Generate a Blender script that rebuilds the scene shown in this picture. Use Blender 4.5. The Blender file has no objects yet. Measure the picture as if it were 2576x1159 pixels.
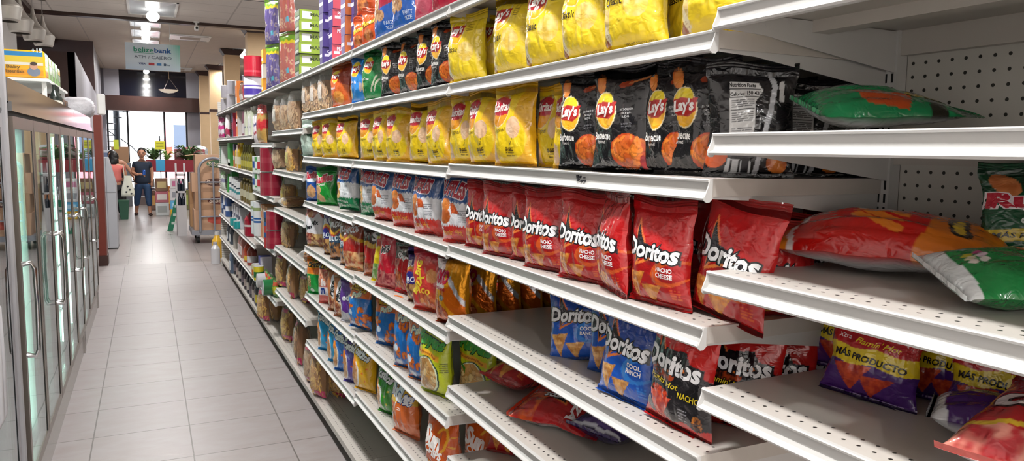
import bpy, bmesh, math, random
import numpy as np
from mathutils import Vector, Matrix
S = bpy.context.scene
COL = S.collection
PI = math.pi
rnd = random.Random(7)
# ------------------------------------------------------------------ camera
FPX, CXP, CYP, HC = 1880.0, 1288.0, 579.5, 1.61
def _basis():
    d = np.array([370 - CXP, 366 - CYP, FPX]); d /= np.linalg.norm(d)
    p2 = np.array([1370 - CXP, 366 + 13.45 - CYP, FPX])
    n = np.cross(d, p2); n /= np.linalg.norm(n)
    if n[1] > 0: n = -n
    x = np.cross(d, n); x /= np.linalg.norm(x)
    if x[0] < 0: x = -x
    return np.stack([x, d, n])
RW = _basis()
CAMP = np.array([0, 0, HC])
cam = bpy.data.cameras.new('camera'); camo = bpy.data.objects.new('camera', cam); COL.objects.link(camo)
cam.sensor_fit = 'HORIZONTAL'; cam.sensor_width = 36.0; cam.lens = FPX / 2576 * 36.0; cam.clip_start = .05; cam.clip_end = 200
_r = RW[:, 0]; _dn = RW[:, 1]; _fw = RW[:, 2]
camo.matrix_world = Matrix(((_r[0], -_dn[0], -_fw[0], 0), (_r[1], -_dn[1], -_fw[1], 0), (_r[2], -_dn[2], -_fw[2], HC), (0, 0, 0, 1)))
S.camera = camo
def ray(u, v): return RW @ np.array([u - CXP, v - CYP, FPX])
def onX(u, v, X): r = ray(u, v); return CAMP + r * (X / r[0])
def onY(u, v, Y): r = ray(u, v); return CAMP + r * (Y / r[1])
def onZ(u, v, z): r = ray(u, v); return CAMP + r * ((z - HC) / r[2])
def Yat(u, X, z):
    a = RW.T @ np.array([X, 0, z - HC]); b = RW.T @ np.array([0, 1., 0]); k = u - CXP
    return float((k * a[2] - FPX * a[0]) / (FPX * b[0] - k * b[2]))
# ------------------------------------------------------------------ colour helpers
def s2l(c): return c / 12.92 if c <= .04045 else ((c + .055) / 1.055) ** 2.4
_hx = {}
def hx(h):
    if not isinstance(h, str): return tuple(h)
    if h not in _hx:
        s = h.lstrip('#'); _hx[h] = tuple(s2l(int(s[i:i + 2], 16) / 255) for i in (0, 2, 4))
    return _hx[h]
# ------------------------------------------------------------------ materials
MATS = {}
def nodes(name):
    m = bpy.data.materials.new(name); m.use_nodes = True
    nt = m.node_tree; nt.nodes.clear()
    out = nt.nodes.new('ShaderNodeOutputMaterial'); b = nt.nodes.new('ShaderNodeBsdfPrincipled')
    nt.links.new(b.outputs[0], out.inputs[0])
    return m, nt, b, out
def N(nt, t, **kw):
    n = nt.nodes.new(t)
    for k, v in kw.items():
        if k.startswith('i_'): n.inputs[k[2:].replace('_', ' ')].default_value = v
        else: setattr(n, k, v)
    return n
def MA(nt, op, a, b=None, c=None):
    n = nt.nodes.new('ShaderNodeMath'); n.operation = op
    for i, x in enumerate((a, b, c)):
        if x is None: continue
        if isinstance(x, (int, float)): n.inputs[i].default_value = x
        else: nt.links.new(x, n.inputs[i])
    return n.outputs[0]
def MIXC(nt, f, a, b):
    n = nt.nodes.new('ShaderNodeMix'); n.data_type = 'RGBA'
    for i, x in ((0, f), (6, a), (7, b)):
        if isinstance(x, (int, float)): n.inputs[i].default_value = x
        elif isinstance(x, tuple): n.inputs[i].default_value = (*x[:3], 1)
        else: nt.links.new(x, n.inputs[i])
    return n.outputs[2]
def mat(name, col, rough=.5, metal=0., spec=.5, var=.06, scale=9., bump=0., bscale=60., coat=0., emit=None, es=1., trans=0., alpha=1., ior=1.45):
    if name in MATS: return MATS[name]
    m, nt, b, out = nodes(name); c = hx(col)
    tc = N(nt, 'ShaderNodeTexCoord'); nz = N(nt, 'ShaderNodeTexNoise', i_Scale=scale, i_Detail=3.)
    nt.links.new(tc.outputs['Object'], nz.inputs['Vector'])
    o = MIXC(nt, nz.outputs['Fac'], tuple(x * (1 - var) for x in c), tuple(min(1, x * (1 + var)) for x in c))
    nt.links.new(o, b.inputs['Base Color'])
    b.inputs['Roughness'].default_value = rough; b.inputs['Metallic'].default_value = metal
    b.inputs['Specular IOR Level'].default_value = spec; b.inputs['Coat Weight'].default_value = coat
    b.inputs['Transmission Weight'].default_value = trans; b.inputs['Alpha'].default_value = alpha; b.inputs['IOR'].default_value = ior
    if bump:
        n2 = N(nt, 'ShaderNodeTexNoise', i_Scale=bscale, i_Detail=2.); nt.links.new(tc.outputs['Object'], n2.inputs['Vector'])
        bp = N(nt, 'ShaderNodeBump', i_Strength=bump, i_Distance=.01); nt.links.new(n2.outputs['Fac'], bp.inputs['Height'])
        nt.links.new(bp.outputs[0], b.inputs['Normal'])
    if emit:
        b.inputs['Emission Color'].default_value = (*hx(emit), 1); b.inputs['Emission Strength'].default_value = es
    MATS[name] = m; return m
def printed(name, rough, metal=0., bump=.25, coat=.0, bscale=45., spec=.5):
    """coloured print carried by the mesh attribute Col"""
    m, nt, b, out = nodes(name)
    at = N(nt, 'ShaderNodeAttribute', attribute_name='Col'); nt.links.new(at.outputs['Color'], b.inputs['Base Color'])
    b.inputs['Roughness'].default_value = rough; b.inputs['Metallic'].default_value = metal; b.inputs['Coat Weight'].default_value = coat
    b.inputs['Specular IOR Level'].default_value = spec
    if bump:
        tc = N(nt, 'ShaderNodeTexCoord'); n2 = N(nt, 'ShaderNodeTexNoise', i_Scale=bscale, i_Detail=2., i_Distortion=.8)
        nt.links.new(tc.outputs['Object'], n2.inputs['Vector'])
        bp = N(nt, 'ShaderNodeBump', i_Strength=bump, i_Distance=.006); nt.links.new(n2.outputs['Fac'], bp.inputs['Height'])
        nt.links.new(bp.outputs[0], b.inputs['Normal']); nt.links.new(bp.outputs[0], b.inputs['Coat Normal'])
    MATS[name] = m; return m
FILM = printed('printed_film', .22, bump=.6, coat=.5, bscale=38.)
FOIL = printed('metallised_film', .22, metal=.65, bump=.5)
CARD = printed('printed_card', .45, bump=.05)
GLOSS = printed('glossy_pack', .22, bump=.1, coat=.2)
def clear_film():
    m, nt, b, out = nodes('clear_film')
    b.inputs['Base Color'].default_value = (.9, .88, .85, 1); b.inputs['Roughness'].default_value = .12
    tr = N(nt, 'ShaderNodeBsdfTransparent'); mx = N(nt, 'ShaderNodeMixShader')
    lw = N(nt, 'ShaderNodeLayerWeight', i_Blend=.35)
    tc = N(nt, 'ShaderNodeTexCoord'); n2 = N(nt, 'ShaderNodeTexNoise', i_Scale=28., i_Detail=2., i_Distortion=1.2)
    nt.links.new(tc.outputs['Object'], n2.inputs['Vector'])
    bp = N(nt, 'ShaderNodeBump', i_Strength=.6, i_Distance=.01); nt.links.new(n2.outputs['Fac'], bp.inputs['Height'])
    nt.links.new(bp.outputs[0], b.inputs['Normal'])
    f = MA(nt, 'MULTIPLY_ADD', lw.outputs['Facing'], .32, .06)
    nt.links.new(f, mx.inputs[0]); nt.links.new(tr.outputs[0], mx.inputs[1]); nt.links.new(b.outputs[0], mx.inputs[2])
    nt.links.new(mx.outputs[0], out.inputs[0]); MATS['clear_film'] = m; return m
CLEAR = clear_film()
def door_glass(name='cooler_glass', mirror=.42, tint=(.82, .93, .9)):
    m, nt, b, out = nodes(name)
    nt.nodes.remove(b)
    gl = N(nt, 'ShaderNodeBsdfGlossy', i_Roughness=.015); gl.inputs['Color'].default_value = (.86, .9, .92, 1)
    tc = N(nt, 'ShaderNodeTexCoord'); n2 = N(nt, 'ShaderNodeTexNoise', i_Scale=2.2, i_Detail=1.)
    nt.links.new(tc.outputs['Object'], n2.inputs['Vector'])
    bp = N(nt, 'ShaderNodeBump', i_Strength=.05, i_Distance=.02); nt.links.new(n2.outputs['Fac'], bp.inputs['Height']); nt.links.new(bp.outputs[0], gl.inputs['Normal'])
    tr = N(nt, 'ShaderNodeBsdfTransparent'); tr.inputs[0].default_value = (*tint, 1)
    lw = N(nt, 'ShaderNodeLayerWeight', i_Blend=.5)
    f = MA(nt, 'MULTIPLY_ADD', lw.outputs['Facing'], .45, mirror)
    mx = N(nt, 'ShaderNodeMixShader'); nt.links.new(f, mx.inputs[0]); nt.links.new(tr.outputs[0], mx.inputs[1]); nt.links.new(gl.outputs[0], mx.inputs[2])
    nt.links.new(mx.outputs[0], out.inputs[0]); MATS[name] = m; return m
# ------------------------------------------------------------------ mesh builder
class MB:
    def __init__(s, smooth=False): s.v = []; s.f = []; s.m = []; s.c = []; s.sm = []; s.smooth = smooth; s.cc = None
    def add(s, vs, fs, mi=0, col=None, smooth=None):
        o = len(s.v); s.v += [tuple(p) for p in vs]
        c = hx(col) if col is not None else (s.cc or (.8, .8, .8)); sm = s.smooth if smooth is None else smooth
        for f in fs: s.f.append([i + o for i in f]); s.m.append(mi); s.c.append(c); s.sm.append(sm)
        return o
    def box(s, x0, x1, y0, y1, z0, z1, mi=0, col=None, bev=0.):
        if bev > 0:
            return s.rbox(x0, x1, y0, y1, z0, z1, bev, mi, col)
        vs = [(x, y, z) for x in (x0, x1) for y in (y0, y1) for z in (z0, z1)]
        s.add(vs, [(0, 1, 3, 2), (4, 6, 7, 5), (0, 4, 5, 1), (2, 3, 7, 6), (0, 2, 6, 4), (1, 5, 7, 3)], mi, col, False)
    def rbox(s, x0, x1, y0, y1, z0, z1, b, mi=0, col=None):
        """box with chamfered edges: three insets"""
        b = min(b, (x1 - x0) * .45, (y1 - y0) * .45, (z1 - z0) * .45)
        vs = []; idx = {}
        for ix, (xo, xi) in enumerate(((x0, x0 + b), (x1, x1 - b))):
            for iy, (yo, yi) in enumerate(((y0, y0 + b), (y1, y1 - b))):
                for iz, (zo, zi) in enumerate(((z0, z0 + b), (z1, z1 - b))):
                    idx[ix, iy, iz, 0] = len(vs); vs.append((xo, yi, zi))
                    idx[ix, iy, iz, 1] = len(vs); vs.append((xi, yo, zi))
                    idx[ix, iy, iz, 2] = len(vs); vs.append((xi, yi, zo))
        fs = []
        for a in (0, 1):
            fs.append([idx[a, 0, 0, 0], idx[a, 0, 1, 0], idx[a, 1, 1, 0], idx[a, 1, 0, 0]][::1 if a == 0 else -1])
            fs.append([idx[0, a, 0, 1], idx[1, a, 0, 1], idx[1, a, 1, 1], idx[0, a, 1, 1]][::1 if a == 0 else -1])
            fs.append([idx[0, 0, a, 2], idx[0, 1, a, 2], idx[1, 1, a, 2], idx[1, 0, a, 2]][::1 if a == 0 else -1])
        for i in (0, 1):
            for j in (0, 1):
                fs.append([idx[i, j, 0, 0], idx[i, j, 1, 0], idx[i, j, 1, 1], idx[i, j, 0, 1]])
                fs.append([idx[i, 0, j, 0], idx[i, 1, j, 0], idx[i, 1, j, 2], idx[i, 0, j, 2]])
                fs.append([idx[0, i, j, 1], idx[1, i, j, 1], idx[1, i, j, 2], idx[0, i, j, 2]])
                for k in (0, 1): fs.append([idx[i, j, k, 0], idx[i, j, k, 1], idx[i, j, k, 2]])
        s.add(vs, fs, mi, col, False)
    def prism(s, pts, axis, a0, a1, mi=0, col=None, smooth=False):
        """2-D outline pts extruded along an axis: 'y' takes (x,z), 'x' takes (y,z), 'z' takes (x,y)"""
        mk = {'y': lambda p, a: (p[0], a, p[1]), 'x': lambda p, a: (a, p[0], p[1]), 'z': lambda p, a: (p[0], p[1], a)}[axis]
        n = len(pts); vs = [mk(p, a0) for p in pts] + [mk(p, a1) for p in pts]
        s.add(vs, [(i, (i + 1) % n, n + (i + 1) % n, n + i) for i in range(n)], mi, col, smooth)
        s.add(vs, [list(range(n))[::-1], list(range(n, 2 * n))], mi, col, False)
    def tube(s, path, r, n=8, mi=0, col=None, caps=True):
        path = [Vector(p) for p in path]; rs = r if isinstance(r, (list, tuple)) else [r] * len(path)
        vs = []; up = None
        for i, p in enumerate(path):
            t = (path[min(i + 1, len(path) - 1)] - path[max(i - 1, 0)]).normalized()
            if up is None: up = t.orthogonal().normalized()
            up = (up - t * up.dot(t)).normalized(); w = t.cross(up)
            for k in range(n):
                a = 2 * PI * k / n; vs.append(p + (up * math.cos(a) + w * math.sin(a)) * rs[i])
        fs = [(i * n + k, i * n + (k + 1) % n, (i + 1) * n + (k + 1) % n, (i + 1) * n + k) for i in range(len(path) - 1) for k in range(n)]
        s.add(vs, fs, mi, col, True)
        if caps:
            s.add(vs[:n], [list(range(n))[::-1]], mi, col, False); s.add(vs[-n:], [list(range(n))], mi, col, False)
    def lathe(s, prof, n=16, mi=0, col=None, o=(0, 0, 0), cols=None, axis='z', a0=0, a1=2 * PI):
        """prof: (r,z) list; cols: colour of each ring segment"""
        def P(r, a, z):
            x, y = r * math.cos(a), r * math.sin(a)
            q = (x, y, z) if axis == 'z' else ((z, x, y) if axis == 'x' else (x, z, y))
            return (q[0] + o[0], q[1] + o[1], q[2] + o[2])
        for i in range(len(prof) - 1):
            (r0, z0), (r1, z1) = prof[i], prof[i + 1]
            vs = [P(r0, a0 + (a1 - a0) * k / n, z0) for k in range(n + 1)] + [P(r1, a0 + (a1 - a0) * k / n, z1) for k in range(n + 1)]
            s.add(vs, [(k, k + 1, n + 2 + k, n + 1 + k) for k in range(n)], mi, cols[i] if cols else col, True)
    def ball(s, c, r, n=10, mi=0, col=None):
        rx, ry, rz = r if isinstance(r, tuple) else (r, r, r); vs = []; m = n // 2 + 1
        for j in range(m + 1):
            b = PI * j / m
            for k in range(n):
                a = 2 * PI * k / n; vs.append((c[0] + rx * math.sin(b) * math.cos(a), c[1] + ry * math.sin(b) * math.sin(a), c[2] - rz * math.cos(b)))
        s.add(vs, [(j * n + k, j * n + (k + 1) % n, (j + 1) * n + (k + 1) % n, (j + 1) * n + k) for j in range(m) for k in range(n)], mi, col, True)
    def mesh(s, name, mats):
        me = bpy.data.meshes.new(name); me.from_pydata(s.v, [], s.f)
        for m in (mats if isinstance(mats, (list, tuple)) else [mats]): me.materials.append(m)
        nf = len(me.polygons)
        if nf == len(s.f):
            me.polygons.foreach_set('material_index', s.m); me.polygons.foreach_set('use_smooth', s.sm)
            lt = np.array([len(f) for f in s.f]); c = np.repeat(np.array([(*k, 1.) for k in s.c]), lt, axis=0).astype(np.float32)
            a = me.color_attributes.new('Col', 'FLOAT_COLOR', 'CORNER'); a.data.foreach_set('color', c.ravel())
        me.update(); return me
    def build(s, name, mats, parent=None, loc=None, rz=0.):
        return link(name, s.mesh(name, mats), parent, loc, rz)
def link(name, me, parent=None, loc=None, rz=0.):
    o = bpy.data.objects.new(name, me); COL.objects.link(o)
    if loc is not None: o.location = loc
    if rz: o.rotation_euler = (0, 0, rz)
    if parent: o.parent = parent
    return o
def tag(o, label=None, cat=None, group=None, kind=None):
    if label: o['label'] = label
    if cat: o['category'] = cat
    if group: o['group'] = group
    if kind: o['kind'] = kind
    return o
def thing(name, label, cat, loc=(0, 0, 0), rz=0., group=None):
    o = bpy.data.objects.new(name, None); COL.objects.link(o); o.location = loc; o.rotation_euler = (0, 0, rz); o.empty_display_size = .05
    return tag(o, label, cat, group)
def copy_tree(o, parent=None):
    c = o.copy(); COL.objects.link(c)
    if parent: c.parent = parent
    for ch in o.children: copy_tree(ch, c)
    return c
def struct(o): o['kind'] = 'structure'; return o
ORD = ['first', 'second', 'third', 'fourth', 'fifth', 'sixth', 'seventh', 'eighth', 'ninth', 'tenth', 'eleventh', 'twelfth']
# ------------------------------------------------------------------ lettering
_gl = {}
def glyphs(text, off=0., shear=0.):
    """flat mesh of a line of lettering, scaled to a unit-height box: verts (n,2), faces"""
    key = (text, off, shear)
    if key in _gl: return _gl[key]
    cu = bpy.data.curves.new('lettering', 'FONT'); cu.body = text; cu.resolution_u = 2; cu.offset = off; cu.shear = shear; cu.fill_mode = 'FRONT'
    ob = bpy.data.objects.new('lettering', cu); COL.objects.link(ob)
    dg = bpy.context.evaluated_depsgraph_get(); me = bpy.data.meshes.new_from_object(ob.evaluated_get(dg))
    v = np.array([(p.co.x, p.co.y) for p in me.vertices]) if len(me.vertices) else np.zeros((1, 2)); f = [list(p.vertices) for p in me.polygons]
    bm = bmesh.new(); bm.from_mesh(me); bmesh.ops.triangulate(bm, faces=bm.faces[:])
    for _ in range(4):
        es = [e for e in bm.edges if e.calc_length() > .3]
        if not es: break
        bmesh.ops.subdivide_edges(bm, edges=es, cuts=1); bmesh.ops.triangulate(bm, faces=bm.faces[:])
    bm.verts.index_update(); v = np.array([(p.co.x, p.co.y) for p in bm.verts]) if len(bm.verts) else v; f = [[q.index for q in p.verts] for p in bm.faces]; bm.free()
    bpy.data.objects.remove(ob); bpy.data.curves.remove(cu); bpy.data.meshes.remove(me)
    _gl[key] = (v, f); return _gl[key]
def text_flat(text, w, h, off=0., shear=0., ref=None):
    """verts centred on 0 and stretched to w x h (box of the unthickened letters)"""
    v, f = glyphs(text, off, shear); r, _ = glyphs(text, 0., shear)
    lo, hi = r.min(0), r.max(0); k = np.array([w, h]) / np.maximum(hi - lo, 1e-4)
    return (v - (lo + hi) / 2) * k, f
def put_text(mb, text, w, h, place, col, off=0., shear=0., mi=0):
    """place maps (a,b) in metres to a 3-D point"""
    v, f = text_flat(text, w, h, off, shear); mb.add([place(a, b) for a, b in v], f, mi, col, False)
# ================================================================== the room
def tile_floor(name, sx, sy, ox, oy, base, rough, grout='5d5753'):
    m, nt, b, out = nodes(name)
    tc = N(nt, 'ShaderNodeTexCoord'); sp = N(nt, 'ShaderNodeSeparateXYZ'); nt.links.new(tc.outputs['Object'], sp.inputs[0])
    def cell(o, s, off):
        a = MA(nt, 'DIVIDE', MA(nt, 'SUBTRACT', o, off), s); fr = MA(nt, 'FRACT', a)
        return MA(nt, 'MULTIPLY', MA(nt, 'SUBTRACT', .5, MA(nt, 'ABSOLUTE', MA(nt, 'SUBTRACT', fr, .5))), s), MA(nt, 'FLOOR', a)
    dx, ix = cell(sp.outputs[0], sx, ox); dy, iy = cell(sp.outputs[1], sy, oy)
    g = MA(nt, 'LESS_THAN', MA(nt, 'MINIMUM', dx, dy), .0035)
    cmb = N(nt, 'ShaderNodeCombineXYZ'); nt.links.new(ix, cmb.inputs[0]); nt.links.new(iy, cmb.inputs[1])
    wn = N(nt, 'ShaderNodeTexWhiteNoise', noise_dimensions='3D'); nt.links.new(cmb.outputs[0], wn.inputs[0])
    n1 = N(nt, 'ShaderNodeTexNoise', i_Scale=5., i_Detail=6., i_Roughness=.6, i_Distortion=.6)
    mp = N(nt, 'ShaderNodeMapping'); mp.inputs['Scale'].default_value = (1., 2.4, 1.); nt.links.new(tc.outputs['Object'], mp.inputs[0])
    nt.links.new(mp.outputs[0], n1.inputs['Vector'])
    c = hx(base)
    c1 = MIXC(nt, MA(nt, 'MULTIPLY_ADD', MA(nt, 'SUBTRACT', n1.outputs['Fac'], .5), 1.8, .5), tuple(x * k for x, k in zip(c, (.86, .80, .77))), tuple(min(1, x * k) for x, k in zip(c, (1.08, 1.1, 1.12))))
    c2 = MIXC(nt, MA(nt, 'MULTIPLY', wn.outputs[0], .22), c1, tuple(x * .82 for x in c))
    c3 = MIXC(nt, g, c2, hx(grout))
    nt.links.new(c3, b.inputs['Base Color'])
    nt.links.new(MA(nt, 'MULTIPLY_ADD', n1.outputs['Fac'], .14, rough - .07), b.inputs['Roughness'])
    bp = N(nt, 'ShaderNodeBump', i_Strength=.25, i_Distance=.002, invert=True); nt.links.new(g, bp.inputs['Height']); nt.links.new(bp.outputs[0], b.inputs['Normal'])
    MATS[name] = m; return m
YS = 11.27
mb = MB(); mb.box(-4, 9, -8, YS, -.1, 0)
struct(mb.build('floor', tile_floor('aisle_tiles', .487, .483, .165, 4.1, '948d8c', .40)))
mb = MB(); mb.box(-4, 9, YS, 29.6, -.1, 0)
struct(mb.build('floor', tile_floor('front_tiles', .31, .62, .02, 11.27, '908987', .30)))
def ceil_mat(name, base, sx, sy):
    m, nt, b, out = nodes(name)
    tc = N(nt, 'ShaderNodeTexCoord'); sp = N(nt, 'ShaderNodeSeparateXYZ'); nt.links.new(tc.outputs['Object'], sp.inputs[0])
    fx = MA(nt, 'FRACT', MA(nt, 'DIVIDE', sp.outputs[0], sx)); fy = MA(nt, 'FRACT', MA(nt, 'DIVIDE', sp.outputs[1], sy))
    g = MA(nt, 'MAXIMUM', MA(nt, 'LESS_THAN', fx, .02), MA(nt, 'LESS_THAN', fy, .03))
    nz = N(nt, 'ShaderNodeTexNoise', i_Scale=40.); nt.links.new(tc.outputs['Object'], nz.inputs['Vector'])
    c = hx(base)
    o = MIXC(nt, nz.outputs['Fac'], tuple(x * .93 for x in c), tuple(min(1, x * 1.06) for x in c))
    nt.links.new(MIXC(nt, MA(nt, 'MULTIPLY', g, .45), o, (.22, .2, .19)), b.inputs['Base Color']); b.inputs['Roughness'].default_value = .9
    MATS[name] = m; return m
CM = ceil_mat('ceiling_panels', 'd6d0ca', 1.22, .61)
ZL, ZH, YSTEP = 3.60, 4.21, 13.4
mb = MB(); mb.box(-4, 9, -8, YSTEP, ZL, ZL + .9); struct(mb.build('ceiling', CM))
mb = MB(); mb.box(-4, 9, YSTEP, 30, ZH, ZH + .1); struct(mb.build('ceiling', ceil_mat('ceiling_panels_front', 'c4b7a8', 1.22, .31)))
WHITE = mat('wall_white', 'd6d3d0', .8, bump=.05); GREYW = mat('wall_grey_wood', '9a98a0', .55, scale=4, var=.1)
DARK = mat('dark_wood', '3a211c', .42, scale=5, var=.25); DARKB = mat('dark_beam', '35221d', .3, scale=6, var=.2)
def wall(name, x0, x1, y0, y1, z0, z1, m): b_ = MB(); b_.box(x0, x1, y0, y1, z0, z1); return struct(b_.build(name, m))
wall('wall_left', -2.05, -1.9, -8, 15.1, 0, ZL, WHITE)
wall('wall_right', 8.9, 9, -8, 30, 0, 4.3, WHITE)
wall('wall_rear', -4, 9, -8.1, -8, 0, 3.7, mat('wall_rear_paint', 'c9beb2', .8))
wall('wall_left', -4, -3.9, 15, 30, 0, 4.3, GREYW)
# dark beams of the ceiling
wall('trim_1', -2, 8.9, YSTEP - .06, YSTEP + .1, ZL - .045, ZL + .12, DARKB)
wall('trim_2', -1.75, -1.45, -8, YSTEP - .06, ZL - .07, ZL + .05, DARKB)
wall('trim_3', -2.3, -1.98, YSTEP + .1, 22, ZH - .12, ZH + .05, DARKB)
wall('wall_left', -2.9, -1.14, 22, 22.15, 2.6, ZH, DARK)
wall('wall_left', -1.98, -1.07, 15.1, 15.25, 1.9, 3.19, DARK)
b_ = MB(); P0 = [(-1.06, 15.1, 1.9), (-1.06, 15.1, 3.19), (-1.09, 21.95, 2.82), (-1.09, 21.95, 1.9)]
b_.add(P0 + [(x - .12, y, z) for x, y, z in P0], [(0, 1, 2, 3), (7, 6, 5, 4), (1, 5, 6, 2), (0, 4, 5, 1), (3, 2, 6, 7)]); struct(b_.build('wall_left', GREYW))
b_ = MB(); b_.prism([(-1.15, 22.16), (-1.35, 29.5), (-1.55, 29.5), (-1.35, 22.16)], 'z', 0, ZH); struct(b_.build('wall_left', GREYW))
# storefront: wall at YW with a tall glazed opening, a dark beam over it and a dark clerestory
YW = 29.5
xl, xr = -1.22, 1.33
zb0, zb1 = 2.80, 3.30
wall('wall_front', -4, xl - .02, YW, YW + .2, 0, ZH, GREYW)
wall('wall_front', xr, 9, YW, YW + .2, 0, ZH, GREYW)
wall('trim_4', xl - .05, 1.75, YW - .35, YW + .2, zb0, zb1, DARK)
wall('trim_5', xl - .04, xl + .42, YW - .1, YW + .2, zb1, ZH, GREYW)
NIGHT = mat('dark_glazing', '0b1020', .08, spec=.8)
b_ = MB(); b_.box(xl + .42, 1.75, YW + .05, YW + .12, zb1, ZH); struct(b_.build('window_1', NIGHT))
BLACKM = mat('black_metal', '15171a', .4, metal=.3)
fr = MB()
for x in (xl + .02, -.58, .58, xr - .03): fr.box(x - .03, x + .03, YW, YW + .08, 0, zb0)
fr.box(xl, xr, YW, YW + .08, 0, .08)
w2 = fr.build('window_2', BLACKM); struct(w2)
pane = nodes('shop_glass'); m_, nt_, b_0, o_ = pane
nt_.nodes.remove(b_0); tr_ = N(nt_, 'ShaderNodeBsdfTransparent'); gl_ = N(nt_, 'ShaderNodeBsdfGlossy', i_Roughness=.02); mx_ = N(nt_, 'ShaderNodeMixShader'); lw_ = N(nt_, 'ShaderNodeLayerWeight', i_Blend=.2)
nt_.links.new(lw_.outputs['Fresnel'], mx_.inputs[0]); nt_.links.new(tr_.outputs[0], mx_.inputs[1]); nt_.links.new(gl_.outputs[0], mx_.inputs[2]); nt_.links.new(mx_.outputs[0], o_.inputs[0])
b_ = MB(); b_.box(xl + .05, xr - .05, YW + .03, YW + .045, .08, zb0); b_.build('glass_pane', m_, w2)
# ================================================================== gondola
XF, XB, SEC, Y0 = .8595, 1.306, 1.2225, .99
YB = [Y0 + SEC * k for k in range(-1, 9)]          # bay limits, near to far
def hole_mat(name, base, rows, rough=.35):
    """shelf paint with staggered rows of punched holes behind the front edge (object space, metres)"""
    m, nt, b, out = nodes(name); tc = N(nt, 'ShaderNodeTexCoord'); sp = N(nt, 'ShaderNodeSeparateXYZ'); nt.links.new(tc.outputs['Object'], sp.inputs[0])
    tot = None
    for x, ph in rows:
        fy = MA(nt, 'MULTIPLY', MA(nt, 'SUBTRACT', MA(nt, 'FRACT', MA(nt, 'ADD', MA(nt, 'DIVIDE', sp.outputs[1], .0254), ph)), .5), .0254)
        fx = MA(nt, 'SUBTRACT', sp.outputs[0], x)
        d = MA(nt, 'ADD', MA(nt, 'MULTIPLY', fx, fx), MA(nt, 'MULTIPLY', fy, fy)); h = MA(nt, 'LESS_THAN', d, .0031 ** 2)
        tot = h if tot is None else MA(nt, 'MAXIMUM', tot, h)
    ge = N(nt, 'ShaderNodeNewGeometry'); gz = N(nt, 'ShaderNodeSeparateXYZ'); nt.links.new(ge.outputs['True Normal'], gz.inputs[0]); tot = MA(nt, 'MULTIPLY', tot, MA(nt, 'GREATER_THAN', gz.outputs[2], .5))
    nz = N(nt, 'ShaderNodeTexNoise', i_Scale=3., i_Detail=4.); mp = N(nt, 'ShaderNodeMapping'); mp.inputs['Scale'].default_value = (14, 1, 1)
    nt.links.new(tc.outputs['Object'], mp.inputs[0]); nt.links.new(mp.outputs[0], nz.inputs['Vector'])
    c = hx(base); o = MIXC(nt, nz.outputs['Fac'], tuple(x * .93 for x in c), tuple(min(1, x * 1.04) for x in c))
    nt.links.new(MIXC(nt, tot, o, (.015, .014, .013)), b.inputs['Base Color'])
    nt.links.new(MA(nt, 'MULTIPLY_ADD', nz.outputs['Fac'], .15, rough - .07), b.inputs['Roughness'])
    MATS[name] = m; return m
SHELFW = mat('shelf_enamel', 'c6c5c3', .36, var=.02)
BOARD = hole_mat('shelf_board', 'beb8b1', ((.024, 0), (.048, .5)))
DECKM = hole_mat('deck_board', 'beb8b1', ((.024, 0), (.05, .5), (.076, 0), (.1, .5)))
def peg_mat():
    m, nt, b, out = nodes('pegboard_panel'); tc = N(nt, 'ShaderNodeTexCoord'); sp = N(nt, 'ShaderNodeSeparateXYZ'); nt.links.new(tc.outputs['Object'], sp.inputs[0])
    q = [MA(nt, 'MULTIPLY', MA(nt, 'SUBTRACT', MA(nt, 'FRACT', MA(nt, 'ADD', MA(nt, 'DIVIDE', sp.outputs[i], .0254), .5)), .5), .0254) for i in (1, 2)]
    h = MA(nt, 'LESS_THAN', MA(nt, 'ADD', MA(nt, 'MULTIPLY', q[0], q[0]), MA(nt, 'MULTIPLY', q[1], q[1])), .0032 ** 2)
    nt.links.new(MIXC(nt, h, hx('c4c1ba'), (.02, .018, .014)), b.inputs['Base Color']); b.inputs['Roughness'].default_value = .4
    MATS['pegboard_panel'] = m; return m
PEG = peg_mat()
BAYS = {'D': ('nearest gondola bay', 0), 'C': ('second gondola bay from the near end', 1), 'B': ('third gondola bay from the near end', 2), 'A': ('fourth gondola bay from the near end', 3),
        'Z': ('fifth gondola bay from the near end', 4), 'E': ('sixth gondola bay from the near end', 5), 'F': ('seventh gondola bay from the near end', 6), 'G': ('eighth gondola bay from the near end', 7), 'H': ('farthest gondola bay', 8)}
ZT = 2.055
SH = {'D': [1.848, 1.643, 1.410, 1.205], 'C': [ZT, 1.814, 1.566, 1.310, 1.079, .848, .611], 'B': [ZT, 1.815, 1.557, 1.303, 1.026, .742, .456],
      'A': [ZT, 1.815, 1.557, 1.29, 1.013, .726, .423], 'Z': [ZT, 1.728, 1.444, 1.16, .871, .539], 'E': [ZT, 1.644, 1.227, .821, .427]}
for k in 'FGH': SH[k] = [ZT, 1.719, 1.38, 1.046, .722, .417]
_shelf = {}
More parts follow.
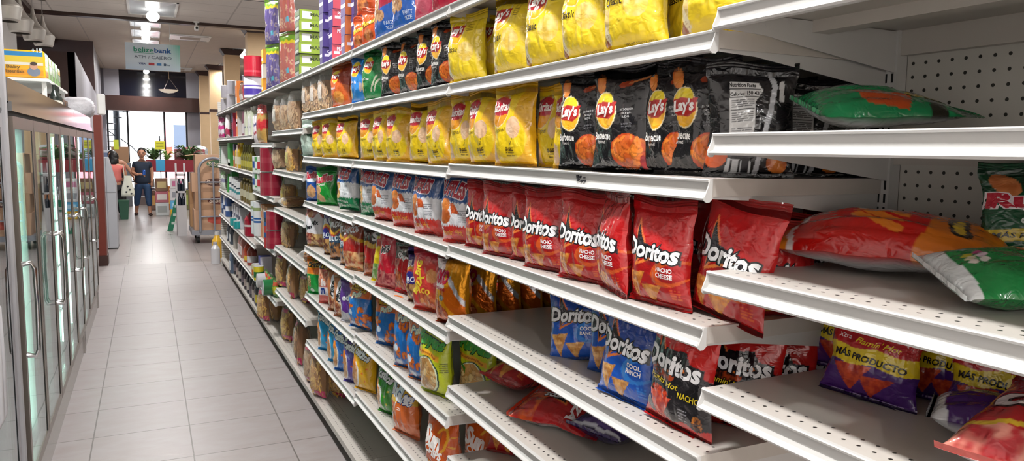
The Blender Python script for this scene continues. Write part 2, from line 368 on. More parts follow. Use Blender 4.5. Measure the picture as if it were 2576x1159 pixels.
def shelf_meshes(L):
    if _shelf: return _shelf
    b = MB(); g = .0025
    b.box(0, XB - XF, g, L - g, -.004, 0); b.box(0, .004, g, L - g, -.034, -.004); b.box(XB - XF - .02, XB - XF, g, L - g, -.05, -.004)
    b.box(.004, XB - XF - .02, g, g + .003, -.03, -.004); b.box(.004, XB - XF - .02, L - g - .003, L - g, -.03, -.004); b.box(.2, .24, g, L - g, -.025, -.004)
    _shelf['board'] = b.mesh('board', BOARD)
    c = MB(); pr = [(0, .0005), (-.0075, .0005), (-.0092, -.0015), (-.0085, -.0045), (-.002, -.005), (-.003, -.022), (-.006, -.028), (-.0145, -.0305), (-.0165, -.0325), (-.0145, -.036), (-.001, -.036), (-.0001, -.003)]
    c.prism(pr, 'y', g, L - g)
    cap = [(0, .0005), (-.006, .0005), (-.0085, -.012), (-.0165, -.03), (-.0165, -.036), (-.013, -.0395), (-.006, -.0395), (0, -.034)]
    c.prism(cap, 'y', g - .002, g + .001); c.prism(cap, 'y', L - g - .001, L - g + .002)
    _shelf['price_channel'] = c.mesh('price_channel', SHELFW)
    k = MB(); k.prism([(.001, -.005), (.001, -.034), (.09, -.038), (XB - XF - .004, -.085), (XB - XF - .004, -.006)], 'y', -.0014, .0014)
    k.lathe([(.0, -.0022), (.006, -.0022), (.006, .0022), (0, .0022)], 10, 0, None, (.095, 0, -.018), axis='y')
    _shelf['bracket'] = k.mesh('shelf_bracket', SHELFW)
    return _shelf
for bay, zs in SH.items():
    ph, i = BAYS[bay]; ya = YB[i]; ms = shelf_meshes(SEC)
    for j, z in enumerate(zs):
        t = thing('gondola_shelf', f'white steel shelf, {ORD[j]} from the top, in the {ph}', 'shelf', (XF, ya, z), group='adjustable gondola shelves')
        link('board', ms['board'], t); link('price_channel', ms['price_channel'], t)
        if (bay, j) == ('C', 2):
            k_ = MB(); rr = random.Random(4)
            for n_ in range(13): y_, z_ = .42 + rr.uniform(-.02, .02), -.012 + rr.uniform(-.008, .006); k_.box(-.0075, -.0022, y_ - .0016, y_ + .0016, z_ - .0028 * rr.random() - .0008, z_ + .0008)
            k_.build('ink_marks', mat('ink_dark', '25252a', .7), t)
        for y in (.009, SEC - .009): link('bracket', ms['bracket'], t, (0, y, 0))
ZD = .11
dm = None
for bay, (ph, i) in BAYS.items():
    ya = YB[i]
    if dm is None:
        b = MB(); b.box(0, XB - XF, .001, SEC - .001, -.004, 0); b.box(-.004, .004, .001, SEC - .001, -.032, .001); dm = b.mesh('deck_board', [DECKM])
        b = MB(); b.box(.05, .06, 0, SEC, -ZD, -.004); km = b.mesh('kick_plate', mat('kick_plate_brown', '4b423b', .6))
    t = thing('base_deck', f'white perforated base deck at floor level of the {ph}', 'shelf', (XF, ya, ZD), group='gondola base decks')
    link('deck_board', dm, t); link('kick_plate', km, t)
    b = MB(); b.box(0, .012, .016, SEC - .016, -1.4782, 2.2 - 1.4782)
    o = b.build('pegboard_panel', PEG, None, (XB, ya, 1.4782)); o.data.transform(Matrix.Translation((0, 0, 0)))
    tag(o, f'light grey perforated back panel of the {ph}', 'back panel', 'gondola back panels')
    # keep the hole grid where the photograph has it
    off = (ya - .9111) % .0254; o.data.transform(Matrix.Translation((0, off, 0))); o.location.y -= off
SLOT = mat('slot_black', '0d0d0d', .7)
for k, y in enumerate(YB[1:]):
    b = MB(); b.box(-.028, .0, -.015, .015, 0, 2.21); o = b.build('upright_post', SHELFW, None, (XB, y, 0))
    b = MB(); [b.box(-.0285, -.0275, s_ - .0022, s_ + .0022, z_, z_ + .017) for z_ in np.arange(.3, 2.15, .0254 * 1.0) for s_ in (-.0065, .0065)]
    b.build('slot_row', SLOT, o)
    tag(o, f'slotted white upright post, {ORD[k]} from the near end of the gondola', 'post', 'gondola uprights')
yE = YB[-1]
b = MB(); b.box(XF + .005, XB + .5, yE + .002, yE + .012, .0, 2.2)
b.box(XF - .012, XF + .012, yE - .012, yE + .014, 0, .1)
tag(b.build('gondola_end_panel', PEG), 'perforated white end panel closing the far end of the gondola', 'panel')
# the far side of the gondola and a top rail
b = MB(); b.box(XB + .016, XB + .5, YB[0], yE, 0, 2.18); tag(b.build('gondola_rear_side', mat('gondola_rear_paint', 'c9c5be', .5)), 'rear side of the long white gondola behind its back panels', 'gondola')
# ================================================================== snack bags
def vnoise(A, B, seed, kind='s'):
    """smooth lattice noise on arrays of coordinates, range about -1..1"""
    r = np.random.RandomState(seed); T = r.uniform(-1, 1, (64, 64))
    i, j = np.floor(A).astype(int), np.floor(B).astype(int); f, g = A - i, B - j
    if kind == 's': f, g = f * f * (3 - 2 * f), g * g * (3 - 2 * g)
    i0, i1, j0, j1 = i % 64, (i + 1) % 64, j % 64, (j + 1) % 64
    return T[i0, j0] * (1 - f) * (1 - g) + T[i1, j0] * f * (1 - g) + T[i0, j1] * (1 - f) * g + T[i1, j1] * f * g
class Art:
    def __init__(s, W, H, nu, nv, seed):
        x = np.linspace(-W / 2, W / 2, nu + 1); z = np.linspace(0, H, nv + 1); s.Z, s.X = np.meshgrid(z, x, indexing='ij')
        s.C = np.zeros((*s.X.shape, 3)); s.seed = seed; s.r = random.Random(seed)
    def put(s, m, c): s.C[m] = np.array(hx(c))
    def ell(s, cx, cz, rx, rz, rot=0.):
        a = math.radians(rot); dx, dz = s.X - cx, s.Z - cz; p = dx * math.cos(a) + dz * math.sin(a); q = -dx * math.sin(a) + dz * math.cos(a)
        return (p / rx) ** 2 + (q / rz) ** 2 < 1
    def poly(s, pts):
        ins = np.zeros(s.X.shape, bool); n = len(pts)
        for i in range(n):
            (x0, z0), (x1, z1) = pts[i], pts[(i + 1) % n]
            if z0 == z1: continue
            c = (z0 > s.Z) != (z1 > s.Z); ins ^= c & (s.X < (x1 - x0) * (s.Z - z0) / (z1 - z0) + x0)
        return ins
    def mixn(s, m, c1, c2, sc, sd=0, sharp=1.6):
        n = np.clip(.5 + sharp * .5 * (vnoise(s.X * sc + 9, s.Z * sc + 3, s.seed + sd) + .5 * vnoise(s.X * sc * 2.3, s.Z * sc * 2.3, s.seed + sd + 1)), 0, 1)[..., None]
        col = np.array(hx(c1)) * (1 - n) + np.array(hx(c2)) * n; s.C[m] = col[m]
    def do(s, op):
        k = op[0]
        if k == 'f': s.C[:] = np.array(hx(op[1]))
        elif k == 'b':
            z0, z1, c = op[1:4]; amp, fr = (op[4], op[5]) if len(op) > 5 else (0, 1); w = amp * np.sin(s.X * fr + s.seed) if amp else 0
            s.put((s.Z > z0 + w) & (s.Z < z1 + w), c)
        elif k == 'zb':                                   # band with a torn zig-zag border
            z0, z1, c, amp, per = op[1:6]; w = amp * (2 * np.abs((s.X / per) % 1 - .5) - .5); s.put((s.Z > z0 + w) & (s.Z < z1 + w), c)
        elif k == 'e': s.put(s.ell(*op[1:5], op[6] if len(op) > 6 else 0), op[5])
        elif k == 'p': s.put(s.poly(op[1]), op[2])
        elif k == 'ch': s.mixn(s.poly(op[1]), op[2], op[3], 1.5, int(abs(op[1][0][0]) * 9))
        elif k == 'ce': s.mixn(s.ell(*op[1:5], op[7] if len(op) > 7 else 0), op[5], op[6], .55, int(op[1] * 7 + 60))
        elif k == 'pile':
            cx, cz, rx, rz, n, sz, c1, c2 = op[1:9]
            s.put(s.ell(cx, cz, rx, rz), c1)
            for i in range(n):
                a, q = s.r.uniform(0, 2 * PI), s.r.random() ** .5 * .85; t = s.r.random(); h1, h2 = hx(c1), hx(c2)
                col = tuple(p * (1 - t) + w * t for p, w in zip(h1, h2)); dk = tuple(p * .55 for p in col); X0, Z0 = cx + rx * q * math.cos(a), cz + rz * q * math.sin(a); rr, ro = s.r.uniform(.5, .8), s.r.uniform(0, 180)
                m = s.ell(X0, Z0, sz, sz * rr, ro); s.put(m, dk); s.put(s.ell(X0 + .12, Z0 + .12, sz * .9, sz * rr * .88, ro), col)
        elif k == 'curls':
            x0, x1, z0, z1, n, c1, c2 = op[1:8]
            for i in range(n):
                cx, cz, a = s.r.uniform(x0, x1), s.r.uniform(z0, z1), s.r.uniform(0, 6.28); L = 1.9; pts = [(cx + L * math.cos(a + b * .9) * b, cz + L * math.sin(a + b * .9) * b) for b in (-1, -.5, 0, .5, 1)]
                s.stroke(pts, .82, c2); s.stroke(pts, .58, c1)
        elif k == 'sp': s.mixn((s.Z > op[1]) & (s.Z < op[2]), op[3], op[4], op[5], 5, 2.6)
        elif k == 'spe': s.mixn(s.ell(*op[1:5]), op[5], op[6], op[7], 7, 2.6)
        elif k == 'st': s.stroke(op[1], op[2], op[3])
        elif k == 'lines':                                # rows of unreadable fine print
            x0, x1, z0, z1, n, c = op[1:7]; st = (z1 - z0) / n; ph = ((s.Z - z0) / st) % 1
            s.put((s.X > x0) & (s.X < x1) & (s.Z > z0) & (s.Z < z1) & (ph < .45) & (vnoise(s.X * 3, np.floor((s.Z - z0) / st) * 1.7, s.seed + 3, 'l') > -.45), c)
        elif k == 'bars':
            x0, x1, z0, z1, c = op[1:6]; s.put((s.X > x0) & (s.X < x1) & (s.Z > z0) & (s.Z < z1) & (vnoise(s.X * 6, s.Z * 0, s.seed + 4, 'l') > -.1), c)
    def stroke(s, pts, w, c):
        m = np.zeros(s.X.shape, bool)
        for (x0, z0), (x1, z1) in zip(pts, pts[1:]):
            L = (x1 - x0) ** 2 + (z1 - z0) ** 2 + 1e-9; t = np.clip(((s.X - x0) * (x1 - x0) + (s.Z - z0) * (z1 - z0)) / L, 0, 1)
            m |= (s.X - x0 - t * (x1 - x0)) ** 2 + (s.Z - z0 - t * (z1 - z0)) ** 2 < w * w
        s.put(m, c)
def lays_logo(x, z, k=1.):
    return [('e', x, z, 3.3 * k, 3.9 * k, 'e8d9b0', 12), ('e', x, z, 3.05 * k, 3.65 * k, 'f0b022', 12), ('e', x - .1, z + 2.1 * k, 2.3 * k, 1.55 * k, 'e9cf2c', 6),
            ('p', [(x - 3.3 * k, z - 1.25 * k), (x - 2.9 * k, z + 1.5 * k), (x, z + 1.75 * k), (x + 3.15 * k, z + 1.9 * k), (x + 3.05 * k, z - .5 * k), (x + 1.2 * k, z - 1.75 * k), (x - .8 * k, z - 1.75 * k)], 'b3201d')]
def lays_txt(x, z, k=1., t="Lay's"): return [(t, x, z + .1 * k, 5.1 * k, 2.7 * k, 7, 'fbf4f0', .045, .12)]
KIND = {}
def kind(n, W, H, D, ops, txt=(), back='b9b9bc', m=None, seal=None, res=(44, 56), n_=None, desc='', fat=.5, cr=1.35, wrap=5): KIND[n] = dict(wrap=wrap, W=W, H=H, D=D, ops=ops, txt=txt, back=back, m=m or FILM, seal=seal, res=res, name=n_ or 'snack_bag', desc=desc, fat=fat, cr=cr)
HI = (84, 104)
Y1 = 'e6c822'
kind('classic', 17, 23.5, 9, [('f', Y1), ('e', -.5, 13, 9, 12, 'e9cc2c')] + lays_logo(-2.8, 18.1, 1.22) + [('ce', 2.6, 10.6, 3.2, 3.6, 'e0bd4c', 'edd68a', 15), ('e', -6.3, 6.4, 1.3, 3.4, 'dcc07a'), ('e', -6.6, 2.6, 1.3, 1.7, '7d3e1e'), ('st', [(-7, 7), (-5.2, 3.4)], .33, 'e9dcb8'), ('st', [(-6.6, 5.6), (-5, 2.6)], .33, 'e9dcb8'), ('st', [(-6.9, 4.6), (-5.4, 1.9)], .3, 'e9dcb8'), ('lines', 2.2, 4.8, 18, 20.6, 4, '6b5310')],
     lays_txt(-2.8, 18.1, 1.22) + [('Classic', -3.6, 11.4, 5.2, 2.0, 4, '3a2c12', .015, .15), ('NET WT 2 3/4 OZ. (77.9 g)', 2.6, 1.5, 8, .7, 3, '4d3a12', 0, 0)], 'c9a818', seal=Y1, res=HI, n_='potato_chip_bag', desc='yellow classic potato chip bag')
kind('bbq', 17, 23.5, 7.5, [('f', '141317')] + lays_logo(-2.9, 14.2, 1.12) + [('ce', -5.5, 20.4, 1.5, 2.4, 'c45f22', 'e08a3e', 25), ('st', [(1.3, 20.2), (3.2, 20.6)], .7, '8c3014'), ('st', [(3, 20.6), (7.6, 21.6)], .25, 'a9683a'), ('pile', 3.6, 4.9, 4.2, 4.1, 34, 1.45, 'b8431a', 'e0812f'), ('spe', 7.2, 2.4, .8, 1.7, '7d1019', '9d1c22', 1.)],
     lays_txt(-2.9, 14.2, 1.12) + [('Barbecue', -3.6, 8.4, 6, 1.7, 2, 'eceae6', .025, 0), ('Flavored', -4.0, 6.9, 2.8, .75, 2, 'd8d4d0', .01, 0), ('BEST SOLD BY', 3.6, 14.6, 3.6, .5, 3, 'cfcfcf', 0, 0), ('- END OF -', 3.6, 13.7, 2.8, .45, 3, 'cfcfcf', 0, 0), ('BLDG', 3.6, 12.9, 1.6, .5, 3, 'cfcfcf', 0, 0), ('28 NOV 23', 3.7, 11.2, 2.4, .45, 3, '8d8d92', 0, 0), ('MFT JUN 22', 3.7, 10.5, 2.4, .45, 3, '8d8d92', 0, 0), ('NET WT 2 3/4 OZ. (77.9 g)', 2.2, .9, 7, .55, 2, 'cfcac2', 0, 0)], '17161a', seal='1a191d', res=HI, n_='potato_chip_bag', desc='black barbecue potato chip bag')
kind('bbqback', 17, 25, 8, [('f', '111014'), ('p', [(-4.6, 8), (-4.4, 22), (1.2, 22), (2.2, 20.2), (.6, 17), (.8, 13), (.2, 8)], 'dcdcdc'), ('lines', -4.2, .6, 16.2, 18.2, 4, '3c3c40'), ('lines', -4.2, .4, 12.8, 15.2, 5, '3c3c40'), ('lines', -4.2, .2, 8.3, 12, 9, '55555a'), ('st', [(-4.2, 20.4), (1.6, 20.4)], .14, '1a1a1e'), ('st', [(-4.2, 18.5), (1.2, 18.5)], .16, '1a1a1e'), ('st', [(-4.2, 15.7), (.5, 15.7)], .12, '1a1a1e'), 
     ('st', [(3, 25), (4.4, 21), (3.8, 16), (2.8, 11), (2, 6), (1.2, 1)], .5, 'b9bcc2'), ('p', [(-4.6, 1), (-4.3, 4.4), (.4, 3.8), (.2, .8)], 'cfd3d8'), ('bars', -3.9, -.1, 1.2, 3.9, '1c1c22'), ('e', -2.2, 6.2, 2.7, 1.1, 'b01c20', 4), ('ce', 5.3, 3.4, 2, 2.4, 'a9531d', 'cf7a2e', 10), ('e', -6.6, 5, 2.2, 3, 'c4521e'), ('st', [(5.6, 22), (5.9, 18)], .45, 'c9c9c9'), ('p', [(4.6, 9.5), (7.2, 10.6), (7.2, 9), (4.6, 7.7)], 'a51a1d')],
     [('Nutrition Facts', -1.9, 21.3, 5.1, .9, 0, '141417', .02, 0), ('Calories', -2.9, 19.2, 2.7, .75, 0, '141417', .02, 0), ('150 420', .4, 19.4, 2.8, .95, 0, '141417', .02, 0), ('NO ARTIFICIAL', -2.2, 6.5, 3.2, .45, -1, 'eadada', 0, 0), ('FLAVORS', -2.2, 5.8, 2.2, .45, -1, 'eadada', 0, 0), ('CRISP', 5.9, 9.2, 2.2, .7, 22, 'e6dada', .01, 0)], '1d1b20', seal='121116', res=HI, n_='potato_chip_bag', desc='black potato chip bag turned back outwards')
kind('sabritas', 17, 22.5, 8, [('f', 'e6c41c'), ('p', [(1, 0), (9, 0), (9, 22.5), (4, 22.5), (2, 14)], 'e0aa1a'), ('e', 1, 8, 6, 6, 'e8c81c')] + [('e', -4, 16.2, 4, 5.2, 'e6d39a', -8), ('e', -4, 16.2, 3.75, 4.95, 'd9911b', -8), ('p', [(-8, 15.4), (-7.6, 19.4), (-4, 20.8), (-.4, 19.6), (-.3, 15.2), (-4, 14.6)], 'b01c30'), ('ce', 2.2, 11.2, 2.6, 3, 'd9ae86', 'e4c3a2', 15), ('st', [(2.2, 8.2), (1.7, 6.7), (1.2, 6.3)], .12, '5d4a12'), ('lines', -.8, 2.6, 3, 6, 4, '4f3a10'), ('e', -6.6, 3.6, 1.5, 3.2, 'd9b591'), ('sp', 0, .7, 'c28a1c', 'd9b13a', 1.)],
     [('Sabritas', -3.7, 17.4, 6.6, 2.6, 3, 'f3e6e2', .03, .1), ('Original', -3.4, 10.4, 5, 1.5, 2, '4a3a10', 0, .12), ('Papa+', .7, 4.9, 2.6, 1.1, 3, '4a3310', .015, 0)], 'c9a32a', seal='d9a818', res=(64, 80), n_='potato_chip_bag', desc='yellow original potato chip bag with a red banner', cr=1.3)
def dor(base, base2, glow, fl1, fl2, chip1, chip2, bot=None):
    return [('f', base), ('p', [(-9, 16), (9, 11), (9, 24), (-9, 24)], base2), ('e', 5, 9, 5, 3.4, glow, 20), ('e', 6, 9, 4, 2.2, base, 20), ('p', [(-4.9, 21.8), (-1.2, 14.3), (-4.6, 9.3)], 'd8713a'), ('p', [(-4.8, 20.6), (-1.6, 14.3), (-4.5, 10.4)], '1f1a1c'), ('p', [(-8.6, 16.9), (7.6, 14.2), (7.8, 11), (-8.6, 13.2)], '27232a'), ('st', [(-4.5, 9.9), (3.6, 13.7)], .33, 'dd7a34'),
            ('ch', [(-7.6, 7.8), (-1.8, 8.3), (-4.9, .9)], chip1, chip2), ('ch', [(-2.8, 5.2), (3.2, 5.6), (-.7, .2)], chip1, chip2)] + ([('sp', 0, .9, bot, base, 1.2)] if bot else []) + [('lines', 5, 7.4, 2.6, 5.4, 4, glow)]
def dtxt(f1, f2, c='f4f2f2'): return [('Doritos', -.2, 14., 14.6, 4.2, -4, 'f2f2f4', .038, .06, '1a181c'), (f1, 4.1, 9.7, 4.2, 1.1, -2, c, .03, 0), (f2, 4.1, 8.2, 4.2, 1.1, -2, c, .03, 0)]
kind('nacho', 17.5, 25, 8.5, dor('a81216', 'b3171a', 'c8521f', '', '', 'b5661f', 'e39a44', '6d2420'), dtxt('NACHO', 'CHEESE'), '9c1114', seal='8a1a1a', res=HI, n_='tortilla_chip_bag', desc='red nacho tortilla chip bag', cr=1.15)
kind('ranch', 17.5, 24.5, 7.5, dor('1450b2', '0f3c92', '2a76c8', '', '', 'ad7236', 'd9a55e', '17407f'), dtxt('COOL', 'RANCH'), '0d2d6c', seal='16396f', res=HI, n_='tortilla_chip_bag', desc='blue ranch tortilla chip bag')
kind('hot', 17.5, 25, 7.5, [('f', '18151a'), ('p', [(-9, 20.3), (-3, 18.2), (3, 19), (5, 15.2), (9, 13.6), (9, 25), (-9, 25)], 'b51a18'), ('b', 0, 2.6, 'b01d1c', .5, 1.1), ('p', [(-4.9, 22.4), (-1.6, 16), (-4.9, 11.4)], 'd8713a'), ('p', [(-4.8, 21.2), (-2, 16), (-4.7, 12.2)], '1f1a1c'), ('p', [(-8.6, 18.4), (7.4, 16.2), (7.6, 12.4), (-8.6, 14.6)], '221d22'), ('st', [(-4.6, 12), (3.4, 14.9)], .36, 'e07a30'), ('spe', -3, 12.4, 4, 1.2, '3a1a14', 'a8401c', 1.4),
     ('ch', [(-7.6, 7.2), (.6, 7.6), (-3.4, .4)], 'a8201a', 'd8502c'), ('spe', -3.2, 8.2, 3, .9, '7d1c14', 'c8421f', 1.6), ('spe', 6.4, 4, 1, 1.6, '3a1a10', 'c97a2a', 1.6), ('lines', 1.9, 4.3, 3.4, 6.4, 4, '9a9aa0')],
     [('Doritos', -.6, 15.4, 14.6, 4.2, -3, 'f2f2f4', .038, .06, '1a181c'), ("Flamin' Hot", -2.4, 10.8, 9, 1.5, -2, 'dcc32a', .01, .35), ('NACHO', 4.6, 8.9, 5, 1.3, -2, 'dcc32a', .02, 0)], '1c191e', seal='a81a1a', res=HI, n_='tortilla_chip_bag', desc='black and red hot nacho tortilla chip bag')
kind('purple', 16, 21, 7, [('f', '401a66'), ('b', 11.6, 15.4, 'a81c22', .3, .9), ('b', 8, 11.8, 'd3b81c', .35, .8), ('p', [(-3.4, 21), (4, 21), (1.4, 15), (-1.4, 15)], '26222a'), ('ch', [(-6.4, 7.6), (1.2, 8), (-2.6, 1.6)], '96241a', 'c24524'), ('ch', [(-1, 5.6), (5.2, 6.2), (.8, 1)], '96241a', 'c24524'), ('lines', -6, 6, .6, 1.1, 1, 'b9a4d0')],
     [('MÁS PRODUCTO', .2, 9.7, 12.8, 1.8, -5, '1c1710', .03, .12), ("Xtra", -4.6, 13.6, 2.6, 1, -3, 'e4c9c9', .01, .2), ("Flamin' Hot", 1.6, 13.2, 8, 1.3, -4, 'dcb928', .015, .35), ('Doritos', .2, 17.4, 8, 2.2, -4, 'e8e8ec', .035, .06, '1a181c')], '35145a', seal='35145a', res=HI, n_='tortilla_chip_bag', desc='purple tortilla chip bag with a red and yellow band')
def ruf(base, top, low, txt2, c2): return [('f', 'dfe1e6'), ('zb', 14.6, 25, top, .8, 1.5), ('zb', -1, 6.6, low, .8, 1.3)]
kind('rufblue', 15, 21, 7.5, [('f', '1a4c9c'), ('e', 0, 14.5, 5, 2, 'dfe4f0'), ('ce', 0, 6.5, 4.6, 4, 'c08a5a', 'd9aa7a', 20)], [('Ruffles', 0, 17.2, 11, 4, 8, 'b8243a', .05, .05, 'f0e4e8')], '153d80', res=(40, 50), n_='potato_chip_bag', desc='blue ridged potato chip bag')
kind('rufgreen', 15, 21, 7.5, [('f', '158a2c'), ('ce', -4, 9, 3, 2.6, 'b88a5c', 'd0a274'), ('ce', -2.4, 4.4, 4, 2.4, 'b88a5c', 'd0a274', -20), ('b', 20, 21, '13702a')], [('Ruffles', 0, 15.6, 12, 4.2, 10, 'b8243a', .05, .05, 'f0e4e8'), ('QUESO', -.4, 12, 5, 1.2, 4, 'eef4ea', .02, 0)], '0f6e24', res=(40, 50), n_='potato_chip_bag', desc='bright green ridged potato chip bag')
kind('rufjal', 16.5, 24, 9, ruf('', '1d4f8c', '127a4a', '', '') + [('ce', -4.4, 12.6, 2.4, 2, 'c79254', 'dcae74', 30), ('ce', -4.6, 8.4, 2, 2.6, 'c79254', 'dcae74'), ('e', -5.6, 11, 1.6, .5, '3c6a2a', 20), ('lines', 1, 4, 11.4, 13.4, 3, '6a7078'), ('lines', 1.4, 3.6, 8, 10.6, 4, '8a9098')], [('RUFFLES', -1.6, 19, 12.5, 4.6, -6, 'ab2034', .05, .05, 'f0e4e8'), ('JALAPEÑO', -1.4, 4.6, 10, 1.5, -5, 'e6eee6', .02, 0), ('CREAM', -3, 2.7, 6, 1.3, -5, 'e6eee6', .02, 0)], '3b3f4a', res=(56, 70), n_='potato_chip_bag', desc='white blue and green ridged potato chip bag')
kind('rufhot', 17.5, 24, 9, ruf('', '1d4f8c', 'c32a20', '', '') + [('ce', -3.8, 13.2, 2.6, 2.4, 'c9722c', 'dd8a44', 30), ('ce', -3.4, 9.8, 2.8, 2.5, 'a8501e', 'd0783a'), ('ch', [(-1.4, 14.4), (1.2, 14), (4, 11), (0, 10.6)], 'a8401a', 'd0602a'), ('lines', 3, 6.4, 10.6, 12.6, 3, '6a7078'), ('lines', 3.4, 6, 7.6, 10, 4, '8a9098')], [('RUFFLES', -1.6, 19, 13, 4.6, -6, 'ab2034', .05, .05, 'f0e4e8'), ("Flamin' Hot", -1., 4.3, 10, 2.2, 2, 'dc8f2a', .02, .3)], '3b3f4a', res=(56, 70), n_='potato_chip_bag', desc='white and red hot ridged potato chip bag')
def lays(n, base, sub, extra, desc, t='', c2='e8e8e8'): kind(n, 16, 23.5, 8, [('f', base)] + lays_logo(-2, 17) + extra, lays_txt(-2, 17) + [(t, -3.2, 10.6, 5, 1.3, 3, c2, .01, 0)], sub, res=(44, 60), n_='potato_chip_bag', desc=desc)
lays('laysorange', 'c4571b', 'a0400f', [('p', [(0, 14), (8, 12), (8, 24), (2, 24)], '9c2f10'), ('ce', 1, 5.4, 4, 3.6, 'c87a2a', 'd8923e')], 'orange potato chip bag', 'Cheddar &')
lays('laysblue', '1f7fcf', '1860a0', [('e', -6.4, 6, 1.5, 3.6, 'd8b888'), ('e', 3, 8, 1.4, 2.2, 'b8a8a8')], 'sky blue potato chip bag', 'Salt &')
lays('laysgreen', '0f7a3a', '0b5c2a', [('e', -6.2, 8, 1.5, 3.8, 'd4c080'), ('st', [(0, 5), (2.6, 9), (4.6, 12)], .5, 'c8ceb4'), ('st', [(2.4, 5), (4, 8), (5.6, 10)], .5, 'c8ceb4')], 'dark green potato chip bag', 'Sour Cream')
kind('palegreen', 15, 23, 10, [('f', 'bccfc4'), ('p', [(-7, 15), (-5, 13.6), (-4.4, 17), (-6.6, 18)], 'd8641c'), ('p', [(1, 14), (5, 12.4), (5, 14.6), (1, 16)], '1d4a2a')], [], 'b4c4ba', res=(40, 50), desc='crumpled pale green snack bag', cr=2.)
# mixes
kind('mixwhite', 15, 23, 8, [('f', 'e0dee4'), ('sp', 0, 8, '8a4a34', 'd8b474', .8), ('b', 18, 23, '9c4a44', 1.4, .8), ('e', -2, 19, 2.4, 2, 'c88a5c'), ('spe', -3.5, 5, 3, 3.6, '8a3c38', 'c87a64', 1.2)], [('Chex', -2.4, 11.6, 7, 2.4, 6, '1d1d24', .04, .2), ('Mix', 2.8, 14, 5, 2.2, 8, '1d1d24', .04, .2)], 'a0a0a8', res=(44, 56), desc='white bag of snack mix')
def mix(n, top, band, low1, low2, t1, t2, desc): kind(n, 15, 22, 7.5, [('f', band), ('sp', 0, 9, low1, low2, .8), ('b', 15, 22, top, 1.2, .5), ('b', 13.6, 15.2, 'd8a02a', 1.2, .5), ('b', 12.8, 13.8, 'b03420', 1.2, .5)], [(t1, 0, 18, 11, 2.6, 12, 'e8e4e8', .04, .1), (t2, 0, 11, 9, 2.4, 8, 'dfe4ee', .03, .1)], '50505c', res=(44, 56), desc=desc)
mix('mixpurple', '3a2470', '27207c', '6a3a2c', 'c89a5c', 'BUGLES', 'BOLD', 'purple bag of snack mix')
mix('mixblue', '5a3a30', '2c4a6e', '33323c', 'b8763a', 'MUDDY', 'BUDS', 'brown and slate blue bag of snack mix')
mix('mixnavy', '6a4a2a', '2f5a80', '3a3440', 'c07a3a', 'TURTLE', 'FITS', 'navy bag of snack mix with an orange swirl')
mix('mixred', '8a3a22', 'b01f1c', 'b0502c', 'e0b07a', 'CHOCOS', '', 'red bag of square cereal snack mix')
kind('brownred', 14, 21, 6, [('f', 'a81c1c'), ('b', 14, 21, '3c1c18', .8, .6), ('b', 12.5, 14.5, 'c89a2a', .8, .6), ('sp', 0, 6, '7a2a1c', 'b0603a', .8)], [('S', 1.5, 17, 3, 3.6, 10, 'e4e0e4', .05, .1)], '6a2018', desc='dark red and brown snack bag')
kind('yellowbag', 13, 22, 6, [('f', 'd8c21c'), ('sp', 1, 8, '6a9a4a', 'b8c89a', .8), ('b', 14, 17, 'a8321c', .8, .5), ('b', 18, 22, '3c3018', .5, .5)], [], 'c8ac20', desc='leaning yellow snack bag')
kind('redwhite', 14, 23, 6, [('f', 'b0152c'), ('p', [(3, 0), (5.4, 0), (6.6, 23), (5, 23)], 'b9b4bc'), ('sp', 0, 7, '8a2030', 'c06a64', 1.)], [('MS', -3, 16, 4, 2.6, 10, '2a2228', .05, .1, 'e4dcdc')], '8f1024', desc='crimson snack bag with a grey edge')
kind('cherry', 14, 20, 6, [('f', 'b3161c'), ('b', 14, 20, '3a1c18', .8, .5), ('ch', [(-6, 2), (1, 2), (2, 8), (-2, 11), (-6, 8)], '7a2a1c', 'c07040')], [('cher', 1, 15, 7, 2.6, -16, 'e8e0e0', .04, .2)], '8a1418', desc='red snack bag with a dark top')
kind('bigmix', 15, 22, 7.5, [('f', 'c43a34'), ('pile', 2, 4, 5, 4, 16, 1.3, 'b8482c', 'e09a5a'), ('e', 4, 13, 2.6, 2.4, 'd8925a'), ('b', 19, 22, 'c42a3c', .5, 1)], [('BIG', -2.6, 15.6, 5, 2.6, 84, 'dcc032', .05, .1), ('MIX', -2.4, 10, 8, 2.6, 60, 'dcc032', .05, .1), ('TACO', -.6, 7.6, 8, 1.8, -4, 'e4b83a', .04, .1)], '9c2c28', res=(44, 56), desc='red bag of cheese snack mix with yellow lettering')
kind('taxo', 17, 24, 8.5, [('f', 'cf8a14'), ('p', [(-9, 12), (1, 13), (-3, 24), (-9, 24)], 'e4d4d8'), ('p', [(-2.4, 13), (3.6, 5), (8, 2), (8, 10), (3, 14)], 'c05c10'), ('p', [(1, 16.4), (8, 7.6), (8, 9.8), (2.2, 17.4)], 'b8bac0'), ('pile', -3.4, 3.6, 5.2, 4.6, 20, 1.7, '9a2c1c', 'd88a5a'), ('spe', -1, 10, 1.6, .9, '3a2a2a', '8a8a8a', 1.)],
     [('TAXO', -3.4, 17, 9.6, 4, -3, 'a81f3c', .07, .05), ('mexicanitos', -2.8, 13.2, 7.6, 1.1, -3, 'b0203a', .02, .1)], 'b9b9bd', m=FOIL, res=(64, 80), n_='snack_bag', desc='gold foil snack bag with a red name', cr=1.6)
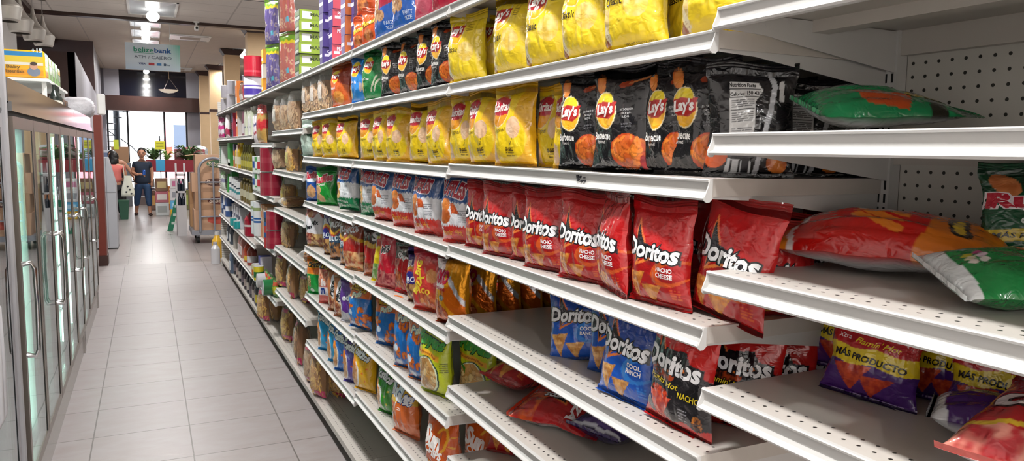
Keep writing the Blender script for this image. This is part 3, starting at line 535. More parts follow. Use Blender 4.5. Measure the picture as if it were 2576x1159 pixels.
# lower rows
kind('cheegreen', 13, 22, 6, [('f', '149a3c'), ('b', 13, 22, 'd8701a'), ('b', 12.6, 13.1, 'e8a42a'), ('spe', -3, 8, 2, 3.6, '8a6a3a', 'd0c08a', 1.4), ('e', -1, 2.6, 1.8, 1.2, 'd8e8dc')], [('CHEE', 0, 18.6, 8, 3, 6, '2a2010', .06, .1, 'e8b93a')], '0f7a30', desc='green and orange cheese puff bag')
kind('pinkm', 14, 22, 7, [('f', 'd06058'), ('sp', 10, 18, 'a84a3a', 'd89a7a', .9), ('b', 18.4, 22, '4a2a1c', .3, 1), ('p', [(-5.6, 5), (4, 5), (4, 9.4), (-5.6, 9.4)], 'e8e4ea')], [('m', -.8, 7.2, 3.4, 2.6, 0, '1c3c8c', .06, 0), ('h', 0, 11.8, 3, 3.6, 0, 'e8dcdc', .06, 0), ('TOS', 0, 19.8, 8, 2.4, -8, 'd8b838', .05, .1)], 'a84840', desc='pink bag of chocolate snacks')
kind('browncookie', 13, 22, 7.5, [('f', 'b0683c'), ('sp', 0, 9, '8a3c24', 'd8a070', .7), ('e', .8, 14, 2.6, 7, 'e4e0e4', 10)], [('PESOS', .8, 14, 10, 2.8, 74, '1d1d22', .05, .1)], '8a5030', desc='brown cookie bag with a white oval')
kind('purplewhite', 12, 22, 6, [('f', 'c4c4cc'), ('e', 0, 14, 5, 9, '5a1f88'), ('b', 18, 22, '5a1f88')], [('ed', 0, 13, 5.4, 3, 4, 'e8e4ee', .04, 0)], 'a8a8b0', desc='purple and white snack bag')
def chee(n, W, H, desc): kind(n, W, H, 8, [('f', '1467b4'), ('b', H * .72, H, 'd0641a', .3, .6), ('curls', -W * .45, W * .45, 1, H * .68, 12, 'd86f1c', '9c4210'), ('e', -3.4, 8, 1.6, 1.4, 'cfe0f0'), ('e', -3, 2.4, 2, 1.2, 'cfe0f0')], [('CHEETOS', 0, H * .93, 12, 2.4, -6, 'e0b52a', .07, .1, '2a2010'), ('Puffs', .2, H * .79, 7, 2.4, 10, 'e4e8cc', .05, .1, '1c5a8a')], '12508c', res=(56, 64), n_='cheese_puff_bag', desc=desc)
chee('cheeblue', 17, 21, 'blue cheese puff bag with an orange top'); chee('cheebig', 15, 24, 'tall blue cheese puff bag with an orange top')
kind('funyuns', 17.5, 25, 8.5, [('f', 'b3bf1c'), ('e', -1.6, 8, 7.4, 7, '1f3c30'), ('e', -1.8, 8, 7, 6.6, 'd8e0c0'), ('pile', -2, 8, 6.6, 6.2, 26, 1.5, 'b9894a', 'e8cf96'), ('p', [(-8.6, 16.4), (6, 13.8), (6, 15.8), (-8.6, 18.4)], 'e0a428'), ('lines', 6, 8.4, 10, 14, 5, '6a7010'), ('p', [(-7.4, 14.6), (-4.6, 9.8), (-4, 12.6)], '3a7a2a')],
     [('Funyuns', 0, 20.3, 14, 4.6, -8, '3f9a3a', .08, .1, '14301c'), ('Onion Flavored Rings', -1.4, 16.1, 12, 1.1, -10, '8a2a14', .01, 0)], '9aa428', res=HI, n_='snack_bag', desc='lime green onion ring bag')
def tost(n, c, d, desc, spots='d8641c'): kind(n, 14, 24, 8, [('f', c), ('e', -5, 9, 4.4, 7.6, 'e4e4e6'), ('ce', -5.4, 9, 4, 7, 'b07a4c', 'd8ac7c'), ('p', [(-6.6, 14), (-2, 13), (-3.4, 17), (-6.6, 18)], 'dd7f1c'), ('e', 3, 6, .5, .5, spots), ('e', 2, 10, .6, .6, spots), ('e', 4.4, 12.6, .5, .5, spots)], [('Tostitos', -.4, 19.6, 12, 3.6, -16, 'eef0f0', .05, .05, '1c1c20')], d, res=(48, 60), n_='tortilla_chip_bag', desc=desc)
tost('tosblue', '2a9ad0', '1f7ab0', 'light blue tortilla chip bag'); tost('tosmid', '2f6fc0', '2458a0', 'mid blue tortilla chip bag'); tost('tospurple', '5a4a9c', '4a3c84', 'violet tortilla chip bag'); tost('tosyellow', 'dcaa14', 'b88c10', 'yellow tortilla chip bag with orange dots'); tost('tosgreen', '2f8a1c', '246e16', 'green tortilla chip bag', 'd8c83a')
kind('bugles', 16.5, 25, 9, [('f', 'd2682a'), ('b', 15, 25, 'd0a428', .6, .4), ('sp', 0, 7, 'c25c28', 'd8805a', .6), ('b', 21, 25, '8a5a30', .4, .8), ('spe', -6, 9, 3, 4.4, '8a4a24', 'd0a070', .9), ('e', -5, 8, 1.8, 1.8, 'e0dcd8'), ('st', [(-2, 12), (-1, 15)], .3, 'e0cfc0')], [('BuGLes', .2, 18.6, 14, 5, -12, 'e4e8ee', .07, .05, '1c3c7a'), ('20', 1.6, 12.6, 2.4, 1.2, -6, 'f0e4dc', .03, 0)], '9a5a3a', res=(64, 80), n_='snack_bag', desc='orange and yellow corn snack bag')
kind('sun', 17, 24, 8, [('f', 'c9561a'), ('p', [(-8, 24), (8, 24), (8, 20), (0, 22), (-8, 19)], 'b84a14'), ('st', [(1.2, 17.6), (3, 19.4), (5, 19), (6, 16), (5, 12.6), (3.4, 11)], .5, 'dfa028'), ('st', [(6.8, 16.5), (8, 16.8)], .3, 'dfa028'), ('st', [(6.6, 13.6), (7.8, 13)], .3, 'dfa028'), ('p', [(-9, 8), (-2, 5), (8, 4.6), (3, 1.8), (-9, 4)], 'dd6f20'), ('lines', -6, 6, .6, 2.2, 2, 'e4cdb8')], [('Sun', -1.6, 15.2, 9, 6, -14, 'f4f0ec', .06, .1), ('CHIPS', -.8, 10.4, 9, 2.6, -14, 'f4f0ec', .05, .1), ('CHEDDAR', -4.4, 5.8, 6, 1.1, -14, 'e8c23a', .02, 0)], 'a9aab2', res=(64, 80), n_='snack_bag', desc='orange multigrain chip bag')
# bags lying on the near bay
kind('liegreen', 15, 27, 8, [('f', '10804a'), ('b', 23.5, 27, '0e6a3c'), ('p', [(-1, 8), (6, 9), (7, 16), (2, 18)], 'b8481c'), ('b', 20, 22.6, '1c1a10', .3, 1), ('st', [(-3, 20.6), (1, 22)], .6, 'd8b62a')], [('CHEE', 1, 21.4, 8, 2.2, 90, 'dcb52a', .06, .1)], 'c9cdd0', res=(56, 80), n_='cheese_puff_bag', wrap=1, desc='green cheese puff bag lying flat')
kind('liered', 18, 30, 12, [('f', 'b8140f'), ('b', 0, 3, 'd0741a', .4, .8), ('b', 3, 3.8, 'e0d4d0', .4, .8), ('b', 20, 30, 'd0701a', .3, .5)] + [('st', [(-5 + 3 * i, 9 + i), (-2 + 3 * i, 13 + i), (0 + 2.6 * i, 17)], .8, 'd97a22') for i in range(3)] + [('e', -5, 12, 1.4, 3, 'd8dce0', 20), ('st', [(-3, 22.6), (3, 24)], 1.2, '2a2010'), ('st', [(-2.6, 22.8), (2.6, 23.8)], .6, 'd8b62a')], [], 'c4c6ca', res=(64, 96), n_='cheese_puff_bag', wrap=1, desc='red and orange cheese puff bag lying flat')
kind('mega', 17, 28, 9, [('f', '0f4a2c'), ('b', 22, 28, '123c26', .5, .8), ('ce', -5.4, 24, 1.8, 2.8, 'a85c30', 'c87a48', 20), ('p', [(-2, 24.6), (1, 23.4), (2.6, 25), (1, 27), (-1.6, 26.6)], '1a1a1e'), ('p', [(2.6, 24.6), (6, 23.4), (7.6, 25), (6, 27), (3, 26.6)], '1a1a1e'), ('b', 10.4, 13.4, 'c4aa1c', .2, .6), ('sp', 4.6, 8, '0f3c24', '3a5a2c', .6)], [('Ruffles', -.4, 20.6, 15, 3.2, 3, 'b42034', .06, .1, 'ece0e4'), ('MEGA', .4, 17.3, 6, 1.5, 0, 'dfe8e2', .04, 0), ('CRUNCH', .2, 15.6, 7.6, 1.5, 0, 'dfe8e2', .04, 0), ('JALAPEÑO', 1.4, 14, 5.6, .8, 0, 'cdd8a8', .01, 0), ('MÁS PRODUCTO*', -.6, 11.9, 13, 1.5, -2, '1c1a10', .02, .1)], '0d3c24', res=HI, n_='potato_chip_bag', desc='dark green jalapeño potato chip bag standing')
kind('liemega', 20, 26, 9, [('f', '137a3a'), ('ce', -3, 17, 4.4, 2.2, 'b4602c', 'd07c40'), ('p', [(-8, 19), (10, 14), (10, 12), (-8, 18)], 'cdb21c'), ('b', 0, 3.4, 'dfe3e4', .3, .5), ('e', 3, 22, 3, 2, '15161a')] + [('e', -7 + 1.3 * i, 6 + .0 * i, .8, .8, c) for i, c in enumerate(('2f7ac0', '9ab8d8', 'cfd8e0'))] + [('e', -1 + 1.4 * i, 5.4, .8, .8, c) for i, c in enumerate(('d8c838', 'e0d8b8', 'e4d8d0'))] + [('e', -1 + 1.4 * i, 7, .8, .8, c) for i, c in enumerate(('b0447a', 'd0b8c8', 'dcd8d4'))], [('PRODUCTO', 3, 15.8, 9, 1.4, -15, '1c1a10', .02, .1), ('R', 8, 18, 3, 3, 0, 'a81e34', .06, .1, 'ece0e4')], 'c9cdcf', res=(72, 84), n_='potato_chip_bag', wrap=5, desc='green potato chip bag lying with coloured dots')
kind('chips', 18, 26, 9, [('f', 'a8161c'), ('sp', 0, 5, 'b02a30', 'd88a7a', .6), ('b', 5, 5.8, 'c8a42a', .4, .6), ('p', [(-7, 22), (-3, 23), (-4.6, 18.6)], 'c04a50')], [('Chips', .6, 11.5, 14, 6, 8, 'e6dcdc', .06, .3, '3a1418')], 'c0b8b8', res=HI, n_='snack_bag', wrap=1, desc='red snack bag with grey script')
kind('pizza', 16, 25, 7, [('f', 'a5151a'), ('sp', 0, 8, 'a5151a', 'c8501c', .4), ('p', [(-2, 14), (2.6, 15), (1, 9.4)], 'c8642c'), ('p', [(-1.4, 13.6), (1.9, 14.3), (.8, 10.4)], '231a1c'), ('p', [(-7, 20), (7, 20), (7, 24), (-7, 24)], 'b0202c'), ('e', -4, 22.6, 2.3, 1.9, 'cfd0d4'), ('e', -4, 22.6, 1.95, 1.6, '16161a'), ('e', 0, 22.6, 2.3, 1.9, 'cfd0d4'), ('e', 0, 22.6, 1.95, 1.6, '16161a'), ('e', 4, 22.6, 2.3, 1.9, 'cfd0d4'), ('e', 4, 22.6, 1.95, 1.6, '16161a')], [('Doritos', 0, 11.8, 10, 2.4, -90, 'f0f0f2', .03, .06, '1a181c'), ('PIZZA', 0, 17.8, 12, 2.2, 0, 'eae4e6', .05, .2)], 'c9c9cc', seal='9c1418', res=(64, 80), n_='tortilla_chip_bag', wrap=1, desc='red pizza tortilla chip bag lying flat')
kind('liepurple', 18, 24, 9, [('f', '2c1a52'), ('ch', [(-3, 16), (4, 17), (0, 9)], 'a8601c', 'd0903a'), ('ch', [(2, 12), (7, 13), (4, 7)], 'a8601c', 'd0903a'), ('b', 1.2, 2, 'c4c6d4', .3, .8), ('sp', 2, 5, '2c1a52', '5c4a84', .5)], [], '1e1440', res=(56, 64), n_='tortilla_chip_bag', wrap=1, desc='indigo tortilla chip bag lying flat')
kind('lieviolet', 15, 20, 8, [('f', '421a66'), ('b', 12, 16, 'd0b41c', .2, .5), ('b', 0, 3, 'd4d6da', .4, .6), ('sp', 16, 20, '421a66', 'a8441c', .5)], [('PRODUCTO', 0, 14, 9, 1.6, 0, '1c1710', .02, .1)], 'd0d2d6', res=(48, 56), n_='tortilla_chip_bag', wrap=1, desc='violet tortilla chip bag lying flat')
# ---------------------------------------------------------------- shape
_bm = {}
def bag_mesh(k, seed=0, flop=0.):
    """three meshes: body with its print, top seal, bottom seal (x across, -y front, z up)"""
    key = (k, seed, flop)
    if key in _bm: return _bm[key]
    K = KIND[k]; W, H, D = K['W'] / 100, K['H'] / 100, K['D'] / 100; nu, nv = K['res']; r = np.random.RandomState(seed * 31 + len(k))
    st, sb = .016 / H, .010 / H
    u = np.linspace(-1, 1, nu + 1); t = np.linspace(0, 1, nv + 1); T, U = np.meshgrid(t, u, indexing='ij')
    tt = np.clip((T - sb) / (1 - sb - st), 0, 1); g = np.sin(PI * tt) ** K['fat'] * (1.12 - .28 * tt)
    prof = np.clip(1 - np.abs(U) ** 3.0, 0, 1) ** .62
    hw = W / 2 * (1 - .11 * np.sin(PI * tt) ** .6)
    X = U * hw; Y = -D / 2 * g * prof
    so = seed * 7 + len(k) * 3 + 1
    def rid(fx, fz, s): return 1 - 2 * np.abs(vnoise(U * fx + 20, T * fz + 20, so + s, 'l'))
    e_top = np.exp(-((1 - T) * H) / .035); e_bot = np.exp(-(T * H) / .03); live = np.clip(np.sin(PI * tt), 0, 1) ** .4
    pl = .0045 * (e_top + e_bot) * vnoise(U * 9 + 30, T * 1.2 + 5, so + 1) * live
    cr = K['cr']
    Y = Y + pl + live * cr * (.0038 * vnoise(U * 1.7 + 9, T * 2.3 + 9, so + 2) + .0026 * rid(2.6, 3.4, 3) + .0013 * rid(5.2, 6.5, 4))
    X = X + .0030 * live * vnoise(U * 0 + 3, T * 5 + 7, so + 5) * np.abs(U)
    Zc = T * H + .004 * live * vnoise(U * 2 + 4, T * 3 + 4, so + 6)
    lean = flop * (np.clip(T - .72, 0, 1) / .28) ** 2
    Y = Y + lean * .05; Zc = Zc - abs(flop) * (np.clip(T - .72, 0, 1) / .28) ** 2 * .02
    Zc = Zc + .006 * e_top * np.sin(U * 3 + so)
    A = Art(K['W'], K['H'], nu, nv, seed=len(k) * 5 + 2)
    for op in K['ops']:
        if op[0] != 'f2': A.do(op)
    C = A.C
    P = np.stack([X, Y, Zc], -1)
    du, dv = np.gradient(P, axis=1), np.gradient(P, axis=0); Nn = np.cross(du, dv); Nn /= np.linalg.norm(Nn, axis=-1, keepdims=True) + 1e-9
    if Nn[nv // 2, nu // 2, 1] > 0: Nn = -Nn
    vs = [P.reshape(-1, 3)]; cs = [C.reshape(-1, 3)]
    def quads(a, b, o, flip=False):
        i, j = np.meshgrid(np.arange(b), np.arange(a), indexing='ij'); q = o + i * (a + 1) + j
        f = np.stack([q, q + 1, q + a + 2, q + a + 1], -1).reshape(-1, 4); return f[:, ::-1] if flip else f
    fs = [quads(nu, nv, 0)]; o = vs[0].shape[0]
    # back sheet
    nb = 14; ub = np.linspace(-1, 1, nb + 1); Tb, Ub = np.meshgrid(t, ub, indexing='ij'); ttb = np.clip((Tb - sb) / (1 - sb - st), 0, 1)
    lv = np.clip(np.sin(PI * ttb), 0, 1) ** .4
    hb = np.stack([np.interp(ub, u, X[i]) for i in range(nv + 1)]); Yb = D / 2 * (np.sin(PI * ttb) ** K['fat'] * (1.12 - .28 * ttb)) * np.clip(1 - np.abs(Ub) ** 2.3, 0, 1) ** .62 * .92
    edge = np.stack([np.interp(ub, u, Zc[i]) for i in range(nv + 1)]); Ye = np.stack([np.interp(ub, [-1, 1], [Y[i, 0], Y[i, -1]]) for i in range(nv + 1)])
    Yb = Yb + Ye + lv * cr * .003 * (1 - 2 * np.abs(vnoise(Ub * 2.5 + 40, Tb * 3.5 + 40, so + 8, 'l'))) * (1 - Ub ** 4)
    vs.append(np.stack([hb, Yb, edge], -1).reshape(-1, 3)); bc = np.tile(np.array(hx(K['back'])), (vs[-1].shape[0], 1)).reshape(nv + 1, nb + 1, 3)
    kx = C[:, -1]; wr = K['wrap']
    if wr: bc[:, -wr:] = kx[:, None]; bc[:, :wr] = C[:, :1]
    ln = ((np.arange(nv + 1) % 3) == 0) & (t > .12) & (t < .86)
    bc[ln, 4:-4] *= .35
    cs.append(bc.reshape(-1, 3)); fs.append(quads(nb, nv, o, True)); o += vs[-1].shape[0]
    nq = sum(len(f) for f in fs)
    # lettering laid over the front sheet
    tri = []
    def place(a, b, off):
        fu = np.clip((a / (W / 2) + 1) / 2 * nu, 0, nu - 1e-4); fv = np.clip(b / H * nv, 0, nv - 1e-4); i, j = int(fv), int(fu); q, s = fv - i, fu - j
        p = (P[i, j] * (1 - q) * (1 - s) + P[i + 1, j] * q * (1 - s) + P[i, j + 1] * (1 - q) * s + P[i + 1, j + 1] * q * s)
        return p + Nn[min(i, nv), min(j, nu)] * off
    for tx in K['txt']:
        txt, cx, cz, w, h, rot, col, th, sh = tx[:9]
        if not txt: continue
        a = math.radians(rot); ca, sa = math.cos(a), math.sin(a); lay = ([(tx[9], th + .055, .0007)] if len(tx) > 9 else []) + [(col, th, .0012)]
        for c, of, up in lay:
            v, f = text_flat(txt, w / 100, h / 100, of, sh); q = []
            for x, z in v: q.append(place(cx / 100 + x * ca - z * sa, cz / 100 + x * sa + z * ca, up))
            vs.append(np.array(q)); cs.append(np.tile(np.array(hx(c)), (len(q), 1))); tri += [[i + o for i in p] for p in f]; o += len(q)
    V = np.concatenate(vs); Cc = np.concatenate(cs); Fq = np.concatenate(fs).tolist() + tri
    me = bpy.data.meshes.new('bag_body'); me.from_pydata(V.tolist(), [], Fq); me.materials.append(K['m'])
    ca_ = me.color_attributes.new('Col', 'FLOAT_COLOR', 'POINT'); ca_.data.foreach_set('color', np.concatenate([Cc, np.ones((len(Cc), 1))], 1).astype(np.float32).ravel())
    sm = np.zeros(len(me.polygons), bool); sm[:nq] = True; me.polygons.foreach_set('use_smooth', sm); me.update()
    sc = hx(K['seal']) if K['seal'] else tuple(C[-2, nu // 2])
    out = [me]
    for row, h, sgn, nm, c in ((nv, .016, 1, 'top_seal', sc), (0, .010, -1, 'bottom_seal', tuple(C[1, nu // 2]))):
        b = MB(); ns = 5 if sgn > 0 else 2; nn = 16; vv = []
        ix = np.linspace(0, nu, nn + 1).round().astype(int)
        for s in range(ns + 1):
            for i in ix:
                p = P[row, i]; f = s / ns
                if sgn > 0: vv.append((p[0], p[1] + (.0012 if s % 2 else -.0012) + flop * f * .012, p[2] + f * h * (1 if flop == 0 else .7)))
                else: vv.append((p[0], p[1] - f * h * .9, p[2] + .0016 + .001 * math.sin(i)))
        b.add(vv, [(s * (nn + 1) + i, s * (nn + 1) + i + 1, (s + 1) * (nn + 1) + i + 1, (s + 1) * (nn + 1) + i) for s in range(ns) for i in range(nn)], 0, c, False)
        out.append(b.mesh(nm, K['m']))
    _bm[key] = out; return out
BAGS = []
ROWN = {'T': 'top row', 1: 'second row', 2: 'third row', 3: 'fourth row', 4: 'fifth row', 5: 'sixth row', 6: 'seventh row', 0: 'base deck'}
STAND = []
def set_bag(e):
    sx, d, sz = e['s']
    e['o'].matrix_world = Matrix.Translation((e['p'][0], e['p'][1], e['z'])) @ Matrix.Rotation(-PI / 2 + math.radians(e['yaw']), 4, 'Z') @ Matrix.Rotation(math.radians(e['roll']), 4, 'Y') @ Matrix.Rotation(math.radians(e['tip']), 4, 'X') @ Matrix.Diagonal((sx * e['k'], d * e['k'], sz, 1))
def settle(lim=.035, n=40):
    """ease neighbouring bags apart so that they touch instead of running into each other"""
    def box(e):
        a = math.radians(e['yaw']); f = (-math.cos(a), -math.sin(a)); t = (math.sin(a), -math.cos(a)); return f, t, e['D'] * e['s'][1] * e['k'] * .40, e['W'] * e['s'][0] * e['k'] * .44
    for it in range(n):
        hit = 0
        for i, A in enumerate(STAND):
            for B in STAND[i + 1:]:
                if abs(A['z'] - B['z']) > .12: continue
                dx, dy = B['p'][0] - A['p'][0], B['p'][1] - A['p'][1]
                if abs(dx) + abs(dy) > .4: continue
                fa, ta, a0, a1 = box(A); fb, tb, b0, b1 = box(B); best = None
                for ax in (fa, ta, fb, tb):
                    r = abs(fa[0] * ax[0] + fa[1] * ax[1]) * a0 + abs(ta[0] * ax[0] + ta[1] * ax[1]) * a1 + abs(fb[0] * ax[0] + fb[1] * ax[1]) * b0 + abs(tb[0] * ax[0] + tb[1] * ax[1]) * b1
                    s_ = dx * ax[0] + dy * ax[1]; o = r - abs(s_)
                    if o <= 0: best = None; break
                    if best is None or o < best[0]: best = (o, ax, 1 if s_ > 0 else -1)
                if best is None: continue
                o, ax, sg = best; hit += 1
                for E, m in ((A, -sg), (B, sg)):
                    if E.get('pin'): continue
                    for c in (0, 1): E['p'][c] = min(E['q'][c] + lim, max(E['q'][c] - (lim if c else .004), E['p'][c] + m * ax[c] * o * .3))
                    if it > 4: E['k'] = max(.72, E['k'] * .985)
        if not hit: break
    for e in STAND:
        if 'set' in e: e['set'](e)
        else: set_bag(e)
def bag(k, z, u=None, X=.02, h=None, yaw=0., tip=0., roll=0., seed=0, flop=0., row=None, label=None, yc=None, w=None, d=1., dz=0., c=None, pin=False):
    """a standing bag: u = photo column of its far (left) silhouette, X = gap behind the shelf lip, or c = (x, y) of its centre"""
    K = KIND[k]; D = K['D'] / 100 * d; hh = h or K['H'] / 100; w = w or K['W'] / 100 * .94; xx = XF + X + D * .5
    if c: xx, yc = c
    elif yc is None:
        yc = Yat(u, xx, z + hh * .5)
        for _ in range(5):
            ps = math.radians(yaw + min(30, 9 + 4.6 * yc)); p = math.atan2(xx, yc); n = (-math.cos(p), math.sin(p)); f = (-math.cos(ps), -math.sin(ps)); e = (math.sin(ps), -math.cos(ps))
            nf, ne = n[0] * f[0] + n[1] * f[1], n[0] * e[0] + n[1] * e[1]; A, B = (D * .5) ** 2 * nf, (w * .5) ** 2 * ne; q = math.sqrt(A * nf + B * ne)
            ox, oy = (A * f[0] + B * e[0]) / q, (A * f[1] + B * e[1]) / q; yc = Yat(u, xx + ox, z + hh * .5) - oy
        ms_ = math.sqrt((D * .5 * math.cos(ps)) ** 2 + (w * .5 * math.sin(ps)) ** 2) * .8
        if xx - ms_ < XF + X - .012: xx = XF + X - .012 + ms_
    if c is None: yaw += min(30, 9 + 4.6 * yc)
    ms = bag_mesh(k, seed, flop); sx, sz = w / (K['W'] / 100 * .93), hh / (K['H'] / 100 + .01)
    o = bpy.data.objects.new(K['name'], ms[0]); COL.objects.link(o)
    STAND.append(dict(o=o, p=[xx, yc], q=[xx, yc], z=z + .0015 + dz, yaw=yaw, roll=roll, tip=tip, s=[sx, d, sz], W=K['W'] / 100 * .93, D=K['D'] / 100, k=1., h=hh, pin=pin))
    set_bag(STAND[-1])
    link('top_seal', ms[1], o); link('bottom_seal', ms[2], o)
    o['category'] = 'snack bag'; BAGS.append((o, k, row, label, float(-yc))); return o
def lie(k, x, y, z, w, L, t, rz, seed=0, label=None, row=None, tx=0., ty=0.):
    """a bag lying on its back: centre x,y on the board at z; the bottom of the print points along angle rz"""
    K = KIND[k]; ms = bag_mesh(k, seed); o = bpy.data.objects.new(K['name'], ms[0]); COL.objects.link(o)
    S_ = Matrix.Diagonal((w / (K['W'] / 100), t / (K['D'] / 100), L / (K['H'] / 100), 1))
    o.matrix_world = Matrix.Translation((x, y, z + t * .5)) @ Matrix.Rotation(math.radians(rz), 4, 'Z') @ Matrix.Rotation(math.radians(tx), 4, 'X') @ Matrix.Rotation(math.radians(ty), 4, 'Y') @ Matrix.Rotation(-PI / 2, 4, 'X') @ Matrix.Translation((0, 0, -L / 2)) @ S_
    link('top_seal', ms[1], o); link('bottom_seal', ms[2], o)
    o['category'] = 'snack bag'; BAGS.append((o, k, row, label, float(-y))); return o
def lie2(k, a, b, z, w, t, seed=0, label=None, row=None, tx=0., ty=0., dz=0.):
    """lying bag from the bottom end a to the top end b, each (x, y) on the board"""
    L = math.hypot(b[0] - a[0], b[1] - a[1]); rz = math.degrees(math.atan2(b[1] - a[1], b[0] - a[0])) - 90
    return lie(k, (a[0] + b[0]) / 2, (a[1] + b[1]) / 2, z + dz, w, L, t, rz, seed, label, row, tx, ty)
# ================================================================== stocking the near bays
zC, zB, zA, zDn = SH['C'], SH['B'], SH['A'], SH['D']
# second row: yellow and black potato chips
for i, u in enumerate((1237, 1321, 1414, 1521, 1663, 1715)): bag('classic', 1.814, u, X=.005 if i < 4 else (.0, .09, .03, .02)[i - 3] if i - 3 < 4 else .02, seed=i % 4, yaw=(-4, 3, -3, 2, 0, 4, 0)[i], roll=(1, -1, 0, 1, 0, 0, 0)[i], w=.158, h=.212, row=1)
bag('classic', 1.815, 1121, X=.0, seed=2, w=.16, h=.212, yaw=2, row=1); bag('classic', 1.815, 1200, X=.09, seed=1, w=.15, h=.21, row=1)
for i, u in enumerate((957, 1003, 1046, 1086)): bag('bbq', 1.815, u, X=(.0, .015, .005, .0)[i], seed=i % 3, yaw=(5, -3, 4, 2)[i], w=.152, h=.212, row=1)
bag('laysgreen', 1.815, 913, X=.01, seed=1, w=.15, h=.22, row=1); bag('laysblue', 1.815, 881, X=.005, w=.15, h=.22, seed=2, row=1); bag('laysorange', 1.815, 833, X=.005, w=.155, h=.22, seed=0, row=1, yaw=-3)
# third row
for i, u in enumerate((1028, 1072, 1130, 1178, 1247)): bag('sabritas', 1.566 if u > 1100 else 1.557, u, X=(.01, .0, .015, .0, -.004)[i], seed=i % 4, yaw=(4, -6, 5, -4, 2)[i], roll=(2, -2, 1, -1, 0)[i], w=.15, h=.215, row=2)
for i, u in enumerate((905, 935, 970)): bag('sabritas', 1.557, u, X=(.01, .0, .01)[i], seed=(i + 1) % 4, yaw=(6, -3, 3)[i], w=.15, h=.21, row=2)
for i, u in enumerate((784, 808, 846)): bag('sabritas', 1.557, u, X=(.01, .005, .0)[i], seed=(i + 2) % 4, yaw=(0, 3, -3)[i], w=.155, h=.205, row=2)
bag('palegreen', 1.557, 756, X=.0, w=.15, h=.215, row=2)
bag('sabritas', 1.566, 1345, X=.055, seed=1, w=.15, h=.21, row=2, yaw=-5); bag('sabritas', 1.566, 1392, X=.03, seed=2, w=.15, h=.2, row=2, yaw=6)
for i, (u, X) in enumerate(((1416, .0), (1487, .0), (1622, .035), (1703, .03))): bag('bbq', 1.566, u if i < 3 else None, c=None if i < 3 else (.945, 1.128), pin=i > 1, X=X, seed=(1, 0, 2, 0)[i], yaw=(2, -2, 4, 20)[i], w=(.15, .165, .12, .145)[i], h=.218, row=2, d=.85)
for i, (x, y, a) in enumerate(((.982, 1.04, 54), (1.14, 1.06, 60), (1.255, 1.06, 66))): bag('bbqback', 1.566, c=(x, y), pin=i == 0, yaw=a, seed=i, w=(.15, .15, .14)[i], h=(.2, .183, .172)[i], row=2, d=.6, tip=(0, 6, 8)[i])
bag('bbq', 1.566, c=(1.1, 1.2), yaw=50, seed=1, row=2, h=.2); bag('bbq', 1.566, c=(1.24, 1.2), yaw=55, seed=2, row=2, h=.2)
# fourth row
for i, (u, X, y, w) in enumerate(((1169, .015, 6, .14), (1213, .0, -4, .155), (1281, .025, 2, .145), (1318, .002, -5, .16), (1406, .004, 0, .155), (1499, -.004, -30, .15), (1590, .003, -6, .16))): bag('nacho', 1.31, u, X=X, seed=i % 4, yaw=y, w=w, h=(.2, .205, .2, .205, .205, .215, .205)[i], row=3, roll=(2, -1, 1, -1, 1, 0, 1)[i], d=.85)
bag('nacho', 1.31, c=(.935, 1.035), seed=2, yaw=4, roll=9, tip=-4, w=.175, h=.225, row=3, d=.85, dz=-.002)
for i, (x, y, a) in enumerate(((1.03, 1.04, 70), (1.14, 1.06, 75), (1.225, 1.06, 80))): bag('nacho', 1.31, c=(x, y), seed=i, yaw=a, tip=14, w=.16, h=(.185, .19, .2)[i], row=3, d=.8)
for i, (x, y) in enumerate(((1.05, 1.3), (1.06, 1.5), (1.05, 1.7), (1.06, 1.9))): bag('nacho', 1.31, c=(x, y), seed=i, w=.165, h=.205, row=3, d=.8)
for i, (k, u, X, y, w) in enumerate((('rufblue', 768, .0, 0, .14), ('rufgreen', 795, .0, 4, .15), ('rufjal', 848, .0, -4, .155), ('rufjal', 904, .02, 4, .15), ('rufhot', 935, .005, -4, .155), ('rufhot', 985, .01, 3, .15), ('rufhot', 1036, .0, -3, .17), ('rufhot', 1110, .012, 4, .16))): bag(k, 1.30 if i > 1 else 1.29, u, X=X, seed=i % 3, yaw=y, w=w, h=(.2, .21)[i] if i < 2 else .238, row=3, d=1.08)
# fifth row
for i, (k, u, X, y, w) in enumerate((('mixwhite', 769, .0, 0, .15), ('mixpurple', 813, .02, 5, .14), ('mixblue', 828, .01, 4, .14), ('mixnavy', 852, .01, 3, .14), ('mixred', 863, .0, -4, .145))): bag(k, 1.013, u, X=X, seed=i % 3, yaw=y, w=w, h=.25, row=4, d=1.08)
for i, (k, u, X, y, w, r) in enumerate((('brownred', 915, .03, 8, .13, 0), ('yellowbag', 934, .02, 20, .13, 8), ('redwhite', 944, .0, 20, .13, 7), ('cherry', 990, .03, -6, .14, 2), ('mixpurple', 1024, .02, 8, .12, 0), ('bigmix', 1039, .0, 4, .15, 0), ('taxo', 1094, -.004, -2, .165, 0))): bag(k, 1.026, u, X=X, seed=i % 3, yaw=y, w=w, h=(.24, .25, .25, .22, .2, .235, .245)[i], row=4, roll=r, d=1.08)
for i, (x, y) in enumerate(((1.0, 2.33), (1.09, 2.33), (1.17, 2.32), (1.25, 2.31))): bag('taxo', 1.026, c=(x, y), seed=i, yaw=38, w=.165, h=.235, row=4, d=.7)
bag('ranch', 1.079, c=(.975, 1.6), seed=0, yaw=34, tip=-14, roll=-9, w=.165, h=.205, row=4, d=.8); bag('ranch', 1.079, c=(.985, 1.45), seed=1, yaw=24, tip=-6, roll=-3, w=.15, h=.215, row=4, d=.75); bag('ranch', 1.079, c=(.902, 1.29), seed=2, yaw=8, tip=-7, roll=2, w=.168, h=.222, row=4, d=.8)
bag('hot', 1.079, c=(.903, 1.115), seed=0, yaw=4, tip=-2, roll=3, w=.172, h=.222, row=4, d=.85)
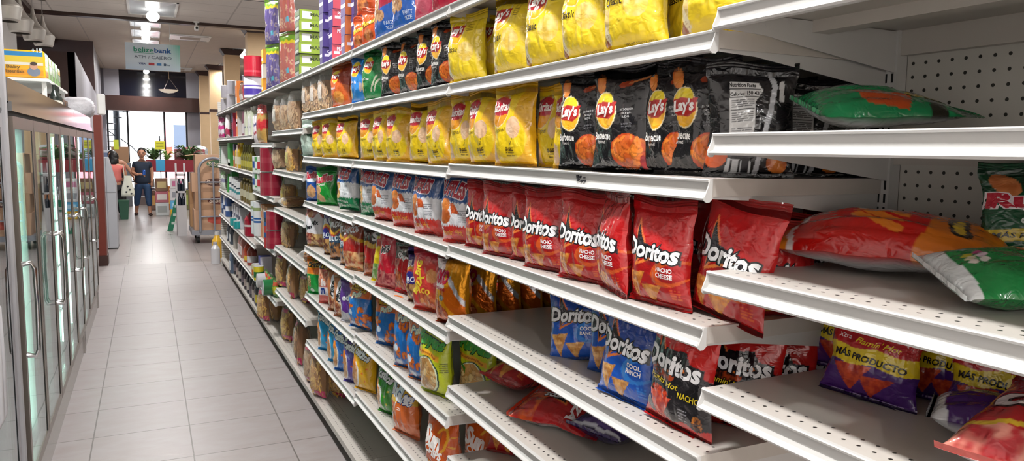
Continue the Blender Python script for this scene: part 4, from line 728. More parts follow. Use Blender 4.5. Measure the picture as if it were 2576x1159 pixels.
for i, (x, y, a, kk) in enumerate(((1.015, 1.07, 30, 'hot'), (1.09, 1.06, 40, 'hot'), (1.165, 1.06, 45, 'hot'), (1.245, 1.06, 40, 'ranch'))): bag(kk, 1.079, c=(x, y), seed=i % 3, yaw=a, tip=-4, w=.16, h=(.215, .2, .215, .215)[i], row=4, d=.7)
# sixth row
for i, (k, u, X, y, w) in enumerate((('cheegreen', 772, .0, 3, .125), ('pinkm', 800, .0, 6, .13), ('browncookie', 822, .0, 4, .125), ('browncookie', 838, .0, 8, .12), ('purplewhite', 856, .01, 4, .12), ('cheeblue', 876, .0, -4, .165), ('cheeblue', 944, .035, 6, .155), ('cheebig', 989, .0, 6, .14), ('cheebig', 1024, .0, 0, .15))): bag(k, .726 if i < 5 else .742, u, X=X, seed=i % 3, yaw=y, w=w, h=(.22, .25, .235, .225, .23, .22, .22, .275, .265)[i], row=5, d=1.08)
bag('funyuns', .742, 1054, X=-.006, seed=0, yaw=-3, w=.175, h=.248, row=5, roll=-2, d=1.08)
for i, (x, y, a) in enumerate(((1.01, 2.335, 30), (1.13, 2.33, 36), (1.24, 2.33, 40))): bag('funyuns', .742, c=(x, y), seed=i, yaw=a, w=.165, h=.235, row=5, d=.7)
# seventh row
for i, (k, u, X, y, w) in enumerate((('tosblue', 797, .01, 4, .135), ('tosblue', 822, .01, 4, .13), ('tosmid', 838, .005, 5, .135), ('tospurple', 862, .005, 5, .135), ('tosyellow', 889, .0, 0, .145), ('tosgreen', 947, .012, -3, .14), ('bugles', 984, .0, -4, .165), ('sun', 1072, .0, -2, .165))): bag(k, .423 if i < 4 else .456, u, X=X, seed=i % 3, yaw=y, w=w, h=(.25, .24, .24, .24, .235, .22, .25, .25)[i], row=6, d=1.08)
bag('sun', .456, c=(1.03, 2.33), seed=1, yaw=30, w=.16, h=.235, row=6, d=.75)
# bags lying about on the lower boards of the second bay
lie2('pizza', (.965, 1.875), (1.085, 1.63), .848, .19, .075, seed=1, ty=14, dz=.008, label='red pizza tortilla chip bag lying upside down with black octagons')
lie2('nacho', (.965, 2.06), (1.19, 2.13), .848, .19, .095, seed=2, label='red nacho chip bag lying flat at the far end of the board with coloured dots')
bag('nacho', .848, c=(1.2, 1.93), seed=1, yaw=12, tip=-20, w=.17, h=.2, d=.8, label='red nacho chip bag leaning behind the lying pizza chip bag')
lie2('liepurple', (1.0, 1.575), (1.21, 1.635), .848, .18, .09, label='indigo tortilla chip bag lying next to the red pizza bag')
bag('nacho', .611, c=(1.04, 2.13), yaw=38, tip=-22, w=.165, h=.2, d=.8, seed=3, label='red chip bag half hidden on the board at the bottom edge of the photo')
# near bay
lie2('liegreen', (.975, Yat(2020, .975, 1.68)), (1.19, Yat(2395, 1.19, 1.71)), 1.643, .15, .066, label='green cheese puff bag lying alone on the top open board', ty=14, dz=.012)
lie2('liered', (1.06, 1.02), (1.17, .66), 1.41, .17, .095, label='red and orange cheese puff bag lying on the third board beside the pegboard', ty=16, dz=.012)
bag('mega', 1.41, c=(1.22, .66), yaw=40, tip=-6, w=.17, h=.19, d=.8, seed=0, label='dark green jalapeño chip bag standing against the pegboard')
lie2('liemega', (.965, .655), (1.125, .545), 1.41, .185, .07, label='green chip bag lying with rows of coloured dots on its white edge', tx=3, ty=10, dz=.006)
bag('purple', 1.205, c=(1.055, .822), yaw=14, tip=-9, roll=3, w=.15, h=.16, seed=0, d=.8, label='purple tortilla chip bag with yellow band standing foremost on the lowest board')
bag('purple', 1.205, c=(1.17, .955), yaw=16, tip=-5, w=.14, h=.16, seed=1, d=.75, label='purple tortilla chip bag partly hidden at the left behind the foremost purple one')
for i, (x, y) in enumerate(((1.16, .768), (1.245, .76), (1.13, .66))): bag('purple', 1.205, c=(x, y), yaw=16, tip=-5, w=.13, h=.158, seed=i, d=.75, label=('purple tortilla chip bag just right of the foremost purple one', 'purple tortilla chip bag in deep shade second from the right', 'purple tortilla chip bag at the right edge above the red script bag')[i])
lie2('lieviolet', (1.04, .70), (1.12, .56), 1.205, .12, .07, label='violet and white tortilla chip bag lying under the standing purple bags')
lie2('chips', (.875, .475), (1.085, .50), 1.205, .2, .09, label='red snack bag with grey script at the lower right corner', tx=16, dz=.03)
# ---------------------------------------------------------------- clear bags of fried tortilla chips
CHIPM = printed('fried_chips', .5, bump=.4, bscale=80)
def clear_bag(z, u=None, c=None, w=.15, h=.24, D=.09, yaw=18., tip=0., roll=0., seed=0, X=.0, pink=(1, 1), tag_col=None, label='', flat=False, tone=0, nflk=95):
    D *= 1.2; w *= 1.08
    if c is None:
        xx = XF + X + D / 2; yc = Yat(u, xx, z + h / 2) - w * .28; c = (xx, yc)
    t = thing('tortilla_bag', label, 'snack bag', (c[0], c[1], z + (D * .5 if flat else .002)))
    E_ = Matrix.Rotation(-PI / 2 + math.radians(yaw), 4, 'Z') @ Matrix.Rotation(math.radians(roll), 4, 'Y') @ Matrix.Rotation(math.radians(tip), 4, 'X')
    if flat: E_ = Matrix.Rotation(math.radians(yaw), 4, 'Z') @ Matrix.Rotation(-PI / 2, 4, 'X') @ Matrix.Translation((0, 0, -h / 2))
    t.rotation_euler = E_.to_euler()
    if not flat:
        def put(e, t=t): t.location.x, t.location.y = e['p']
        STAND.append(dict(o=t, p=[c[0], c[1]], q=[c[0], c[1]], z=z + .002, yaw=yaw, s=[1, 1, 1], W=w, D=D, k=1., h=h, set=put))
    if flat: t.location = Vector(t.location) + E_.to_translation()
    r = random.Random(seed + 5); nu, nv = 22, 26; fill = .94 if pink[0] or pink[1] else .8
    def surf(u_, v_, k=1., so=0):
        g = max(0., math.sin(PI * min(1, max(0, v_ * .9 + .05 if k < 1 else v_)))) ** .45; pr = max(0., 1 - abs(u_) ** 2.4) ** .55
        return (u_ * w / 2 * (1 - .1 * g) * k, D / 2 * g * pr * k * (1.1 - .25 * v_), h * (.5 + (v_ - .5) * (1 if k == 1. else .86)) - (0 if k == 1. else h * .035))
    # film
    b = MB(True); vs = []
    for sgn in (-1, 1):
        q = []
        for j in range(nv + 1):
            for i in range(nu + 1):
                x, y, zz = surf(i / nu * 2 - 1, j / nv); n = .004 * math.sin(i * 1.7 + j * .9 + seed) * math.sin(j * .8 + seed * 2) * (1 if 1 < j < nv - 1 else .3)
                q.append((x, sgn * y + n, zz))
        b.add(q, [(j * (nu + 1) + i, j * (nu + 1) + i + 1, (j + 1) * (nu + 1) + i + 1, (j + 1) * (nu + 1) + i) for j in range(nv) for i in range(nu)])
    b.build('film', CLEAR, t)
    # the chips
    cols = (('94621f', 'e6bb62', 'c08a3c', 'd8a850'), ('8c5a26', 'cc9a58', 'a87840', 'b88a48'), ('a07850', 'd8b890', 'b89068', 'c8a47c'))[tone]
    k = MB(True); q = []
    for sgn in (-1, 1):
        q = []
        for j in range(nv + 1):
            for i in range(nu + 1):
                x, y, zz = surf(i / nu * 2 - 1, j / nv * fill, .9); n = .006 * r.uniform(-1, .6)
                q.append((x, sgn * max(0, y - .006) + n * .6, zz))
        for j in range(nv):
            for i in range(nu):
                pass
        o = 0
        k.add(q, [(j * (nu + 1) + i, j * (nu + 1) + i + 1, (j + 1) * (nu + 1) + i + 1, (j + 1) * (nu + 1) + i) for j in range(nv) for i in range(nu)], 0, cols[0], True)
    for n in range(nflk):
        x, y, zz = surf(r.uniform(-.82, .82), r.uniform(.05, .93) * fill, .9); y -= .005; sg = -1 if r.random() < .7 else 1; a = r.uniform(0, 6.28); s = r.uniform(.016, .034) * (1 if tone < 2 else .7); tl = r.uniform(-.35, .35); m_ = 3 if tone != 2 else 4
        pts = [(x + s * math.cos(a + i * 2 * PI / m_), sg * y + tl * s * math.sin(a + i * 2.1) * .5, zz + s * math.sin(a + i * 2 * PI / m_)) for i in range(m_)]
        k.add(pts + [(p, w_ + .002 * sg, z_) for p, w_, z_ in pts], [tuple(range(m_)), tuple(range(m_, 2 * m_))[::-1]] + [(i, (i + 1) % m_, m_ + (i + 1) % m_, m_ + i) for i in range(m_)], 0, r.choice(cols[1:]), False)
    ch = k.build('fried_chips', CHIPM, t); ch['kind'] = 'stuff'
    def band(v0, v1, col, nm, u0=-.97, u1=.97):
        b = MB(True); q = [];
        for j in range(4):
            for i in range(nu + 1):
                x, y, zz = surf(u0 + (u1 - u0) * i / nu, v0 + (v1 - v0) * j / 3); q.append((x * 1.004, -y - .0012, zz))
        b.add(q, [(j * (nu + 1) + i, j * (nu + 1) + i + 1, (j + 1) * (nu + 1) + i + 1, (j + 1) * (nu + 1) + i) for j in range(3) for i in range(nu)], 0, col, True)
        b.build(nm, FILM, t)
    if pink[1]: band(.83, .93, 'b01a4a', 'printed_band', -.5, .6)
    if pink[0]: band(.02, .17, 'b01a55', 'printed_band')
    if tag_col: band(.28, .62, tag_col, 'paper_label', -.45, .2)
    return t
clear_bag(.11, 667, w=.15, h=.285, D=.11, X=-.045, seed=1, yaw=24, label='clear bag of tortilla chips overhanging the deck edge, farthest one on the deck')
clear_bag(.11, 682, w=.16, h=.30, D=.12, X=.0, seed=2, yaw=-4, pink=(0, 1), label='clear bag of tortilla chips touching the overhanging bag on the deck')
clear_bag(.11, 724, w=.15, h=.27, D=.1, X=.03, seed=3, label='clear bag of tortilla chips with pink base, third from the far end of the deck')
clear_bag(.11, 757, w=.15, h=.33, D=.11, X=.0, seed=4, tone=1, yaw=-6, label='tallest clear bag of tortilla chips on the deck under the light blue bags')
clear_bag(.11, 783, w=.14, h=.26, D=.09, X=-.005, seed=5, tone=2, label='pale clear bag of chips on the deck second from the near end')
clear_bag(.11, 803, w=.15, h=.29, D=.1, X=-.02, seed=6, label='clear bag of tortilla chips nearest the empty part of the deck')
clear_bag(.11, 850, w=.14, h=.2, D=.09, X=.09, seed=7, label='clear bag of chips with pink base set back in the shade of the deck')
clear_bag(.539, 709, w=.13, h=.265, D=.085, seed=8, label='slim clear bag of tortilla chips with pink bands, the farther of the two')
clear_bag(.539, 737, w=.14, h=.27, D=.09, seed=9, label='slim clear bag of tortilla chips with pink bands, the nearer of the two', yaw=-4)
clear_bag(.539, 770, w=.13, h=.2, D=.08, X=.06, seed=10, label='clear bag of chips with a pink base half hidden behind the slim pair')
clear_bag(.871, 724, w=.15, h=.25, D=.1, X=.01, seed=11, tone=1, pink=(0, 0), label='crumpled clear bag of dark fried chips standing above the lying round bag', roll=8)
clear_bag(.871, c=(.93, 4.83), w=.14, h=.17, D=.085, seed=12, tone=1, pink=(0, 0), flat=True, yaw=60, label='shiny clear bag of chips lying at the board end by the orange puff bag')
clear_bag(1.16, 723, w=.15, h=.23, D=.1, X=.03, seed=13, pink=(0, 0), tag_col='c9a23a', roll=6, label='clear bag of chips with a yellow paper label')
clear_bag(1.16, c=(.96, 5.75), w=.14, h=.19, D=.075, seed=14, tone=1, pink=(0, 0), flat=True, yaw=88, label='clear bag lying flat beside the yellow labelled chip bag')
clear_bag(1.444, 704, w=.16, h=.2, D=.1, X=.0, seed=15, tone=2, pink=(0, 0), label='clear bag of pale crisps under the small dark packs', roll=-5)
clear_bag(1.444, 736, w=.14, h=.21, D=.09, X=.0, seed=16, pink=(0, 0), tag_col='d8c878', label='clear bag of crisps with a cream paper strip')
clear_bag(1.728, 705, w=.15, h=.26, D=.1, X=-.01, seed=17, tone=2, pink=(0, 0), tag_col='d4d0c8', label='clear bag of pasta curls with a white label, farthest of three')
clear_bag(1.728, 724, w=.16, h=.25, D=.1, X=.0, seed=18, tone=2, pink=(0, 0), label='clear bag of pasta curls in the middle of three')
clear_bag(1.728, 742, w=.14, h=.26, D=.09, X=.0, seed=19, tone=2, pink=(0, 0), label='clear bag of pasta curls beside the churro bags')
for i, u in enumerate((776, 797, 818)): clear_bag(1.815, u, w=.13, h=.222, D=.07, X=.0, seed=20 + i, tone=2, pink=(0, 0), tag_col='d6cdc4', label=('clear bag of brown snack sticks with a white label, farthest of three', 'clear bag of brown snack sticks with a white label, middle of three', 'clear bag of brown snack sticks next to the orange potato chip bag')[i], nflk=110)
# ---------------------------------------------------------------- labels
def label_bags():
    by = {}
    for e in BAGS:
        if e[3]: e[0]['label'] = e[3]; continue
        by.setdefault((e[1], e[2]), []).append(e)
    for (k, row), L in by.items():
        L.sort(key=lambda e: e[4]); d = KIND[k]['desc']
        for i, (o, *_x) in enumerate(L):
            rn = ROWN[row]
            o['label'] = f'{d} in the {rn}' if len(L) == 1 else f'{d}, {ORD[i] if i < 12 else "last"} from the far end, {rn}'
            if len(L) > 1: o['group'] = f'{KIND[k]["desc"]}s in the {rn}'
# ================================================================== cartons, cans, bottles and packs on the upper board and in the far bays
def at(u, z, X=.06): return (XF + X, Yat(u, XF + X, z))
def carton(u, z, w, d, h, cf, cs, label, group=None, X=.02, cat='box', name='carton', lab=None, stripe=None, txt=None, yaw=0., stk=0, side=None):
    """box: u = photo column of its near front corner, cf front colour, cs colour of the near side"""
    y1 = Yat(u, XF + X, z + h / 2) + w / 2; b = MB()
    dx, dy = d / 2, w / 2
    b.box(-dx, dx, -dy, dy, 0, h, 0, cf)
    b.add([(-dx + .001, -dy - .0006, .001), (dx - .001, -dy - .0006, .001), (dx - .001, -dy - .0006, h - .001), (-dx + .001, -dy - .0006, h - .001)], [(0, 1, 2, 3)], 0, cs)
    if lab: b.add([(-dx + d * .1, -dy - .0012, h * .15), (-dx + d * .5, -dy - .0012, h * .15), (-dx + d * .5, -dy - .0012, h * .82), (-dx + d * .1, -dy - .0012, h * .82)], [(0, 1, 2, 3)], 0, lab)
    if side:
        for (c, a0, a1, z0, z1) in side: b.add([(-dx + d * a0, -dy - .0011, h * z0), (-dx + d * a1, -dy - .0011, h * z0), (-dx + d * a1, -dy - .0011, h * z1), (-dx + d * a0, -dy - .0011, h * z1)], [(0, 1, 2, 3)], 0, c)
    if stripe:
        for (c, z0, z1) in stripe:
            b.add([(-dx - .0008, dy * .96, h * z0), (-dx - .0008, -dy * .96, h * z0), (-dx - .0008, -dy * .96, h * z1), (-dx - .0008, dy * .96, h * z1)], [(0, 1, 2, 3)], 0, c)
    if txt:
        for (t, c, zz, hh, where) in txt:
            if where == 'f': put_text(b, t, w * .8, h * hh, lambda p, q: (-dx - .0014, -p, h * zz + q), c, .03)
            else: put_text(b, t, d * .5, h * hh, lambda p, q: (d * .2 + p, -dy - .0016, h * zz + q), c, .03)
    o = b.build(name, CARD, None, (XF + X + dx, y1, z + .001), math.radians(yaw)); tag(o, label, cat, group); return o
for i in range(6):
    carton(752, ZT + i * .0665, .13, .15, .066, '3d4a42', '86a02a', f'lime green carton with a white label, {ORD[i]} from the bottom of its stack', 'stack of lime green cartons', X=.0 + .004 * (i % 2), lab='d4d4d6', stripe=[('5f7a3a', .45, .85), ('c0c8c4', .1, .35)], txt=[('MAN', '38441a', .55, .28, 's')], yaw=(0, 2, -1, 1, 0, 2)[i])
def small_stack(u, n, cf, cs, label, group, X, w=.085, d=.06, h=.088, txt='CB', z0=ZT):
    for i in range(n): carton(u, z0 + i * (h + .001), w, d, h, cf, cs, label.format(ORD[i]), group, X=X, name='snack_carton', stripe=[('d8d4e4', .42, .62)], side=[('d8d4e4', .2, .7, .45, .62)] if i % 2 == 0 else None, txt=[(txt, 'e4e0ee', .75, .2, 's')], yaw=(i * 37 % 7) - 3)
small_stack(812, 4, '3a2a6c', '47367c', 'dark purple carton, {} from the bottom of the stack beside the green cartons', 'purple cartons beside the green ones', .0)
small_stack(836, 4, '3f2f74', 'c04458', 'purple and pink carton, {} from the bottom of its stack', 'purple and pink cartons', .02, txt='PEA')
small_stack(868, 4, '4a3070', 'cc6a2c', 'purple and orange carton, {} from the bottom of its stack', 'purple and orange cartons', .0, txt='CHO')
small_stack(890, 3, '463a74', '5a3a64', 'purple carton, {} from the bottom of the stack by the orange bags', 'purple cartons by the orange bags', .03, txt='DIP')
kind('reese', 12, 15, 5, [('f', 'd4541c'), ('ce', 0, 4, 3.4, 2.6, '8a3c1c', 'c87a3a'), ('b', 13, 15, 'c84a18')], [('Pieces', 0, 9.6, 8, 2.6, 14, 'e0b43a', .05, .1, '5a2410')], 'b04414', desc='orange candy bag', n_='candy_bag')
bag('reese', ZT, 888, X=.0, h=.135, w=.11, seed=0, label='small orange candy bag lying in front of the purple cartons'); bag('reese', ZT, 910, X=.0, h=.15, w=.115, seed=1, label='orange candy bag standing beside the blue nut bags'); bag('reese', ZT + .15, 896, X=.02, h=.16, w=.13, seed=2, label='upper orange candy bag with yellow lettering above the other two')
kind('nuts', 16, 26, 7, [('f', '1b5ab4'), ('p', [(-1, 12), (9, 15), (9, 26), (-1, 26)], 'a81f3c'), ('spe', -4.6, 14, 3, 8, '9a6a44', 'd8b48a', 1.1), ('spe', -1, 9, 3, 2.4, '8a5a34', 'c89a6a', 1.2)], [('Salted', 3.6, 21, 7, 2, 84, 'e4d4d8', .02, .3), ('Peanuts', 6, 20, 8, 2, 84, 'e4d4d8', .02, .3), ('PARTY', 4, 6, 5, 1.4, 4, 'c0d4ec', .02, 0), ('SIZE', 4, 4, 4, 1.3, 4, 'c0d4ec', .02, 0)], '164a90', desc='blue peanut bag', n_='nut_bag', res=(48, 64))
bag('nuts', ZT, 941, X=.0, h=.26, seed=0, label='blue peanut bag with a crimson corner beside the orange candy'); bag('nuts', ZT, 985, X=.0, h=.26, seed=1, label='second blue peanut bag, left of the pink bag')
kind('pinkbag', 15, 25, 7, [('f', 'c03a5a'), ('e', 0, 10, 5, 8, 'cc5a70')], [('NUTS', 0, 18, 9, 3, 8, 'e8d4dc', .05, .1)], '98284a', desc='pink nut bag', n_='nut_bag')
bag('pinkbag', ZT, 1040, X=.0, h=.25, seed=0, label='pink nut bag on the top board'); kind('grnbag', 15, 25, 7, [('f', '13603a'), ('b', 0, 5, 'b01f3c')], [], '0c4a2c', n_='snack_bag', desc='dark green bag')
bag('grnbag', ZT, 1083, X=.0, h=.24, seed=1, label='dark green bag cut off by the top edge of the photo')
def treat(n, c1, c2, c3): kind(n, 16, 34, 6, [('f', c1), ('b', 29, 34, '6f9a2e', .5, 1.2), ('b', 27.4, 29.4, 'd0bc2c', .5, 1.2), ('curls', -6.5, 6.5, 4, 25, 14, c2, c3), ('p', [(1, 6), (4.4, 6.6), (4.4, 10), (1, 9.4)], '5ab4cc')] + [('st', [(-5 + i * 3.2, 2), (-5 + i * 3.2, 26)], .25, c3) for i in range(4)], [], c3, m=GLOSS, n_='pretzel_bag', desc='')
treat('treatp', '5e5288', 'a09298', '6c629a'); treat('treato', 'b8685c', 'd0a888', 'b0606c')
bag('treatp', ZT, 668, X=.0, h=.335, w=.15, seed=0, label='lower violet treat bag at the far end of the top board'); bag('treato', ZT, 703, X=.0, h=.335, w=.15, seed=1, label='lower pink treat bag on the top board beside the green cartons')
bag('treatp', ZT + .34, 666, X=.0, h=.335, w=.15, seed=2, label='upper violet treat bag resting on the lower one'); bag('treato', ZT + .34, 702, X=.0, h=.335, w=.15, seed=0, label='upper orange treat bag resting on the lower pink one')
# ---- generic shapes for the far bays
def can(u, z, r, h, body, label, cat='can', bands=(), lid='b8b8b8', X=.06, group=None, name='can', horiz=False):
    x, y = at(u, z + h / 2, X); b = MB(True)
    ys = [(r * .94, 0), (r, .004)]; cols = [lid]
    cut = sorted(set([0.03] + [q for bd in bands for q in bd[:2]] + [.97]))
    for p in cut: ys.append((r, h * p))
    ys += [(r, h - .004), (r * .94, h), (r * .9, h - .003), (0, h - .003)]
    for i in range(1, len(ys) - 1):
        m = (ys[i][1] + ys[i + 1][1]) / 2 / h; c = body
        for z0, z1, cc in bands:
            if z0 <= m <= z1: c = cc
        if i >= len(ys) - 4: c = lid
        cols.append(c)
    b.lathe(ys, 18, 0, None, cols=cols); b.lathe([(0, 0), (r * .94, 0)], 18, 0, lid)
    o = b.build(name, GLOSS, None, (x, y, z + .001))
    if horiz: o.rotation_euler = (0, -PI / 2, 0); o.location = (x + h / 2, y, z + r + .001)
    tag(o, label, cat, group); return o
def bottle(u, z, r, h, body, cap, label, lab=None, neck=.3, X=.06, cat='bottle', group=None, name='bottle', m=None, lz=(.2, .6)):
    x, y = at(u, z + h / 2, X); b = MB(True); hn = h * (1 - neck)
    b.lathe([(0, 0), (r * .9, 0), (r, .008), (r, hn * .86), (r * .8, hn), (r * .34, hn + h * neck * .4), (r * .32, h * .94)], 16, 0, body)
    o = b.build(name, m or GLOSS, None, (x, y, z + .001))
    c = MB(True); c.lathe([(r * .36, h * .92), (r * .38, h * .93), (r * .38, h), (0, h)], 12, 0, cap); c.build('cap', GLOSS, o)
    if lab:
        l = MB(True); l.lathe([(r * 1.01, hn * lz[0]), (r * 1.01, hn * lz[1])], 16, 0, lab); l.build('paper_label', CARD, o)
    tag(o, label, cat, group); return o
def jug(u, z, w, d, h, body, cap, label, lab=None, X=.06, cat='bottle', name='jug', group=None):
    """flat-sided plastic bottle with a handle shoulder"""
    x, y = at(u, z + h / 2, X); b = MB(True); n = 14
    prof = [(0, .0), (.96, 0), (1, .02), (1, .62), (.86, .78), (.45, .9), (.3, .93), (.3, .97)]
    for (a0, z0), (a1, z1) in zip(prof, prof[1:]):
        def rg(k, zz): return [(d / 2 * k * math.copysign(abs(math.cos(t)) ** .6, math.cos(t)), w / 2 * k * math.copysign(abs(math.sin(t)) ** .6, math.sin(t)), zz * h) for t in [2 * PI * i / n for i in range(n)]]
        v = rg(a0, z0) + rg(a1, z1); b.add(v, [(i, (i + 1) % n, n + (i + 1) % n, n + i) for i in range(n)], 0, body, True)
    o = b.build(name, GLOSS, None, (x, y, z + .001))
    c = MB(True); c.lathe([(w * .2, h * .94), (w * .21, h), (0, h)], 12, 0, cap); c.build('cap', GLOSS, o)
    if lab: l = MB(); l.box(-d / 2 - .001, d / 2 + .001, -w * .38, w * .38, h * .14, h * .5, 0, lab); l.build('paper_label', CARD, o)
    tag(o, label, cat, group); return o
def pouch(u, z, w, h, d, bands, label, X=.0, cat='pack', name='pouch', seed=0, txt=None):
    k = f'pouch{u}{z}'; kind(k, w * 100, h * 100, d * 100, [('f', bands[0])] + [('b', z0 * h * 100, z1 * h * 100, c, .2, 1.) for c, z0, z1 in bands[1:]], [(t_, 0, h * 100 * zz, w * 80, h * 100 * hh, 0, c, .04, 0) for t_, c, zz, hh in (txt or [])], bands[0], res=(16, 20), n_=name, fat=.4)
    xx = XF + X + d / 2; o = bpy.data.objects.new(name, bag_mesh(k, seed)[0]); COL.objects.link(o)
    o.matrix_world = Matrix.Translation((xx, Yat(u, xx, z + h / 2), z + .001)) @ Matrix.Rotation(-PI / 2 + math.radians(14), 4, 'Z')
    tag(o, label, cat); return o
zf = SH['F']; ze = SH['E']
# top board, far bays
for i, u in enumerate((567, 582)):
    x = f'clear grey lidded jar on the top board, {("farther", "nearer")[i]} of the bottom pair'; can(u, ZT, .055, .17, '8d8a90', x, 'jar', lid='d0ced0', X=.07, name='jar')
    can(u + 1, ZT + .172, .055, .16, '86838a', f'clear plastic jar stacked on the {("farthest", "nearer")[i]} jar of the end pair', 'jar', lid='d4d2d4', X=.07, name='jar')
carton(595, ZT, .12, .12, .24, 'd8d4d0', 'cf7422', 'orange and white carton at the far end of the top board', X=.0, stripe=[('cf7422', .3, .8)])
pouch(599, ZT, .12, .25, .06, ['66788c', ('8898a8', .5, .6)], 'grey blue pouch on the top board between orange carton and red packs')
pouch(610, ZT, .12, .2, .06, ['8a6a5a', ('d8d4d0', .15, .4)], 'brown pouch with a white label on the top board'); pouch(618, ZT, .11, .2, .06, ['a8182c', ('c03040', .5, .6)], 'crimson pouch on the top board')
for i, u in enumerate((598, 622)): can(u, ZT + .215, .06, .16, '57555c', f'dark clear jar with a grey lid standing high, {("farther", "nearer")[i]} of two', 'jar', lid='c4c4c6', X=.21, name='jar')
b_ = MB(); ya_, yb_ = Yat(622, XF + .21, 2.3) - .12, Yat(598, XF + .21, 2.3) + .1; b_.box(XF + .14, XF + .32, ya_, yb_, ZT + .205, ZT + .213)
b_.box(XF + .28, XF + .31, ya_ + .02, yb_ - .02, ZT, ZT + .205)
tag(b_.build('display_riser', SHELFW), 'low white riser under the two high jars on the top board', 'stand')
can(637, ZT, .085, .19, 'd6d2dc', 'white and purple tub under the red tub on the top board', 'tub', ((.15, .45, '3c2a8c'), (.55, .62, '5a48a0')), lid='d8d4dc', X=.04, name='tub')
can(637, ZT + .192, .085, .185, 'a8142c', 'red tub stacked on the purple tub', 'tub', ((.2, .3, 'c83a4c'),), lid='a01428', X=.04, name='tub')
for i in range(3): carton(662, ZT + i * .115, .1, .11, .113, 'd9a21c' if i != 1 else 'd8d4cc', ('d8901c', 'd9cfc0', 'e0a02c')[i], f'orange and white carton, {ORD[i]} from the bottom of the narrow stack before the treat bags', 'stack of orange cartons', X=.01, stripe=[('d8d4d0', .2, .4)])
# far bays, second board
Z1, Z2, Z3, Z4, Z5 = zf[1:]
pouch(558, Z1, .2, .28, .08, ['d4ccd4', ('a8186a', .75, 1), ('a8186a', 0, .2), ('b82a78', .4, .6)], 'white and magenta pack at the far end of the second board'); pouch(573, Z1, .13, .27, .06, ['d8d0d4', ('a01f4a', .1, .4)], 'white pack with a crimson base, second board')
carton(586, Z1, .14, .1, .27, '2c3a5c', 'b02a48', 'navy and crimson carton on the second board of the far bays', stripe=[('b02a48', .3, .6)]); carton(597, Z1, .12, .1, .27, 'd9752a', 'd8d0cc', 'orange carton with a round navy mark on the second board', stripe=[('d8d4d4', .4, .7), ('2c3a5c', .5, .58)])
carton(614, Z1, .2, .12, .25, '6a1c3c', 'd8ccd0', 'maroon and white carton on the second board', stripe=[('d4ccd0', .1, .5)])
for i, u in enumerate((618, 625, 632)): carton(u, Z1, .11, .1, .25 - .01 * i, 'cfd4c0', 'c8cfb8', f'pale green card pack, {ORD[i]} from the far end of the second board', 'pale green card packs', stripe=[('6a7a8a', .3, .36)])
for i, u in enumerate((636, 642)): bottle(u, Z1, .045, .27, 'dcdcdc', 'ececec', f'white slim bottle on the second board, {("farther", "nearer")[i]} of two', lab='c8c4c8')
pouch(646, ze[1], .12, .25, .05, ['d8d0d8', ('a83a4a', .3, .4), ('3a3a6a', .6, .7)], 'white pack with a red dot beside the pasta bag'); pouch(660, ze[1], .2, .33, .09, ['b8202a', ('b08a4a', 0, .35), ('b08a4a', .6, .75), ('b8202a', .35, .6)], 'tall red pasta bag with two clear windows', txt=[('la', 'e8e0e0', .86, .07), ('moderna', 'e8e0e0', .8, .06)], cat='pasta bag')
# third board
carton(556, Z2, .16, .1, .24, '1c6a4a', 'cfd4d0', 'dark green and white carton at the far end of the third board'); carton(578, Z2, .26, .12, .27, '2c8a34', '2c8a34', 'bright green carton with a yellow and white foot', stripe=[('d8c83a', 0, .14), ('d4dcd4', .0, .3)]); carton(590, Z2, .14, .1, .26, 'd06a28', '33305c', 'orange and navy carton on the third board', stripe=[('33305c', .7, 1), ('d8d0cc', .3, .5)]); carton(598, Z2, .1, .1, .25, 'd4c8c0', 'd08a5a', 'cream and orange carton on the third board')
for i, u in enumerate((603, 609)): bottle(u, Z2, .05, .27, 'c0a01c', 'd8c030', f'yellow oil bottle on the third board, {("farther", "nearer")[i]} of two', lab='d4d0b0', neck=.25)
for i, u in enumerate((615, 620.5, 626, 631, 636)): bottle(u, Z2, .038, .25, '6f6a24', '8a8640', f'olive oil bottle, {ORD[i]} from the far end of the third board', lab='a8a040', group='olive oil bottles', neck=.4)
for k_ in range(2):
    for i, (u, c, q) in enumerate(((649, 'c8ccd0', '2c4a8c'), (655, '4a8a4a', 'd8dcd8'), (661, 'c8c8c0', 'b82a3a'), (669, '3a7a40', 'd8c8b8'))): can(u, ze[2] + k_ * .152, .048, .15, c, f'{("upper", "lower")[1 - k_]} food can, {ORD[i]} of the row beside the big red cans', 'can', ((.3, .7, q), (.05, .2, 'd0d4d0')), group='food cans beside the red cans', X=.03)
for k_ in range(2): can(682, ze[2] + k_ * .19, .085, .188, '98243a', f'{("lower", "upper")[k_]} large red can next to the clear crisp bags', 'can', ((.35, .6, 'a5384a'),), X=.02)
can(700, ze[2], .05, .17, '6a8a3a', 'green and olive can behind the red cans', 'can', ((.2, .4, '1c5a2c'),), X=.1)
